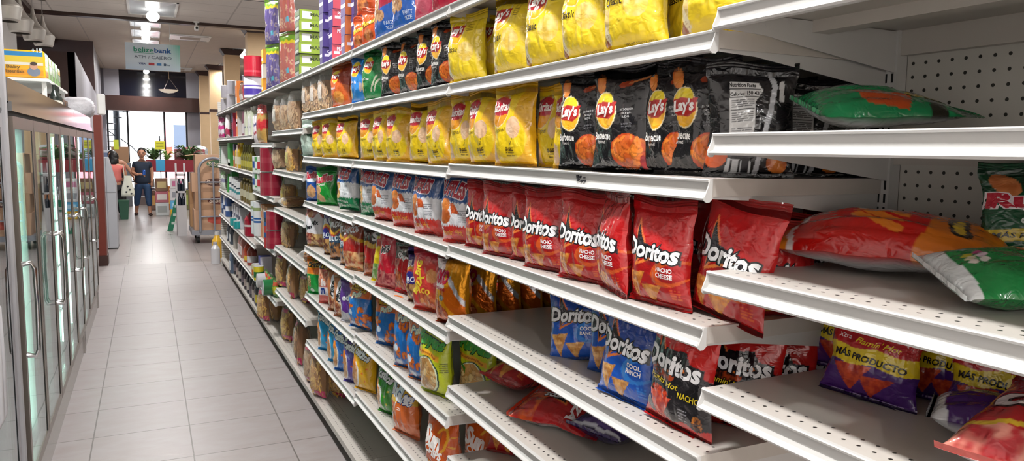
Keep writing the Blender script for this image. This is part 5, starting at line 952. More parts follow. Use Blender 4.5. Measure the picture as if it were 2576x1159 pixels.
# fourth board
pouch(562, Z3, .16, .25, .06, ['c4d0c4', ('4a8a3c', .8, 1), ('7a7a94', .4, .6)], 'white and green tea pack at the far end of the fourth board'); carton(573, Z3, .13, .08, .23, '1f5a4a', '3f9a3c', 'green tall carton on the fourth board, the farther one', stripe=[('3f9a3c', .0, .5)]); carton(583, Z3, .14, .08, .27, '137a60', '2a8a3a', 'teal and green tall carton on the fourth board', stripe=[('2a9a30', 0, .5)])
for i, u in enumerate((588, 594, 600, 606)): can(u, Z3, .05, .22 - .012 * i, 'd4d8da', f'white milk tin with a teal band, {ORD[i]} from the far end of the fourth board', 'can', ((.3, .45, '3a8a90'), (.62, .7, '2a3a44')), group='white milk tins', X=.03)
for i, u in enumerate((617, 625, 632, 639)): bottle(u, Z3, .052, .24, '6a5a2c', 'c8b878', f'brown pickle jar, {ORD[i]} from the far end of the fourth board', lab='b8b49a', neck=.14, cat='jar', group='brown pickle jars', name='jar', lz=(.25, .6))
# fifth board
for i, (u, c, q) in enumerate(((568, '24406c', '8aa0c0'), (573, 'cfd4dc', '24406c'), (578, '2a4a80', 'd4d8e0'))): can(u, Z4, .055, .25, c, f'blue and white tin, {ORD[i]} from the far end of the fifth board', 'can', ((.3, .55, q),), group='blue and white tins')
for i, u in enumerate((586, 592, 598, 604)): carton(u, Z4, .12, .1, .22, 'd8dae0', 'c8ccd4', f'white carton with navy print, {ORD[i]} from the far end of the fifth board', 'white cartons with navy print', stripe=[('2c3858', .45, .6), ('8a2c4c', .0, .14)])
for i, u in enumerate((589, 598)): can(u, Z4, .045, .085, '2a9a9c', f'small teal tub before the white cartons, {("farther", "nearer")[i]} of two', 'tub', X=.0, name='tub')
jug(608, Z4, .11, .08, .24, '5a6474', '3a4454', 'slate grey bottle with a dark shoulder on the fifth board'); carton(622, Z4, .12, .1, .2, 'b0a090', '8a7068', 'dull brown carton on the fifth board'); bottle(634, Z4, .075, .28, '9a1830', '7a1024', 'dark red bottle with a white tag on the fifth board', lab='c8c0c0', lz=(.5, .6))
for i, u in enumerate((646, 653)): can(u, ze[3], .052, .3, 'd4d8dc', f'tall white can with blue rings, {("farther", "nearer")[i]} of two', 'can', ((.4, .46, '2a5a9a'), (.5, .55, '2a5a9a'), (.75, .85, '8a9a6a')), X=.02)
for i, u in enumerate((660, 667, 673)): carton(u, ze[3], .1, .09, .29, 'd08038', 'c8b8a0', f'orange and cream spice pack, {ORD[i]} from the far end', 'orange and cream spice packs', stripe=[('d8ccb8', .5, .62), ('d8ccb8', .8, .9)])
can(682, ze[3], .055, .29, '2a4a8c', 'blue and red tall oats can', 'can', ((.0, .28, 'b82028'), (.42, .6, 'b82a2c'), (.7, .82, '2c2c44')), X=.0); can(693, ze[3], .07, .15, '9a2038', 'lower very large red can with white lettering', 'can', ((.3, .6, 'a83044'),), X=.02); can(693, ze[3] + .152, .07, .15, '9a2038', 'upper very large red can with white lettering', 'can', ((.55, .75, 'a83044'),), X=.02)
# sixth board
for i, u in enumerate((580, 587)): jug(u, Z5, .12, .09, .25, '3a4450', '1c4ab0', f'dark grey bottle with a white label, {("farther", "nearer")[i]} of two on the sixth board', lab='c4c8cc')
jug(596, Z5, .1, .08, .22, 'a8a49c', '8a847c', 'grey bottle on the sixth board'); 
for i, u in enumerate((611, 617)): jug(u, Z5, .15, .1, .26, 'b0746a', 'a0605a', f'pink vinegar jug, {("farther", "nearer")[i]} of two', lab='d4ccca')
bottle(626, Z5, .05, .24, 'b8482c', 'c8502c', 'orange sauce bottle with a yellow label', lab='d8b43a', lz=(.1, .4)); bottle(634, Z5, .05, .23, '8a4038', 'a04a40', 'brown sauce bottle with a white label on the sixth board', lab='d0ccd0')
carton(655, ze[4], .12, .1, .2, '2c3c94', 'd0ccd8', 'blue and white box on the sixth board', stripe=[('b83a2c', 0, .2)])
can(666, ze[4] + .0, .06, .13, 'b8b8bc', 'large silver tin lying with its end to the aisle, farther one', 'can', X=.0, horiz=True); can(683, ze[4], .065, .14, '1c6a3a', 'large green tin lying with its silver end to the aisle', 'can', lid='a8acb0', X=.0, horiz=True)
for i, (u, c, q) in enumerate(((646, 'd0c8a0', 'c86a2c'), (651, 'd4c42c', '2a6a34'))): can(u, ze[4], .045, .13, c, f'small {("cream", "yellow")[i]} tin before the silver tin', 'can', ((.2, .6, q),), X=.0)
for i, u in enumerate((672, 679, 686, 693)): pouch(u, ze[4] + (.0), .1, .15, .04, ['5a8a3c', ('c8c02c', .2, .6), ('c84a2c', .65, .85)], f'green and yellow seasoning pack, {ORD[i]} from the far end', X=-.004)
# base deck
zd = ZD
jug(589, zd, .15, .11, .3, '4c5c70', 'a8bcd4', 'slate blue bottle with a pale blue cap at the far end of the deck', lab='c8ccd0', X=.03)
for i, u in enumerate((598, 604, 611, 618, 625, 632, 639, 646, 652)): bottle(u, zd, .048, .32 - .006 * (i % 3), ('2a2c34', '3a3038', '24262c')[i % 3], ('8a8a90', '6a2a30', 'c8c8cc')[i % 3], f'dark bottle on the deck, {ORD[i]} from the far end', lab=('6a6068', 'a89a94', 'b0a8a0')[i % 3], group='dark bottles on the deck', neck=.38)
bottle(655, zd, .05, .27, '3a3c44', 'c8b02c', 'dark bottle with a yellow label nearest the tortilla bags', lab='c8b43a')
carton(700, 1.444, .1, .1, .05, '2a7a4a', '6a5a54', 'small green and white pack on the board above the red cans', X=.0) if 0 else None

for nm, y, x, r_, h_, c, cp, lb in (('jug', 11.0, .80, .06, .30, 'c8c8cc', 'a8a8b0', 'white bottle on the floor behind the far end of the gondola'), ('jug', 11.2, .84, .07, .42, 'd8a82c', 'c8c8c8', 'yellow bottle on the floor behind the far end of the gondola')):
    b = MB(True); b.lathe([(0, 0), (r_, 0), (r_, h_ * .7), (r_ * .5, h_ * .85), (r_ * .4, h_ * .9)], 14, 0, c); o = b.build(nm, GLOSS, None, (x, y, 0)); b = MB(True); b.lathe([(r_ * .45, h_ * .88), (r_ * .45, h_), (0, h_)], 12, 0, cp); b.build('cap', GLOSS, o); tag(o, lb, 'bottle')
# ================================================================== reach-in coolers along the left of the aisle
STEEL = mat('stainless_steel', 'a9a5a2', .24, metal=.9, scale=30, var=.12); STEELD = mat('stainless_header', 'b4b0ae', .1, metal=.95); CHROME = mat('chrome', 'd6d8da', .08, metal=1.)
FRAMEM = mat('door_frame_steel', '857a72', .3, metal=.75); BLKG = mat('black_gasket', '121214', .6); INNER = mat('cooler_liner', 'cfd8d4', .5); DGL = door_glass(mirror=.26)
TUBE = mat('cooler_tube', 'ffffff', .4, emit='d8fff0', es=26.); WIRE = mat('wire_shelf', 'c4c8c8', .35, metal=.5)
XD = -.49; ZDT, ZDB, ZHB, ZHT = 1.72, .19, 1.752, 1.872
HB = None
def cooler(y0, n, label, pw=.603, frame=FRAMEM, lit=(), near=False):
    t = thing('reach_in_cooler', label, 'cooler', (XD, y0, 0), 0, 'glass door coolers'); y1 = n * pw
    b = MB(); b.box(-.75, -.70, 0, y1, .12, ZHT); b.box(-.75, -.03, 0, .03, .12, ZHT); b.box(-.75, -.03, y1 - .03, y1, .12, ZHT); b.box(-.75, -.03, .03, y1 - .03, .12, .17); b.box(-.75, -.03, .03, y1 - .03, ZHB + .02, ZHT); b.build('cabinet', INNER, t)
    b = MB(); b.box(-.03, .0, 0, y1, ZHB + .02, ZHT); b.box(-.03, .012, 0, y1, ZHB - .012, ZHB + .025); b.build('header_panel', STEELD, t)
    b = MB(); b.box(-.04, -.003, 0, y1, ZDT - .01, ZHB + .02); b.build('gap_strip', BLKG, t)
    b = MB(); b.box(-.05, -.006, 0, y1, .0, .175); b.build('kick_plate', STEEL, t)
    for k in range(n):
        ya, yb = k * pw, (k + 1) * pw; g = .006
        d = MB(); fw = .036; x0, x1 = -.02, .012
        d.box(x0, x1, ya + g, ya + g + fw, ZDB, ZDT); d.box(x0, x1, yb - g - fw, yb - g, ZDB, ZDT); d.box(x0, x1, ya + g + fw, yb - g - fw, ZDT - .05, ZDT); d.box(x0, x1, ya + g + fw, yb - g - fw, ZDB, ZDB + .04)
        do = d.build('door', frame, t)
        d = MB(); d.box(.002, .008, ya + g + fw, yb - g - fw, ZDB + .04, ZDT - .05); d.build('glass_pane', DGL, do)
        d = MB(); [d.box(-.012, .0095, q, q + .004, ZDB + .04, ZDT - .05) for q in (ya + g + fw, yb - g - fw - .006)]; d.build('gasket', BLKG, do)
        hy = ya + g + .02 if k % 2 == (0 if not near else 1) else yb - g - .02
        d = MB(True); z0, z1 = .74, 1.12
        d.tube([(.012, hy, z1), (.045, hy, z1 + .004), (.055, hy, z1 - .02), (.058, hy, (z0 + z1) / 2), (.055, hy, z0 + .02), (.045, hy, z0 - .004), (.012, hy, z0)], [.012, .010, .0085, .008, .0085, .010, .012], 8); d.build('handle', CHROME if not near else mat('handle_white', 'c4c4c8', .4), do)
        for zs in (.5, .8, 1.1, 1.4):
            d = MB(); [d.tube([(-.68, q, zs), (-.07, q, zs)], .003, 4, caps=False) for q in np.linspace(ya + .05, yb - .05, 9)]; d.tube([(-.07, ya + .02, zs), (-.07, yb - .02, zs)], .005, 5); d.build('wire_shelf', WIRE, t)
        if k in lit:
            d = MB(True); d.tube([(-.075, yb - .05, .25), (-.075, yb - .05, 1.66)], .012, 8); d.build('light_tube', TUBE, t)
            d = MB(); d.box(-.68, -.035, yb - .012, yb + .004, .17, ZDT); d.build('added_bounce_panel', INNER, t)  # added white panel that catches the tube light to brighten the door
    b = MB()
    for q in (.02, y1 - .045): b.box(-.03, .004, q, q + .025, 0, ZDB)
    b.build('leg', STEEL, t)
    return t
cooler(3.57 - .603 * 4 - .235, 4, 'pale framed glass door cooler at the left edge, nearest of the row', frame=mat('door_frame_pale', 'aaa9ae', .35, metal=.3), near=True)
cooler(3.57, 5, 'stainless glass door cooler with five doors in the middle of the row', lit=(0, 3, 4))
cooler(3.57 + .603 * 5 + .01, 3, 'stainless glass door cooler with three doors at the far end of the row', lit=(1,))
for i, (y, z, c) in enumerate([(yy, zz, cc) for yy, zz, cc in ((4.25, .8, '2a3a2c'), (4.4, .8, '3a2c28'), (4.6, 1.1, '2c3a30'), (4.75, .8, '2a2c30'), (4.9, 1.1, 'b8bcc0'), (5.05, .5, 'c4c8cc'), (5.2, .8, 'b0b8b4'), (5.45, 1.1, '7aa48a'), (5.6, .8, '6a9a80'), (5.75, 1.1, '88a890'), (6.1, .8, 'c8b060'), (6.3, 1.1, 'a8b0a8'))]):
    b = MB(True); b.lathe([(0, 0), (.036, 0), (.038, .01), (.038, .16), (.014, .22), (.014, .26), (0, .26)], 12, 0, c); tag(b.build('bottle', GLOSS, None, (XD - .14 - .03 * (i % 3), y, z + .006)), f'bottle behind the cooler glass, {ORD[i]} from the near door', 'bottle', 'bottles inside the cooler')
b = MB(); b.box(-.03, .02, -.05, 0, 0, 2.3); b.box(-.75, -.03, -.03, 0, ZHT, 2.3); tag(b.build('cooler_side_panel', mat('side_panel_grey', 'b4b4b8', .4, metal=.2), None, (XD, 3.4, 0)), 'tall grey side panel at the far end of the nearest cooler', 'panel')
# board on posts above the far cooler, with its stock
zq = 2.12; yq0, yq1 = 6.95, 8.55
t = thing('overhead_board', 'white board on short posts above the far cooler', 'shelf', (-.9, yq0, zq))
b = MB(); b.box(-.16, .22, 0, yq1 - yq0, -.022, 0); b.build('board', mat('board_white', 'dcdad8', .5), t)
for x in (-.12, .17):
    for y in (.05, yq1 - yq0 - .08): b = MB(); b.box(x, x + .03, y, y + .03, ZHT - zq, -.022); b.build('post', WHITE, t)
def pack(y, w, h, cols, label, txt=None, baby=False, x=-.85):
    b = MB(); d = .30; b.rbox(-d / 2, d / 2, -w / 2, w / 2, 0, h, .012, 0, cols[0])
    for c, z0, z1 in cols[1:]:
        v = [(-d / 2 + .012, -w / 2 - .001, h * z0), (d / 2 - .012, -w / 2 - .001, h * z0), (d / 2 - .012, -w / 2 - .001, h * z1), (-d / 2 + .012, -w / 2 - .001, h * z1)]; b.add(v, [(0, 1, 2, 3)], 0, c)
        b.add([(d / 2 + .001, -w / 2 + .012, h * z0), (d / 2 + .001, w / 2 - .012, h * z0), (d / 2 + .001, w / 2 - .012, h * z1), (d / 2 + .001, -w / 2 + .012, h * z1)], [(0, 1, 2, 3)], 0, c)
    if txt:
        for (s, p, q, ww, hh, c) in txt: put_text(b, s, ww, hh, lambda a, e: (p + a, -w / 2 - .0022, q + e), c, .03)
    if baby:
        for (p, q, rx, rz, c, o) in ((.075, .05, .045, .035, '6a7484', .002), (.075, .093, .026, .028, 'b98a70', .003), (.075, .112, .024, .014, '3a2a24', .004)):
            b.add([(p + rx * math.cos(a), -w / 2 - o, q + rz * math.sin(a)) for a in np.linspace(0, 2 * PI, 15)[:-1]], [tuple(range(14))], 0, c)
    tag(b.build('diaper_pack', GLOSS, None, (x, y, zq + .001)), label, 'pack', 'packs on the overhead board')
pack(7.09, .22, .215, [('d8a01c'), ('c9ae34', .56, .78), ('1f74a8', .78, .94), ('d0cabc', .46, .56), ('d28a14', .1, .3)], 'yellow diaper pack with a blue top on the overhead board', [('Baby', -.06, .08, .09, .03, '6a4a14'), ('Essentials', -.05, .05, .12, .026, '6a4a14'), ('+15', .1, .215, .07, .03, 'c8d8e0')], True)
for i, y in enumerate((7.34, 7.57, 7.8, 8.03)): pack(y, .2, (.205, .2, .2, .18)[i], [('8fb47a'), ('c0d0b4', .3, .6), (('d0903c', '7aa468', 'c8d4c0', 'd8b03c')[i], .62, .9)], f'green diaper pack on the overhead board, {ORD[i]} behind the yellow one')
b = MB(); b.rbox(-.16, .1, -.12, .12, 0, .2, .03, 0, '7a1c3c'); tag(b.build('wrapped_pack', GLOSS, None, (-1.18, 7.0, ZHT + .001)), 'maroon pack behind the yellow diaper pack', 'pack')
for i, y in enumerate((7.12, 7.2, 7.28, 7.36)):
    b = MB(True); b.lathe([(0, 0), (.034, 0), (.036, .01), (.036, .12), (.013, .17), (.013, .215), (0, .215)], 12, 0, '1c2420'); o = b.build('bottle', GLOSS, None, (-.66, y, ZHT + .001)); b = MB(True); b.lathe([(.0365, .03), (.0365, .09)], 12, 0, 'c4c0b4'); b.build('paper_label', CARD, o)
    tag(o, f'dark bottle under the overhead board, {ORD[i]} from the near end', 'bottle', 'dark bottles under the overhead board')
for i, y in enumerate((7.55, 7.8)):
    b = MB(); b.box(-.05, .05, -.1, .1, 0, .12, 0, '6a4a34'); b.add([(.051, -.08, .02), (.051, .08, .02), (.051, .08, .1), (.051, -.08, .1)], [(0, 1, 2, 3)], 0, '2c1c16'); tag(b.build('wooden_crate', CARD, None, (-.68, y, ZHT + .001)), f'small brown crate under the overhead board, {("nearer", "farther")[i]} of two', 'crate')
b = MB(True); r = random.Random(3)
for j in range(12):
    pass
vs = []; n, m = 22, 12
for j in range(m + 1):
    for i in range(n):
        a = 2 * PI * i / n; v = j / m * PI; q = .9 + .1 * math.sin(i * 2.3 + j * 1.7); vs.append((.15 * math.copysign(abs(math.cos(a)) ** .5, math.cos(a)) * math.sin(v) ** .4 * q, .24 * math.copysign(abs(math.sin(a)) ** .5, math.sin(a)) * math.sin(v) ** .4 * q, .1 - .1 * math.cos(v)))
b.add(vs, [(j * n + i, j * n + (i + 1) % n, (j + 1) * n + (i + 1) % n, (j + 1) * n + i) for j in range(m) for i in range(n)], 0, 'c9c6cc', True)
tag(b.build('wrapped_bundle', mat('white_plastic_wrap', 'c9c6cc', .3, bump=.5, bscale=30), None, (-.6, 8.62, ZHT + .002)), 'bundle in white plastic wrap on the far end of the cooler top', 'bundle')
# pendant lamps
PEND = mat('spun_metal_shade', 'b9b4ae', .34, metal=.75)
for i, (x, y, z) in enumerate(((-1.25, 9.35, 2.86), (-1.29, 10.6, 2.9), (-1.27, 11.6, 2.93), (-1.24, 12.35, 2.95))):
    zc = ZL if y < YSTEP else ZH
    t = thing('pendant_lamp', f'spun metal pendant lamp, {ORD[i]} from the near end of its row', 'pendant lamp', (x, y, z), 0, 'spun metal pendant lamps')
    b = MB(True); b.lathe([(.098, 0), (.115, .02), (.142, .14), (.135, .158), (.09, .2), (.05, .26), (.026, .34), (.016, .42), (0, .43)], 24); b.lathe([(.095, .003), (.11, .025), (.137, .14)], 24); b.build('shade', PEND, t)
    b = MB(); b.tube([(0, 0, .42), (0, 0, zc - z)], .006, 6); b.build('cord', mat('cord_grey', 'a8a4a2', .6), t)
    b = MB(True); b.lathe([(0, 0), (.05, 0), (.05, .02), (0, .02)], 12, o=(0, 0, zc - z - .021)); b.build('ceiling_rose', FRAMEM, t)
    b = MB(True); b.ball((0, 0, .09), .04); b.build('bulb', mat('bulb_glass_off', 'd8d4cc', .3), t)
# ================================================================== the front of the shop
FIX = mat('fixture_white', 'e4e4e2', .35); FIXS = mat('fixture_reflector', 'c9ced2', .25, metal=.4)
CREAM = mat('pillar_cream', 'd3b48c', .6, bump=.05); KRAFT = printed('kraft_card', .75, bump=.1)
for i, (x, y) in enumerate(((2.2, 17.4), (2.13, 21.8), (2.06, 26.3), (1.9, 28.6))):
    t = thing('pillar', f'cream pillar with a dark crown, {ORD[i]} from the near end of its row', 'pillar', (x, y, 0), 0, 'cream pillars')
    b = MB(); b.box(-.19, .19, -.19, .19, 0, ZH - .16); b.build('shaft', CREAM, t)
    b = MB(); b.prism([(-.2, ZH - .16), (.2, ZH - .16), (.3, ZH - .02), (-.3, ZH - .02)], 'y', -.24, .24); b.build('crown', DARK, t)
    b = MB(); b.box(-.2, .2, -.2, .2, 2.72, 2.8); b.build('band', DARK, t)
# hanging bank sign
sg = thing('bank_sign', 'hanging bank sign with green and blue lettering', 'sign', (.16, 16.0, 3.28))
b = MB(); W_, H_ = .94, .5
nx, nz = 24, 14
for j in range(nz):
    for i in range(nx):
        x0, x1, z0, z1 = -W_ / 2 + W_ * i / nx, -W_ / 2 + W_ * (i + 1) / nx, -H_ / 2 + H_ * j / nz, -H_ / 2 + H_ * (j + 1) / nz
        gx, gz = (i + .5) / nx, (j + .5) / nz; a = min(1, max(0, (gx - .72) * 3.2 * (gz * .9 + .1))); bl = max(0, (.35 - gz) * 1.2) * (1 - gx * .6)
        c = tuple(p * (1 - a) + q * a for p, q in zip(hx('d3e0e8'), hx('3fae8c'))); c = tuple(p * (1 - bl) + q * bl for p, q in zip(c, hx('8fb4dc')))
        b.add([(x0, -.008, z0), (x1, -.008, z0), (x1, -.008, z1), (x0, -.008, z1)], [(0, 1, 2, 3)], 0, c)
b.box(-W_ / 2, W_ / 2, -.0075, .008, -H_ / 2, H_ / 2, 0, 'cfdce4')
P_ = lambda cx, cz: (lambda p, q: (cx + p, -.010, cz + q))
put_text(b, 'belize', .33, .085, P_(-.16, .13), '2c9a78', .015); put_text(b, 'bank', .28, .085, P_(.17, .13), '1f5a9c', .03); put_text(b, 'ATM / CAJERO', .64, .075, P_(.0, -.015), '4a5a6c', 0)
put_text(b, 'VISA', .11, .032, P_(-.19, -.13), '23407a', .03, .2)
for (x0, x1, c) in ((-.08, .02, 'b8323a'), (.06, .14, '2a7ab8'), (.18, .22, '33506c')): b.box(x0, x1, -.0095, -.0085, -.155, -.108, 0, c)
put_text(b, 'Plus', .07, .03, P_(.25, -.138), '33506c', .02)
b.box(-.32, .02, -.0095, -.0085, .064, .072, 0, '2c9a78')
b.build('board', CARD, sg)
for x in (-.3, .3): b = MB(); b.tube([(x, 0, .25), (x, 0, ZH - 3.29)], .003, 5); b.build('wire', WIRE, sg)
# ceiling vents and a camera
def vent(x, y, z, w, l, label):
    t = thing('ceiling_vent', label, 'vent', (x, y, z)); b = MB(); b.rbox(-w / 2, w / 2, -l / 2, l / 2, -.03, -.001, .012); b.build('cover', FIX, t)
    b = MB(); [b.box(-w / 2 + .06, w / 2 - .06, q, q + .03, -.032, -.029) for q in (-l / 2 + .04, l / 2 - .07)]; b.build('slot', BLKG, t)
    b = MB(); b.box(-w * .25, w * .25, -l * .22, l * .22, -.034, -.03); b.build('grille', mat('vent_grille', 'b0a498', .7), t)
vent(1.02, 19.9, ZH, .9, .9, 'square air vent with dark slots right of the ceiling lamps'); vent(1.0, 28, ZH, .9, .9, 'square air vent near the storefront'); vent(1.35, 10.5, ZL, .8, .8, 'square air vent above the far end of the gondola')
t = thing('ceiling_camera', 'small white camera hanging from the dark cross beam', 'camera', (.78, YSTEP - .12, ZL - .002)); b = MB(True); b.lathe([(0, 0), (.045, 0), (.045, -.015), (.015, -.02), (.015, -.07), (0, -.07)], 12); b.build('mount', FIX, t)
b = MB(); b.rbox(-.03, .03, -.06, .05, -.14, -.07, .01); b.build('housing', FIX, t); b = MB(True); b.lathe([(0, -.066), (.018, -.064), (.018, -.06)], 10, axis='y', o=(0, 0, -.105)); b.build('lens', BLKG, t)
t = thing('bowl_lamp', 'alabaster bowl lamp hanging before the dark glazing', 'pendant lamp', (.72, 28.2, 3.38)); b = MB(True); b.lathe([(0, 0), (.15, .02), (.26, .07), (.31, .12), (.29, .12), (.14, .05), (0, .04)], 20); b.build('bowl', mat('alabaster', 'd8d0c4', .4, emit='ffe8c8', es=.35), t)
for k in range(3): a = k * 2.1; b = MB(); b.tube([(.29 * math.cos(a), .29 * math.sin(a), .12), (.03, 0, .5)], .008, 5); b.build('chain', FRAMEM, t)
b = MB(); b.tube([(.02, 0, .48), (.02, 0, ZH - 3.38)], .015, 6); b.lathe([(0, ZH - 3.401), (.06, ZH - 3.401), (.06, ZH - 3.381), (0, ZH - 3.381)], 12); b.build('stem', mat('brass_old', '9a8468', .4, metal=.6), t)
# cash machine, post, bin
ATMM = mat('cash_machine_grey', 'a6a8ae', .45)
t = thing('cash_machine', 'grey cash machine standing beyond the coolers', 'cash machine', (-.66, 13.1, 0)); b = MB(); b.prism([(-.1, .02), (.2, .02), (.2, 1.0), (.1, 1.42), (-.1, 1.42)], 'y', 0, .55); b.build('body', ATMM, t)
b = MB(); b.box(-.101, .201, -.004, .0, .885, .893); b.box(.075, .079, -.004, 0, .03, 1.41); b.build('seam', mat('seam_grey', '6a6c72', .6), t); b = MB(); b.box(-.1, .2, .0, .55, 0, .02); b.build('base', BLKG, t)
t = thing('wooden_post', 'red brown wooden post between the coolers and the cash machine', 'post', (-.58, 11.3, 0)); b = MB(); b.box(-.045, .045, 0, .3, .1, 2.0); b.build('shaft', mat('red_wood', '6e2c20', .4, var=.2), t); b = MB(); b.box(-.055, .055, -.01, .31, 0, .14); b.build('foot', DARK, t)
b = MB(); b.rbox(-.05, .05, -.04, .04, 0, .28, .02); tag(b.build('wall_box', FIX, None, (-.53, 11.4, 2.002)), 'white wall box on top of the red brown post', 'box')
GRN = mat('bin_green', '1d4a34', .45)
t = thing('waste_bin', 'dark green waste bin beside the cash machine', 'bin', (-.50, 18.3, 0)); b = MB(); b.prism([(-.075, 0), (.075, 0), (.1, .38), (-.1, .38)], 'y', 0, .22); b.build('body', GRN, t); b = MB(); b.box(-.108, .108, -.01, .23, .38, .42); b.build('rim', GRN, t)
# hand truck with cartons
CART = mat('cart_grey', '8a8c94', .4, metal=.4)
t = thing('platform_cart', 'grey platform cart with an arched handle at the end of the aisle', 'cart', (.62, 13.35, 0))
b = MB(); b.box(.0, .75, 0, 1.0, .14, .22); b.build('platform', CART, t)
b = MB(True); b.tube([(.13, -.02, .2), (.13, -.02, 1.22)] + [(.13 + .22 * (1 - math.cos(a)), -.02, 1.22 + .2 * math.sin(a)) for a in np.linspace(.2, PI - .2, 9)] + [(.57, -.02, 1.22), (.57, -.02, .2)], .022, 8)
for z in (.45, .74, 1.02): b.tube([(.13, -.02, z), (.57, -.02, z)], .014, 6)
b.tube([(.35, -.02, .2), (.35, -.02, 1.36)], .016, 6); b.build('handle_frame', CART, t)
for x, y in ((.1, .12), (.65, .12), (.1, .88), (.65, .88)):
    b = MB(True); b.lathe([(0, -.02), (.055, -.02), (.06, 0), (.055, .02), (0, .02)], 14, axis='x', o=(x, y, .06)); w_ = b.build('caster', BLKG, t); b = MB(); b.box(x - .03, x + .03, y - .03, y + .03, .1, .14); b.build('fork', CART, w_)
def kbox(x0, x1, y0, y1, z0, z1, label, c='b08a6a', txt=None, mark=None, rz=0., flap=False):
    b = MB(); cx, cy_ = (x0 + x1) / 2, (y0 + y1) / 2; b.box(x0 - cx, x1 - cx, y0 - cy_, y1 - cy_, 0, z1 - z0, 0, c); w, h = x1 - x0, z1 - z0
    b.box(-.025, .025, y0 - cy_ - .0008, y1 - cy_ + .0008, h - .001, h + .0008, 0, 'a87f5c')
    if mark: b.add([(-w * .3 * math.cos(a) + w * .1, y0 - cy_ - .001, h * .5 + h * .22 * math.sin(a)) for a in np.linspace(0, 2 * PI, 17)[:-1]][::-1], [tuple(range(16))], 0, mark)
    if txt: put_text(b, txt[0], w * .5, h * .22, lambda p, q: (w * .1 + p, y0 - cy_ - .0022, h * .5 + q), txt[1], .03, .1)
    o = b.build('cardboard_box', KRAFT, None, (cx, cy_, z0 + .001), rz); tag(o, label, 'box', 'cardboard boxes on the cart')
    if flap:
        f = MB(); f.prism([(-w / 2 - .14, h - .02), (-w / 2, h), (-w / 2, h + .004), (-w / 2 - .14, h - .016)], 'y', y0 - cy_, y1 - cy_, 0, 'a87f5c'); f.build('flap', KRAFT, o)
kbox(.66, 1.33, 13.38, 13.9, .22, .56, 'lowest cardboard box on the cart with a red printed mark', 'b48e72', mark='b04a3c')
kbox(.68, 1.32, 13.38, 13.88, .562, .86, 'cardboard box on the cart with a dark brown emblem, second from the bottom', 'ac8668', ('Sabritas', 'd8c4b4'), '5a2c24')
kbox(.64, 1.30, 13.38, 13.9, .862, 1.17, 'cardboard box on the cart with a small brown emblem, third from the bottom', 'b18c70', ('Sabritas', 'd0b8a4'), '5a3a30')
kbox(.7, 1.28, 13.4, 13.86, 1.172, 1.47, 'open topmost cardboard box on the cart with a green emblem', 'b69276', ('Sabritas', 'd4c8b0'), '4a6a4c', flap=True)
kbox(.50, .64, 14.0, 14.4, .222, .62, 'narrow cardboard box standing left on the cart, lowest', 'a8835c'); kbox(.5, .64, 14.0, 14.4, .622, .98, 'narrow cardboard box standing left on the cart, topmost', 'a07a56')
for o_ in [o for o in COL.objects if o.name.startswith('cardboard_box') and o.get('label', '').startswith('narrow')]: o_.location.x += .13
# white display with bottles beside the cart
t = thing('bottle_display', 'white stepped display stand left of the cart', 'display stand', (.44, 14.6, 0)); b = MB()
b.box(0, .16, 0, .4, 0, .55); b.box(.0, .16, .0, .4, .78, .81); b.box(0, .16, 0, .4, 1.08, 1.12); b.box(0, .02, 0, .02, .55, 1.3); b.box(.14, .16, 0, .02, .55, 1.3); b.box(0, .02, .38, .4, .55, 1.3); b.box(.14, .16, .38, .4, .55, 1.3); b.build('frame', mat('display_white', 'c8c6c8', .5), t)
k_ = 0
for z in (.551, .811):
    for x in (.05, .115):
        b = MB(True); b.lathe([(0, 0), (.033, 0), (.034, .01), (.034, .12), (.013, .17), (.013, .22), (0, .22)], 10, 0, '1a2230'); o = b.build('wine_bottle', GLOSS, None, (.44 + x, 14.66, z)); tag(o, f'dark wine bottle on the white display, {ORD[k_]} from the bottom', 'bottle', 'wine bottles on the display'); k_ += 1
t = thing('floor_sign', 'green warning board leaning on the white display', 'sign', (.36, 15.6, 0)); b = MB(); b.prism([(-.07, 0), (.03, 0), (.16, .62), (.09, .62)], 'y', 0, .02, 0, '1a7a58'); b.build('panel', CARD, t)
b = MB(); [b.box(-.02 + z * .2, .06 + z * .2, -.002, 0, z - .02, z + .03, 0, 'c8d4cc') for z in (.14, .3, .46)]; b.build('print', CARD, t)
# drinks and produce in the front hall
def crate(x, y, z, w, d, h, c, label, lab=None, name='drinks_pack', cat='pack'):
    b = MB(); b.rbox(-w / 2, w / 2, -d / 2, d / 2, 0, h, .01, 0, c)
    if lab: b.box(-w * .36, w * .36, -d / 2 - .002, -d / 2 + .001, h * .25, h * .75, 0, lab)
    tag(b.build(name, GLOSS, None, (x, y, z + .001)), label, cat)
crate(.58, 18.8, 0, .3, .3, .17, 'd0a01c', 'yellow drinks pack at the bottom of the stack by the walking woman', 'b86a1c'); crate(.58, 18.8, .172, .3, .3, .2, '5aa0c8', 'sky blue water pack above the yellow pack', 'a8cce0'); crate(.58, 18.8, .374, .3, .3, .26, 'c8c4c4', 'white printed pack above the water pack', '8a8a90'); crate(.58, 18.8, .636, .29, .3, .24, 'cfcac8', 'topmost white pack with a pink mark', 'b86a8a')
crate(.27, 19.2, 0, .28, .3, .3, 'c4c6c4', 'white carton low behind the woman', '9a9c98'); crate(.27, 19.2, .302, .28, .3, .26, 'a85a64', 'pink printed carton behind the woman', 'd0c4bc'); crate(.27, 19.2, .564, .26, .3, .3, '6a4a34', 'brown carton behind the woman', 'b09a6a')
t = thing('produce_table', 'red produce table under the greenery', 'table', (.3, 21.0, 0)); b = MB(); b.box(-.35, 1.1, 0, .8, .95, 1.25); b.build('bin_top', mat('produce_red', '8a2430', .5), t)
for x in (-.3, 1.0):
    for y in (.05, .7): b = MB(); b.box(x, x + .06, y, y + .06, 0, .95); b.build('leg', DARK, t)
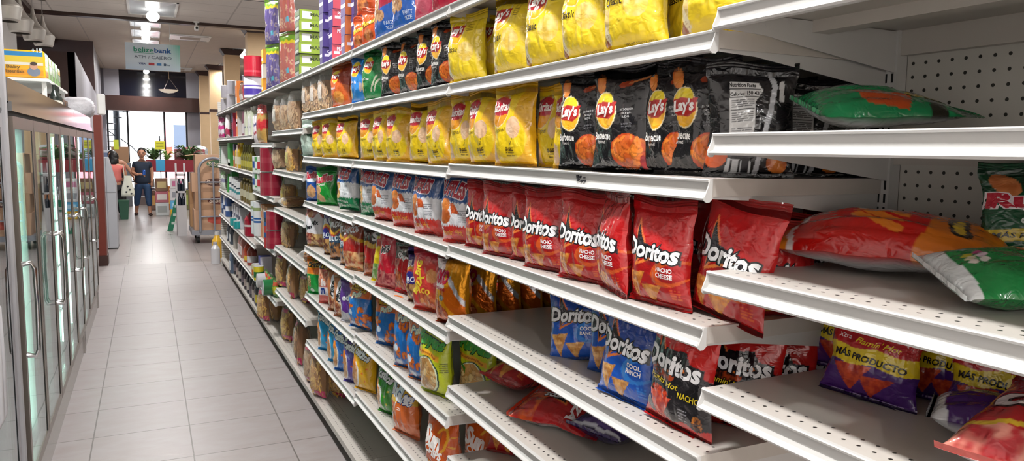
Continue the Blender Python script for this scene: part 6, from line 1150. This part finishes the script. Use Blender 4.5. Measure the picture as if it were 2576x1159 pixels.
for i in range(4): crate(.12 + .33 * i, 20.85, .0, .3, .25, .5 + .1 * (i % 2), ('5a3a28', 'a8642c', '6a6a3c', '4a3428')[i], f'crate of fruit under the produce table, {ORD[i]} from the left', ('b88a4c', 'd0a04c', '9aa84c', 'a86a3c')[i], 'fruit_crate', 'crate')
LEAF = mat('leaf_green', '5a7a4a', .6, var=.35, scale=30); LEAF2 = mat('leaf_pale', '8fb05c', .6, var=.3, scale=30)
def greens(x, y, z, w, h, n, label, m, seed):
    r = random.Random(seed); t = thing('leafy_bunch', label, 'greenery', (x, y, z)); b = MB(True)
    for i in range(n):
        a = r.uniform(0, 2 * PI); l = r.uniform(.5, 1) * w; e = r.uniform(.1, 1) * h; p = [(l * q * math.cos(a), l * q * math.sin(a) * .5, e * math.sin(q * 2.2) * 1.1) for q in (0, .35, .7, 1)]
        wd = (.008, .035, .03, .003); L = [(q[0] - math.sin(a) * s, q[1] + math.cos(a) * s, q[2] + .008) for q, s in zip(p, wd)]; R_ = [(q[0] + math.sin(a) * s, q[1] - math.cos(a) * s, q[2]) for q, s in zip(p, wd)]
        b.add(L + R_, [(j, j + 1, 5 + j, 4 + j) for j in range(3)])
    b.build('leaves', m, t); b = MB(); b.tube([(0, 0, 0), (0, 0, h * .4)], .03, 8); b.build('stem', LEAF2, t)
greens(.15, 21.2, 1.252, .4, .3, 70, 'dark leafy bunch at the left of the produce table', LEAF, 1); greens(.95, 21.2, 1.252, .45, .35, 80, 'dark leafy bunch at the right of the produce table', LEAF, 2); greens(.45, 21.08, 1.252, .2, .22, 30, 'pale lettuce at the front edge of the produce table', LEAF2, 4)
for i in range(3): crate(.75 + .25 * i, 21.55, 1.252, .24, .3, .28 + .05 * (i % 2), ('b86a74', 'c87a80', 'b85a64')[i], f'pink pack on the produce table, {ORD[i]} from the left', 'd8c4c4')
b = MB(True); r = random.Random(9); vs = []; n, m = 12, 8
for j in range(m + 1):
    for i in range(n): a = 2 * PI * i / n; v = PI * j / m; q = .8 + .35 * r.random(); vs.append((.22 * math.cos(a) * math.sin(v) * q, .18 * math.sin(a) * math.sin(v) * q, .22 - .22 * math.cos(v) * q))
b.add(vs, [(j * n + i, j * n + (i + 1) % n, (j + 1) * n + (i + 1) % n, (j + 1) * n + i) for j in range(m) for i in range(n)], 0, 'd4d6da', False); tag(b.build('plastic_sack', mat('sack_white', 'd2d6dc', .4), None, (1.42, 24.0, 1.19)), 'crumpled white plastic sack near the right storefront jamb', 'sack')
crate(1.42, 24.0, 0, .5, .5, 1.15, '5a5a60', 'grey cabinet under the white plastic sack', None, 'cabinet', 'cabinet')
t = thing('price_sign', 'yellow price sign on a thin post at the produce table', 'sign', (.28, 20.3, 0)); b = MB(); b.tube([(0, 0, 0), (0, 0, 1.85)], .012, 6); b.build('post', BLACKM, t); b = MB(); b.box(-.11, .11, -.016, -.012, 1.52, 1.72, 0, 'd0cc2c'); [b.box(-.08, .08, -.0175, -.016, z, z + .015, 0, '8a8a2a') for z in (1.58, 1.62, 1.66)]; b.build('panel', CARD, t); b = MB(); b.box(-.1, .1, -.02, -.01, 1.0, 1.28, 0, '3a9ac8'); b.build('price_card', CARD, t)
kb = MB(); kb.box(-.2, .2, -.15, .15, 0, .42, 0, '9a7658'); kb.box(-.14, -.02, -.153, -.15, .35, .6, 0, 'c8d040'); tag(kb.build('cardboard_box', KRAFT, None, (-.65, 22.4, 1.15)), 'brown carton with a yellow slip on the counter left of the walking woman', 'box')
crate(-.75, 22.5, 0, .7, .5, 1.148, '6a6c70', 'low grey counter under the brown carton', '8a8c90', 'counter', 'counter')
for i in range(4): crate(-1.1, 23.6, .3 + .3 * i, .4, .4, .27, ('5a6a8a', 'b0b8c8', '6a5a8a', 'c8ccd4')[i], f'wrapped tissue pack behind the customers, {ORD[i]} from the bottom', ('c8d0dc', '5a6a9a', 'c8c0d8', '6a7a9a')[i])
b = MB(); b.box(-.22, .22, -.2, .2, 0, .298); tag(b.build('low_stand', BLACKM, None, (-1.1, 23.6, 0)), 'low black stand under the wrapped tissue packs', 'stand')
t = thing('side_goods', 'stack of dark crates behind the customers', 'crate', (-.1, 22.8, 0)); b = MB(); [b.box(-.25, .25, -.15, .15, .24 * k, .24 * k + .22, 0, ('7a6a64', '5a4a50', '8a8078')[k % 3]) for k in range(3)]; b.build('crates', CARD, t)
# spiral stair outside and the street
t = thing('spiral_stair', 'dark spiral stair outside the left pane', 'staircase', (-1.02, 32.5, 0)); b = MB(True); b.tube([(0, 0, 0), (0, 0, 6)], .11, 10); b.build('column', BLACKM, t)
for k in range(22):
    a = k * .42; b = MB(); b.prism([(0, -.03), (.75 * math.cos(a), .75 * math.sin(a)), (.75 * math.cos(a + .38), .75 * math.sin(a + .38))], 'z', .2 + .22 * k, .24 + .22 * k); b.build('tread', BLACKM, t)
b = MB(); b.tube([(.75 * math.cos(k * .42), .75 * math.sin(k * .42), 1.1 + .22 * k) for k in range(22)], .02, 6); b.build('handrail', BLACKM, t)
b = MB(); b.box(-8, 8, 29.7, 45, -.12, 0); struct(b.build('street', mat('street_pale', 'b8b4b0', .8)))
FAC = mat('facade_white', 'd8d6d4', .8); t = thing('shop_building', 'white building with pink trim across the street', 'building', (0, 41, 0)); b = MB(); b.box(-8, 8, 0, 4, 0, 7); b.build('wall', FAC, t)
PINK = mat('trim_pink', 'd87a80', .7)
b = MB(); b.box(.75, 2.6, -.06, 0, 0, 2.75); b.box(-.6, 2.6, -.08, 0, 2.95, 3.1); b.build('pink_trim', PINK, t)
for x0, x1, z0, z1 in ((-.35, .2, 1.7, 2.7), (.45, .7, 2.0, 2.7), (1.2, 1.95, .9, 2.65)):
    b = MB(); b.box(x0 - .06, x1 + .06, -.1, 0, z0 - .06, z1 + .06); f = b.build('window', FAC, t); b = MB(); b.box(x0, x1, -.11, -.1, z0, z1); b.build('pane', mat('street_pane', 'a4aeb6', .5) if x0 < 1 else mat('street_door_dark', '4c5666', .5), f)
b = MB(); b.box(.85, 1.1, -.09, -.06, 1.25, 1.55); b.build('red_notice', mat('notice_red', 'd8442c', .6), t)
# ================================================================== people
SKIN = mat('skin_brown', 'b27f64', .55, bump=.03); HAIR = mat('hair_black', '17120f', .45); NAVY = mat('tshirt_navy', '1f2838', .85, bump=.1); DENIM = mat('denim_blue', '2e4666', .85, var=.25, scale=14, bump=.1); CORAL = mat('shirt_coral', 'c96a62', .85, bump=.1); BLKC = mat('trousers_black', '1b1a1c', .85)
def skin_mesh(name, verts, edges, radii, root=0, sub=2):
    me = bpy.data.meshes.new(name); me.from_pydata(verts, edges, []); o = bpy.data.objects.new(name, me); COL.objects.link(o)
    o.modifiers.new('s', 'SKIN'); o.modifiers['s'].use_smooth_shade = True
    for i, r in enumerate(radii): v = me.skin_vertices[0].data[i]; v.radius = r if isinstance(r, tuple) else (r, r); v.use_root = (i == root)
    m = o.modifiers.new('u', 'SUBSURF'); m.levels = m.render_levels = sub
    out = bpy.data.meshes.new_from_object(o.evaluated_get(bpy.context.evaluated_depsgraph_get())); bpy.data.objects.remove(o); out.name = name; return out
def merge(mesh, mb):
    bm = bmesh.new(); bm.from_mesh(mesh); n = bpy.data.meshes.new('x'); n.from_pydata(mb.v, [], mb.f); bm.from_mesh(n)
    for f in bm.faces: f.smooth = True
    bm.to_mesh(mesh); bm.free(); bpy.data.meshes.remove(n); return mesh
class Fig:
    def __init__(s): s.v = []; s.e = []; s.r = []
    def p(s, c, r, par=None):
        s.v.append(c); s.r.append(r); i = len(s.v) - 1
        if par is not None: s.e.append((par, i))
        return i
    def chain(s, par, L):
        for c, r in L: par = s.p(c, r, par)
        return par
    def mesh(s, name, sub=2): return skin_mesh(name, s.v, s.e, s.r, 0, sub)
def hand(mb, w, d, up, curl=.5, s=1.):
    """palm, four fingers and a thumb from wrist w along d"""
    d = Vector(d).normalized(); up = Vector(up).normalized(); side = d.cross(up).normalized(); w = Vector(w)
    mb.tube([w, w + d * .03 * s, w + d * .075 * s], [.022 * s, .032 * s, .03 * s], 8)
    for k, (o, l) in enumerate(((-.027, .062), (-.009, .072), (.009, .068), (.026, .052))):
        a = w + d * .072 * s + side * o * s; dn = -up
        mb.tube([a, a + d * l * .45 * s + dn * l * curl * .2 * s, a + d * l * .75 * s + dn * l * curl * .55 * s, a + d * l * (1 - curl * .3) * s + dn * l * curl * s], [.0085 * s, .008 * s, .0075 * s, .006 * s], 6)
    a = w + d * .03 * s - side * .03 * s; mb.tube([a, a + d * .03 * s - side * .018 * s, a + d * .06 * s - side * .014 * s - up * .012 * s], [.011 * s, .0095 * s, .007 * s], 6)
def head(mb, c, face, s=1.):
    """skull with eyes, nose, mouth and ears; face is the horizontal facing direction"""
    c = Vector(c); f = Vector(face).normalized(); l = Vector((0, 0, 1)).cross(f).normalized(); u = Vector((0, 0, 1)); n, m = 16, 12; vs = []
    for j in range(m + 1):
        b = PI * j / m
        for k in range(n):
            a = 2 * PI * k / n; x = math.sin(b) * math.cos(a); y = math.sin(b) * math.sin(a); z = -math.cos(b); jaw = 1 - .28 * max(0, -z) ** 1.5
            vs.append(tuple(c + f * (x * .094 * s * (jaw if x < 0 else 1)) + l * (y * .074 * s * jaw) + u * (z * .112 * s)))
    mb.add(vs, [(j * n + k, j * n + (k + 1) % n, (j + 1) * n + (k + 1) % n, (j + 1) * n + k) for j in range(m) for k in range(n)], 0, None, True)
    mb.tube([c + f * .088 * s + u * .012 * s, c + f * .108 * s - u * .022 * s, c + f * .09 * s - u * .03 * s], [.008 * s, .014 * s, .01 * s], 8)
    for q in (-1, 1): mb.ball(tuple(c + l * .074 * s * q - u * .005 * s), (.018 * s, .018 * s, .03 * s), 8)
    mb.tube([c + f * .082 * s - l * .024 * s - u * .055 * s, c + f * .093 * s - u * .053 * s, c + f * .082 * s + l * .024 * s - u * .055 * s], .006 * s, 6)
def face_parts(par, c, face, s=1.):
    c = Vector(c); f = Vector(face).normalized(); l = Vector((0, 0, 1)).cross(f).normalized(); u = Vector((0, 0, 1)); b = MB(True); e = MB(True)
    for q in (-1, 1): b.ball(tuple(c + f * .082 * s + l * .031 * s * q + u * .012 * s), .012 * s, 8); e.tube([c + f * .086 * s + l * .016 * s * q + u * .033 * s, c + f * .08 * s + l * .048 * s * q + u * .034 * s], .004 * s, 6)
    b.build('eyes', mat('eye_dark', '2a2220', .3), par); e.build('eyebrows', HAIR, par)
# ---- woman walking towards the camera
wl = (-.12, 19.35, 0)
W = thing('person', 'person in a navy T-shirt and cropped jeans walking up the aisle holding a blue can', 'person', wl)
F = Fig(); pel = F.p((0, 0, .78), (.115, .085)); ch = F.chain(pel, [((0, .0, .92), (.12, .095)), ((0, .01, 1.06), (.135, .098)), ((0, .015, 1.17), (.14, .092)), ((0, .015, 1.245), (.07, .06)), ((0, .0, 1.31), (.048, .048)), ((0, -.01, 1.36), (.05, .05))])
shz = 3
LH = F.chain(pel, [((.085, 0, .70), (.075, .075)), ((.11, -.05, .42), (.06, .06)), ((.13, -.08, .1), (.04, .04)), ((.135, -.12, .03), (.035, .03)), ((.14, -.2, .018), (.035, .018))])
RH = F.chain(pel, [((-.085, 0, .70), (.075, .075)), ((-.12, .02, .42), (.06, .06)), ((-.15, .12, .12), (.04, .04)), ((-.155, .1, .035), (.035, .03)), ((-.16, .02, .018), (.035, .018))])
F.chain(shz, [((.148, .01, 1.2), (.056, .056)), ((.205, .03, 1.0), (.046, .046)), ((.2, -.03, .83), (.034, .034)), ((.19, -.06, .76), (.026, .026))])
F.chain(shz, [((-.148, .01, 1.2), (.056, .056)), ((-.205, .0, .99), (.046, .046)), ((-.12, -.17, .95), (.034, .034)), ((-.07, -.22, .955), (.026, .026))])
me = F.mesh('body'); hb = MB(True); head(hb, (0, -.015, 1.425), (0, -1, 0)); hand(hb, (-.07, -.22, .955), (1, -.35, .05), (0, 0, 1), .8); hand(hb, (.19, -.06, .76), (0, -.1, -1), (1, 0, 0), .4); merge(me, hb); me.materials.append(SKIN); link('body', me, W); face_parts(W, (0, -.015, 1.425), (0, -1, 0))
F = Fig(); a = F.p((0, .0, .70), (.16, .135)); c = F.chain(a, [((0, .0, .80), (.178, .145)), ((0, .0, .92), (.168, .135)), ((0, .01, 1.06), (.172, .13)), ((0, .015, 1.17), (.162, .112)), ((0, .015, 1.225), (.085, .075))]); F.chain(4, [((.148, .01, 1.195), (.07, .07)), ((.188, .02, 1.07), (.066, .066))]); F.chain(4, [((-.148, .01, 1.195), (.07, .07)), ((-.188, .005, 1.07), (.066, .066))]); me = F.mesh('tshirt'); me.materials.append(NAVY); link('tshirt', me, W)
F = Fig(); a = F.p((0, 0, .84), (.15, .12)); a = F.p((0, 0, .77), (.165, .13), a); F.chain(a, [((.09, 0, .7), (.112, .112)), ((.112, -.05, .42), (.082, .08)), ((.127, -.075, .19), (.062, .06))]); F.chain(a, [((-.09, 0, .7), (.112, .112)), ((-.122, .02, .42), (.082, .08)), ((-.147, .1, .2), (.062, .06))]); me = F.mesh('jeans'); me.materials.append(DENIM); link('jeans', me, W)
b = MB(True); b.ball((0, .02, 1.455), (.09, .104, .114), 20); b.ball((0, .1, 1.45), (.045, .05, .06), 10); o = b.build('hair', HAIR, W); bm = bmesh.new(); bm.from_mesh(o.data)
bmesh.ops.delete(bm, geom=[v for v in bm.verts if v.co.y < -.03 and v.co.z < 1.485], context='VERTS'); bm.to_mesh(o.data); bm.free()
for q, (x, y) in enumerate(((.14, -.2), (-.16, .02))): b = MB(True); b.ball((x, y + .06, .02), (.045, .12, .02), 12); b.tube([(x - .045, y, .02), (x, y, .06), (x + .045, y, .02)], .012, 6); b.build('sandal', DARK, W)
b = MB(True); b.lathe([(0, 0), (.03, 0), (.032, .008), (.032, .1), (.027, .108), (0, .108)], 14, o=(.035, -.27, .945)); can_ = b.build('drink_can', mat('can_blue', '2c5aa8', .3, metal=.3), None, wl); tag(can_, 'blue drinks can held by the walking person', 'can')
# ---- customer in coral seen from behind
cl = (-.68, 18.9, 0); P = thing('person', 'person in a coral shirt and black trousers seen from behind with a tote bag', 'person', cl)
F = Fig(); pel = F.p((0, 0, .74), (.115, .09)); F.chain(pel, [((0, -.0, .9), (.115, .09)), ((0, -.0, 1.05), (.13, .095)), ((0, .02, 1.14), (.14, .1)), ((0, .04, 1.2), (.06, .06)), ((0, .07, 1.26), (.048, .048))])
for q in (-1, 1): F.chain(pel, [((.09 * q, 0, .64), (.075, .075)), ((.1 * q, .02, .4), (.06, .06)), ((.11 * q, .0, .09), (.045, .045)), ((.11 * q, .06, .03), (.04, .03)), ((.11 * q, .14, .018), (.036, .018))])
F.chain(3, [((.17, .02, 1.13), (.055, .055)), ((.22, .06, .94), (.044, .044)), ((.2, .2, .86), (.034, .034)), ((.18, .26, .86), (.026, .026))]); F.chain(3, [((-.17, .02, 1.13), (.055, .055)), ((-.21, .05, .92), (.044, .044)), ((-.15, .2, .85), (.034, .034)), ((-.12, .25, .86), (.026, .026))])
me = F.mesh('body'); hb = MB(True); head(hb, (0, .1, 1.33), (0, 1, 0), .98); hand(hb, (.18, .26, .86), (0, 1, 0), (0, 0, 1)); hand(hb, (-.12, .25, .86), (0, 1, 0), (0, 0, 1)); merge(me, hb); me.materials.append(SKIN); link('body', me, P); face_parts(P, (0, .1, 1.33), (0, 1, 0))
F = Fig(); a = F.p((0, 0, .74), (.168, .138)); F.chain(a, [((0, -.0, .92), (.155, .126)), ((0, -.0, 1.05), (.165, .126)), ((0, .02, 1.14), (.155, .112)), ((0, .035, 1.185), (.08, .075))]); F.chain(3, [((.17, .02, 1.125), (.07, .07)), ((.2, .045, 1.0), (.062, .062))]); F.chain(3, [((-.17, .02, 1.125), (.07, .07)), ((-.2, .04, 1.0), (.062, .062))]); me = F.mesh('shirt'); me.materials.append(CORAL); link('shirt', me, P)
F = Fig(); a = F.p((0, 0, .75), (.165, .135)); [F.chain(a, [((.09 * q, 0, .66), (.112, .112)), ((.1 * q, .02, .4), (.085, .085)), ((.11 * q, .0, .07), (.062, .062))]) for q in (-1, 1)]; me = F.mesh('trousers'); me.materials.append(BLKC); link('trousers', me, P)
for q in (-1, 1): b = MB(True); b.ball((.11 * q, .07, .026), (.048, .12, .03), 12); b.build('shoe', BLKC, P)
b = MB(True); b.ball((0, .075, 1.35), (.1, .105, .125), 14); b.ball((0, .02, 1.25), (.1, .07, .12), 12); b.build('hair', HAIR, P)
t = thing('tote_bag', 'white tote bag with dark prints hanging from the coral shirted person', 'bag', (-.42, 18.72, .48)); b = MB(True)
vs = []; n, m = 12, 8
for j in range(m + 1):
    v = j / m; w_ = .14 * (1 - .35 * v) * (.75 + .5 * math.sin(PI * min(1, v + .25)) * .6); vs += [(w_ * math.copysign(abs(math.cos(2 * PI * i / n)) ** .7, math.cos(2 * PI * i / n)), .045 * (1 - .6 * v) * math.sin(2 * PI * i / n), .46 * v) for i in range(n)]
b.add(vs, [(j * n + i, j * n + (i + 1) % n, (j + 1) * n + (i + 1) % n, (j + 1) * n + i) for j in range(m) for i in range(n)] + [tuple(range(n))[::-1]], 0, 'd4d2c0'); [b.ball((x, -.043, z), (.022, .008, .02), 8, 0, '23232a') for x, z in ((-.03, .1), (.04, .15), (.0, .22), (.07, .06))]; b.build('pouch', CARD, t)
for y in (-.015, .015): b = MB(True); b.tube([(-.06, y, .44), (-.07, y, .62), (-.075, y + .02, .7), (-.06, y + .05, .66)], .008, 6); b.build('strap', mat('strap_cream', 'cfcbb4', .8), t)
# ---- a third customer, mostly hidden
ql = (-.66, 19.9, 0); Q = thing('person', 'person with dark hair stooping behind the coral shirted customer', 'person', ql)
F = Fig(); pel = F.p((0, 0, .8), (.115, .09)); F.chain(pel, [((.0, -.02, .98), (.115, .09)), ((.0, -.05, 1.12), (.13, .095)), ((-.02, -.08, 1.2), (.13, .1)), ((-.05, -.12, 1.26), (.06, .06)), ((-.07, -.15, 1.3), (.048, .048))])
for q in (-1, 1): F.chain(pel, [((.09 * q, 0, .69), (.075, .075)), ((.1 * q, .0, .42), (.06, .06)), ((.11 * q, .0, .09), (.045, .045)), ((.11 * q, -.12, .02), (.036, .02))])
F.chain(3, [((.15, -.08, 1.2), (.055, .055)), ((.25, -.12, 1.06), (.044, .044)), ((.33, -.16, .92), (.034, .034)), ((.35, -.18, .85), (.026, .026))]); F.chain(3, [((-.18, -.08, 1.18), (.055, .055)), ((-.24, -.1, .96), (.044, .044)), ((-.2, -.16, .8), (.034, .034))])
me = F.mesh('body'); hb = MB(True); head(hb, (-.09, -.18, 1.36), (-.5, -1, 0), .98); hand(hb, (.35, -.18, .85), (.5, -.2, -1), (0, -1, 0)); hand(hb, (-.2, -.16, .8), (0, -.3, -1), (-1, 0, 0)); merge(me, hb); me.materials.append(SKIN); link('body', me, Q); face_parts(Q, (-.09, -.18, 1.36), (-.5, -1, 0))
F = Fig(); a = F.p((0, 0, .72), (.165, .135)); F.chain(a, [((.0, -.02, .98), (.155, .126)), ((.0, -.05, 1.12), (.165, .126)), ((-.02, -.08, 1.2), (.14, .11))]); me = F.mesh('shirt'); me.materials.append(mat('shirt_dark', '2a2a32', .85)); link('shirt', me, Q)
F = Fig(); a = F.p((0, 0, .78), (.165, .135)); [F.chain(a, [((.09 * q, 0, .7), (.112, .112)), ((.1 * q, .0, .42), (.085, .085)), ((.11 * q, .0, .09), (.06, .06))]) for q in (-1, 1)]; me = F.mesh('trousers'); me.materials.append(BLKC); link('trousers', me, Q)
b = MB(True); b.ball((-.075, -.155, 1.39), (.1, .105, .11), 14); b.build('hair', HAIR, Q)
# ================================================================== light
def area(name, loc, sx, sy, power, col=(1, .985, .965), rot=(0, 0, 0), spread=None):
    l = bpy.data.lights.new(name, 'AREA'); l.shape = 'RECTANGLE'; l.size = sx; l.size_y = sy; l.energy = power; l.color = col
    if spread: l.spread = spread
    o = bpy.data.objects.new(name, l); COL.objects.link(o); o.location = loc; o.rotation_euler = rot; return o
BULB = mat('lamp_bulb', 'ffffff', .5, emit='fffaf0', es=14.)
def lamp(x, y, z, label, power, w=.6, L=1.2, on=True, group='recessed ceiling lamps'):
    t = thing('ceiling_lamp', label, 'ceiling lamp', (x, y, z), 0, group)
    b = MB(); f = .03; hw, hl = w / 2, L / 2
    for x0, x1, y0, y1 in ((-hw, hw, -hl, -hl + f), (-hw, hw, hl - f, hl), (-hw, -hw + f, -hl, hl), (hw - f, hw, -hl, hl)): b.box(x0, x1, y0, y1, -.012, -.001)
    b.build('trim_frame', FIX, t)
    b = MB(); a = [(-hw + f, -hl + f, -.004), (hw - f, -hl + f, -.004), (hw - f, hl - f, -.004), (-hw + f, hl - f, -.004), (0, 0, -.03)]
    b.add(a, [(0, 1, 4), (1, 2, 4), (2, 3, 4), (3, 0, 4)][:], 0); b.build('reflector', FIXS, t)
    b = MB(True); b.lathe([(.0, -.19), (.05, -.18), (.085, -.14), (.09, -.1), (.06, -.06), (.035, -.045), (.035, -.02)], 16); b.build('bulb', BULB, t)
    b = MB(); b.tube([(0, 0, -.03), (0, 0, -.1)], .03, 8); b.build('socket', FIX, t)
    if power: area('lamp_light', (x, y, z - .2), .2, .2, power)
    return t
for i, y in enumerate((-2.2, .7, 3.6, 6.5, 9.4, 12.35)): lamp(.14, y, ZL, f'recessed ceiling lamp over the aisle, {ORD[5 - i]} from the dark cross beam', 66, w=.66, L=1.3)
for i, y in enumerate((18.1, 19.8, 21.5, 23.3, 25.05, 26.8, 28.5)): lamp(.06, y, ZH, f'recessed ceiling lamp in the front hall, {ORD[i]} beyond the dark cross beam', 70 if i % 2 == 0 else 0)
for i, y in enumerate((1., 5.5, 10)): lamp(3.0, y, ZL, f'recessed ceiling lamp over the next aisle, {ORD[i]} along that aisle', 75, group='lamps of the next aisle')
for i, y in enumerate((15.5, 18.5, 22, 26)): lamp(2.45, y, ZH, f'recessed ceiling lamp beside the cream pillars, {ORD[i]} beyond the cross beam', 75, group='lamps beside the pillars')
for i, (x, y) in enumerate(((-1., -4.2), (1.6, -4.2), (.3, -6.4), (3., -2.4), (4.2, -5))): lamp(x, y, ZL, f'added fill lamp out of view behind the camera, {ORD[i]}', 150, w=.66, L=1.3, group='added fill lamps')  # unseen lamps added as fill for the shaded shelves
# daylight
w = bpy.data.worlds.new('world'); S.world = w; w.use_nodes = True; nt = w.node_tree; nt.nodes.clear()
wo = nt.nodes.new('ShaderNodeOutputWorld'); bg = nt.nodes.new('ShaderNodeBackground'); nt.links.new(bg.outputs[0], wo.inputs[0])
bg.inputs[0].default_value = (.82, .9, 1, 1); bg.inputs[1].default_value = 5.
sl = bpy.data.lights.new('sun', 'SUN'); sl.energy = 11; sl.angle = .01; so_ = bpy.data.objects.new('sun', sl); COL.objects.link(so_); so_.rotation_euler = (math.radians(42), 0, math.radians(-12))
S.view_settings.view_transform = 'Standard'; S.view_settings.look = 'None'; S.view_settings.exposure = .02; S.view_settings.gamma = 1; S.view_settings.use_curve_mapping = False
cy = S.cycles; cy.max_bounces = 7; cy.diffuse_bounces = 4; cy.glossy_bounces = 4; cy.transmission_bounces = 4; cy.transparent_max_bounces = 12; cy.caustics_reflective = False; cy.caustics_refractive = False; cy.sample_clamp_indirect = 6
settle(); label_bags()
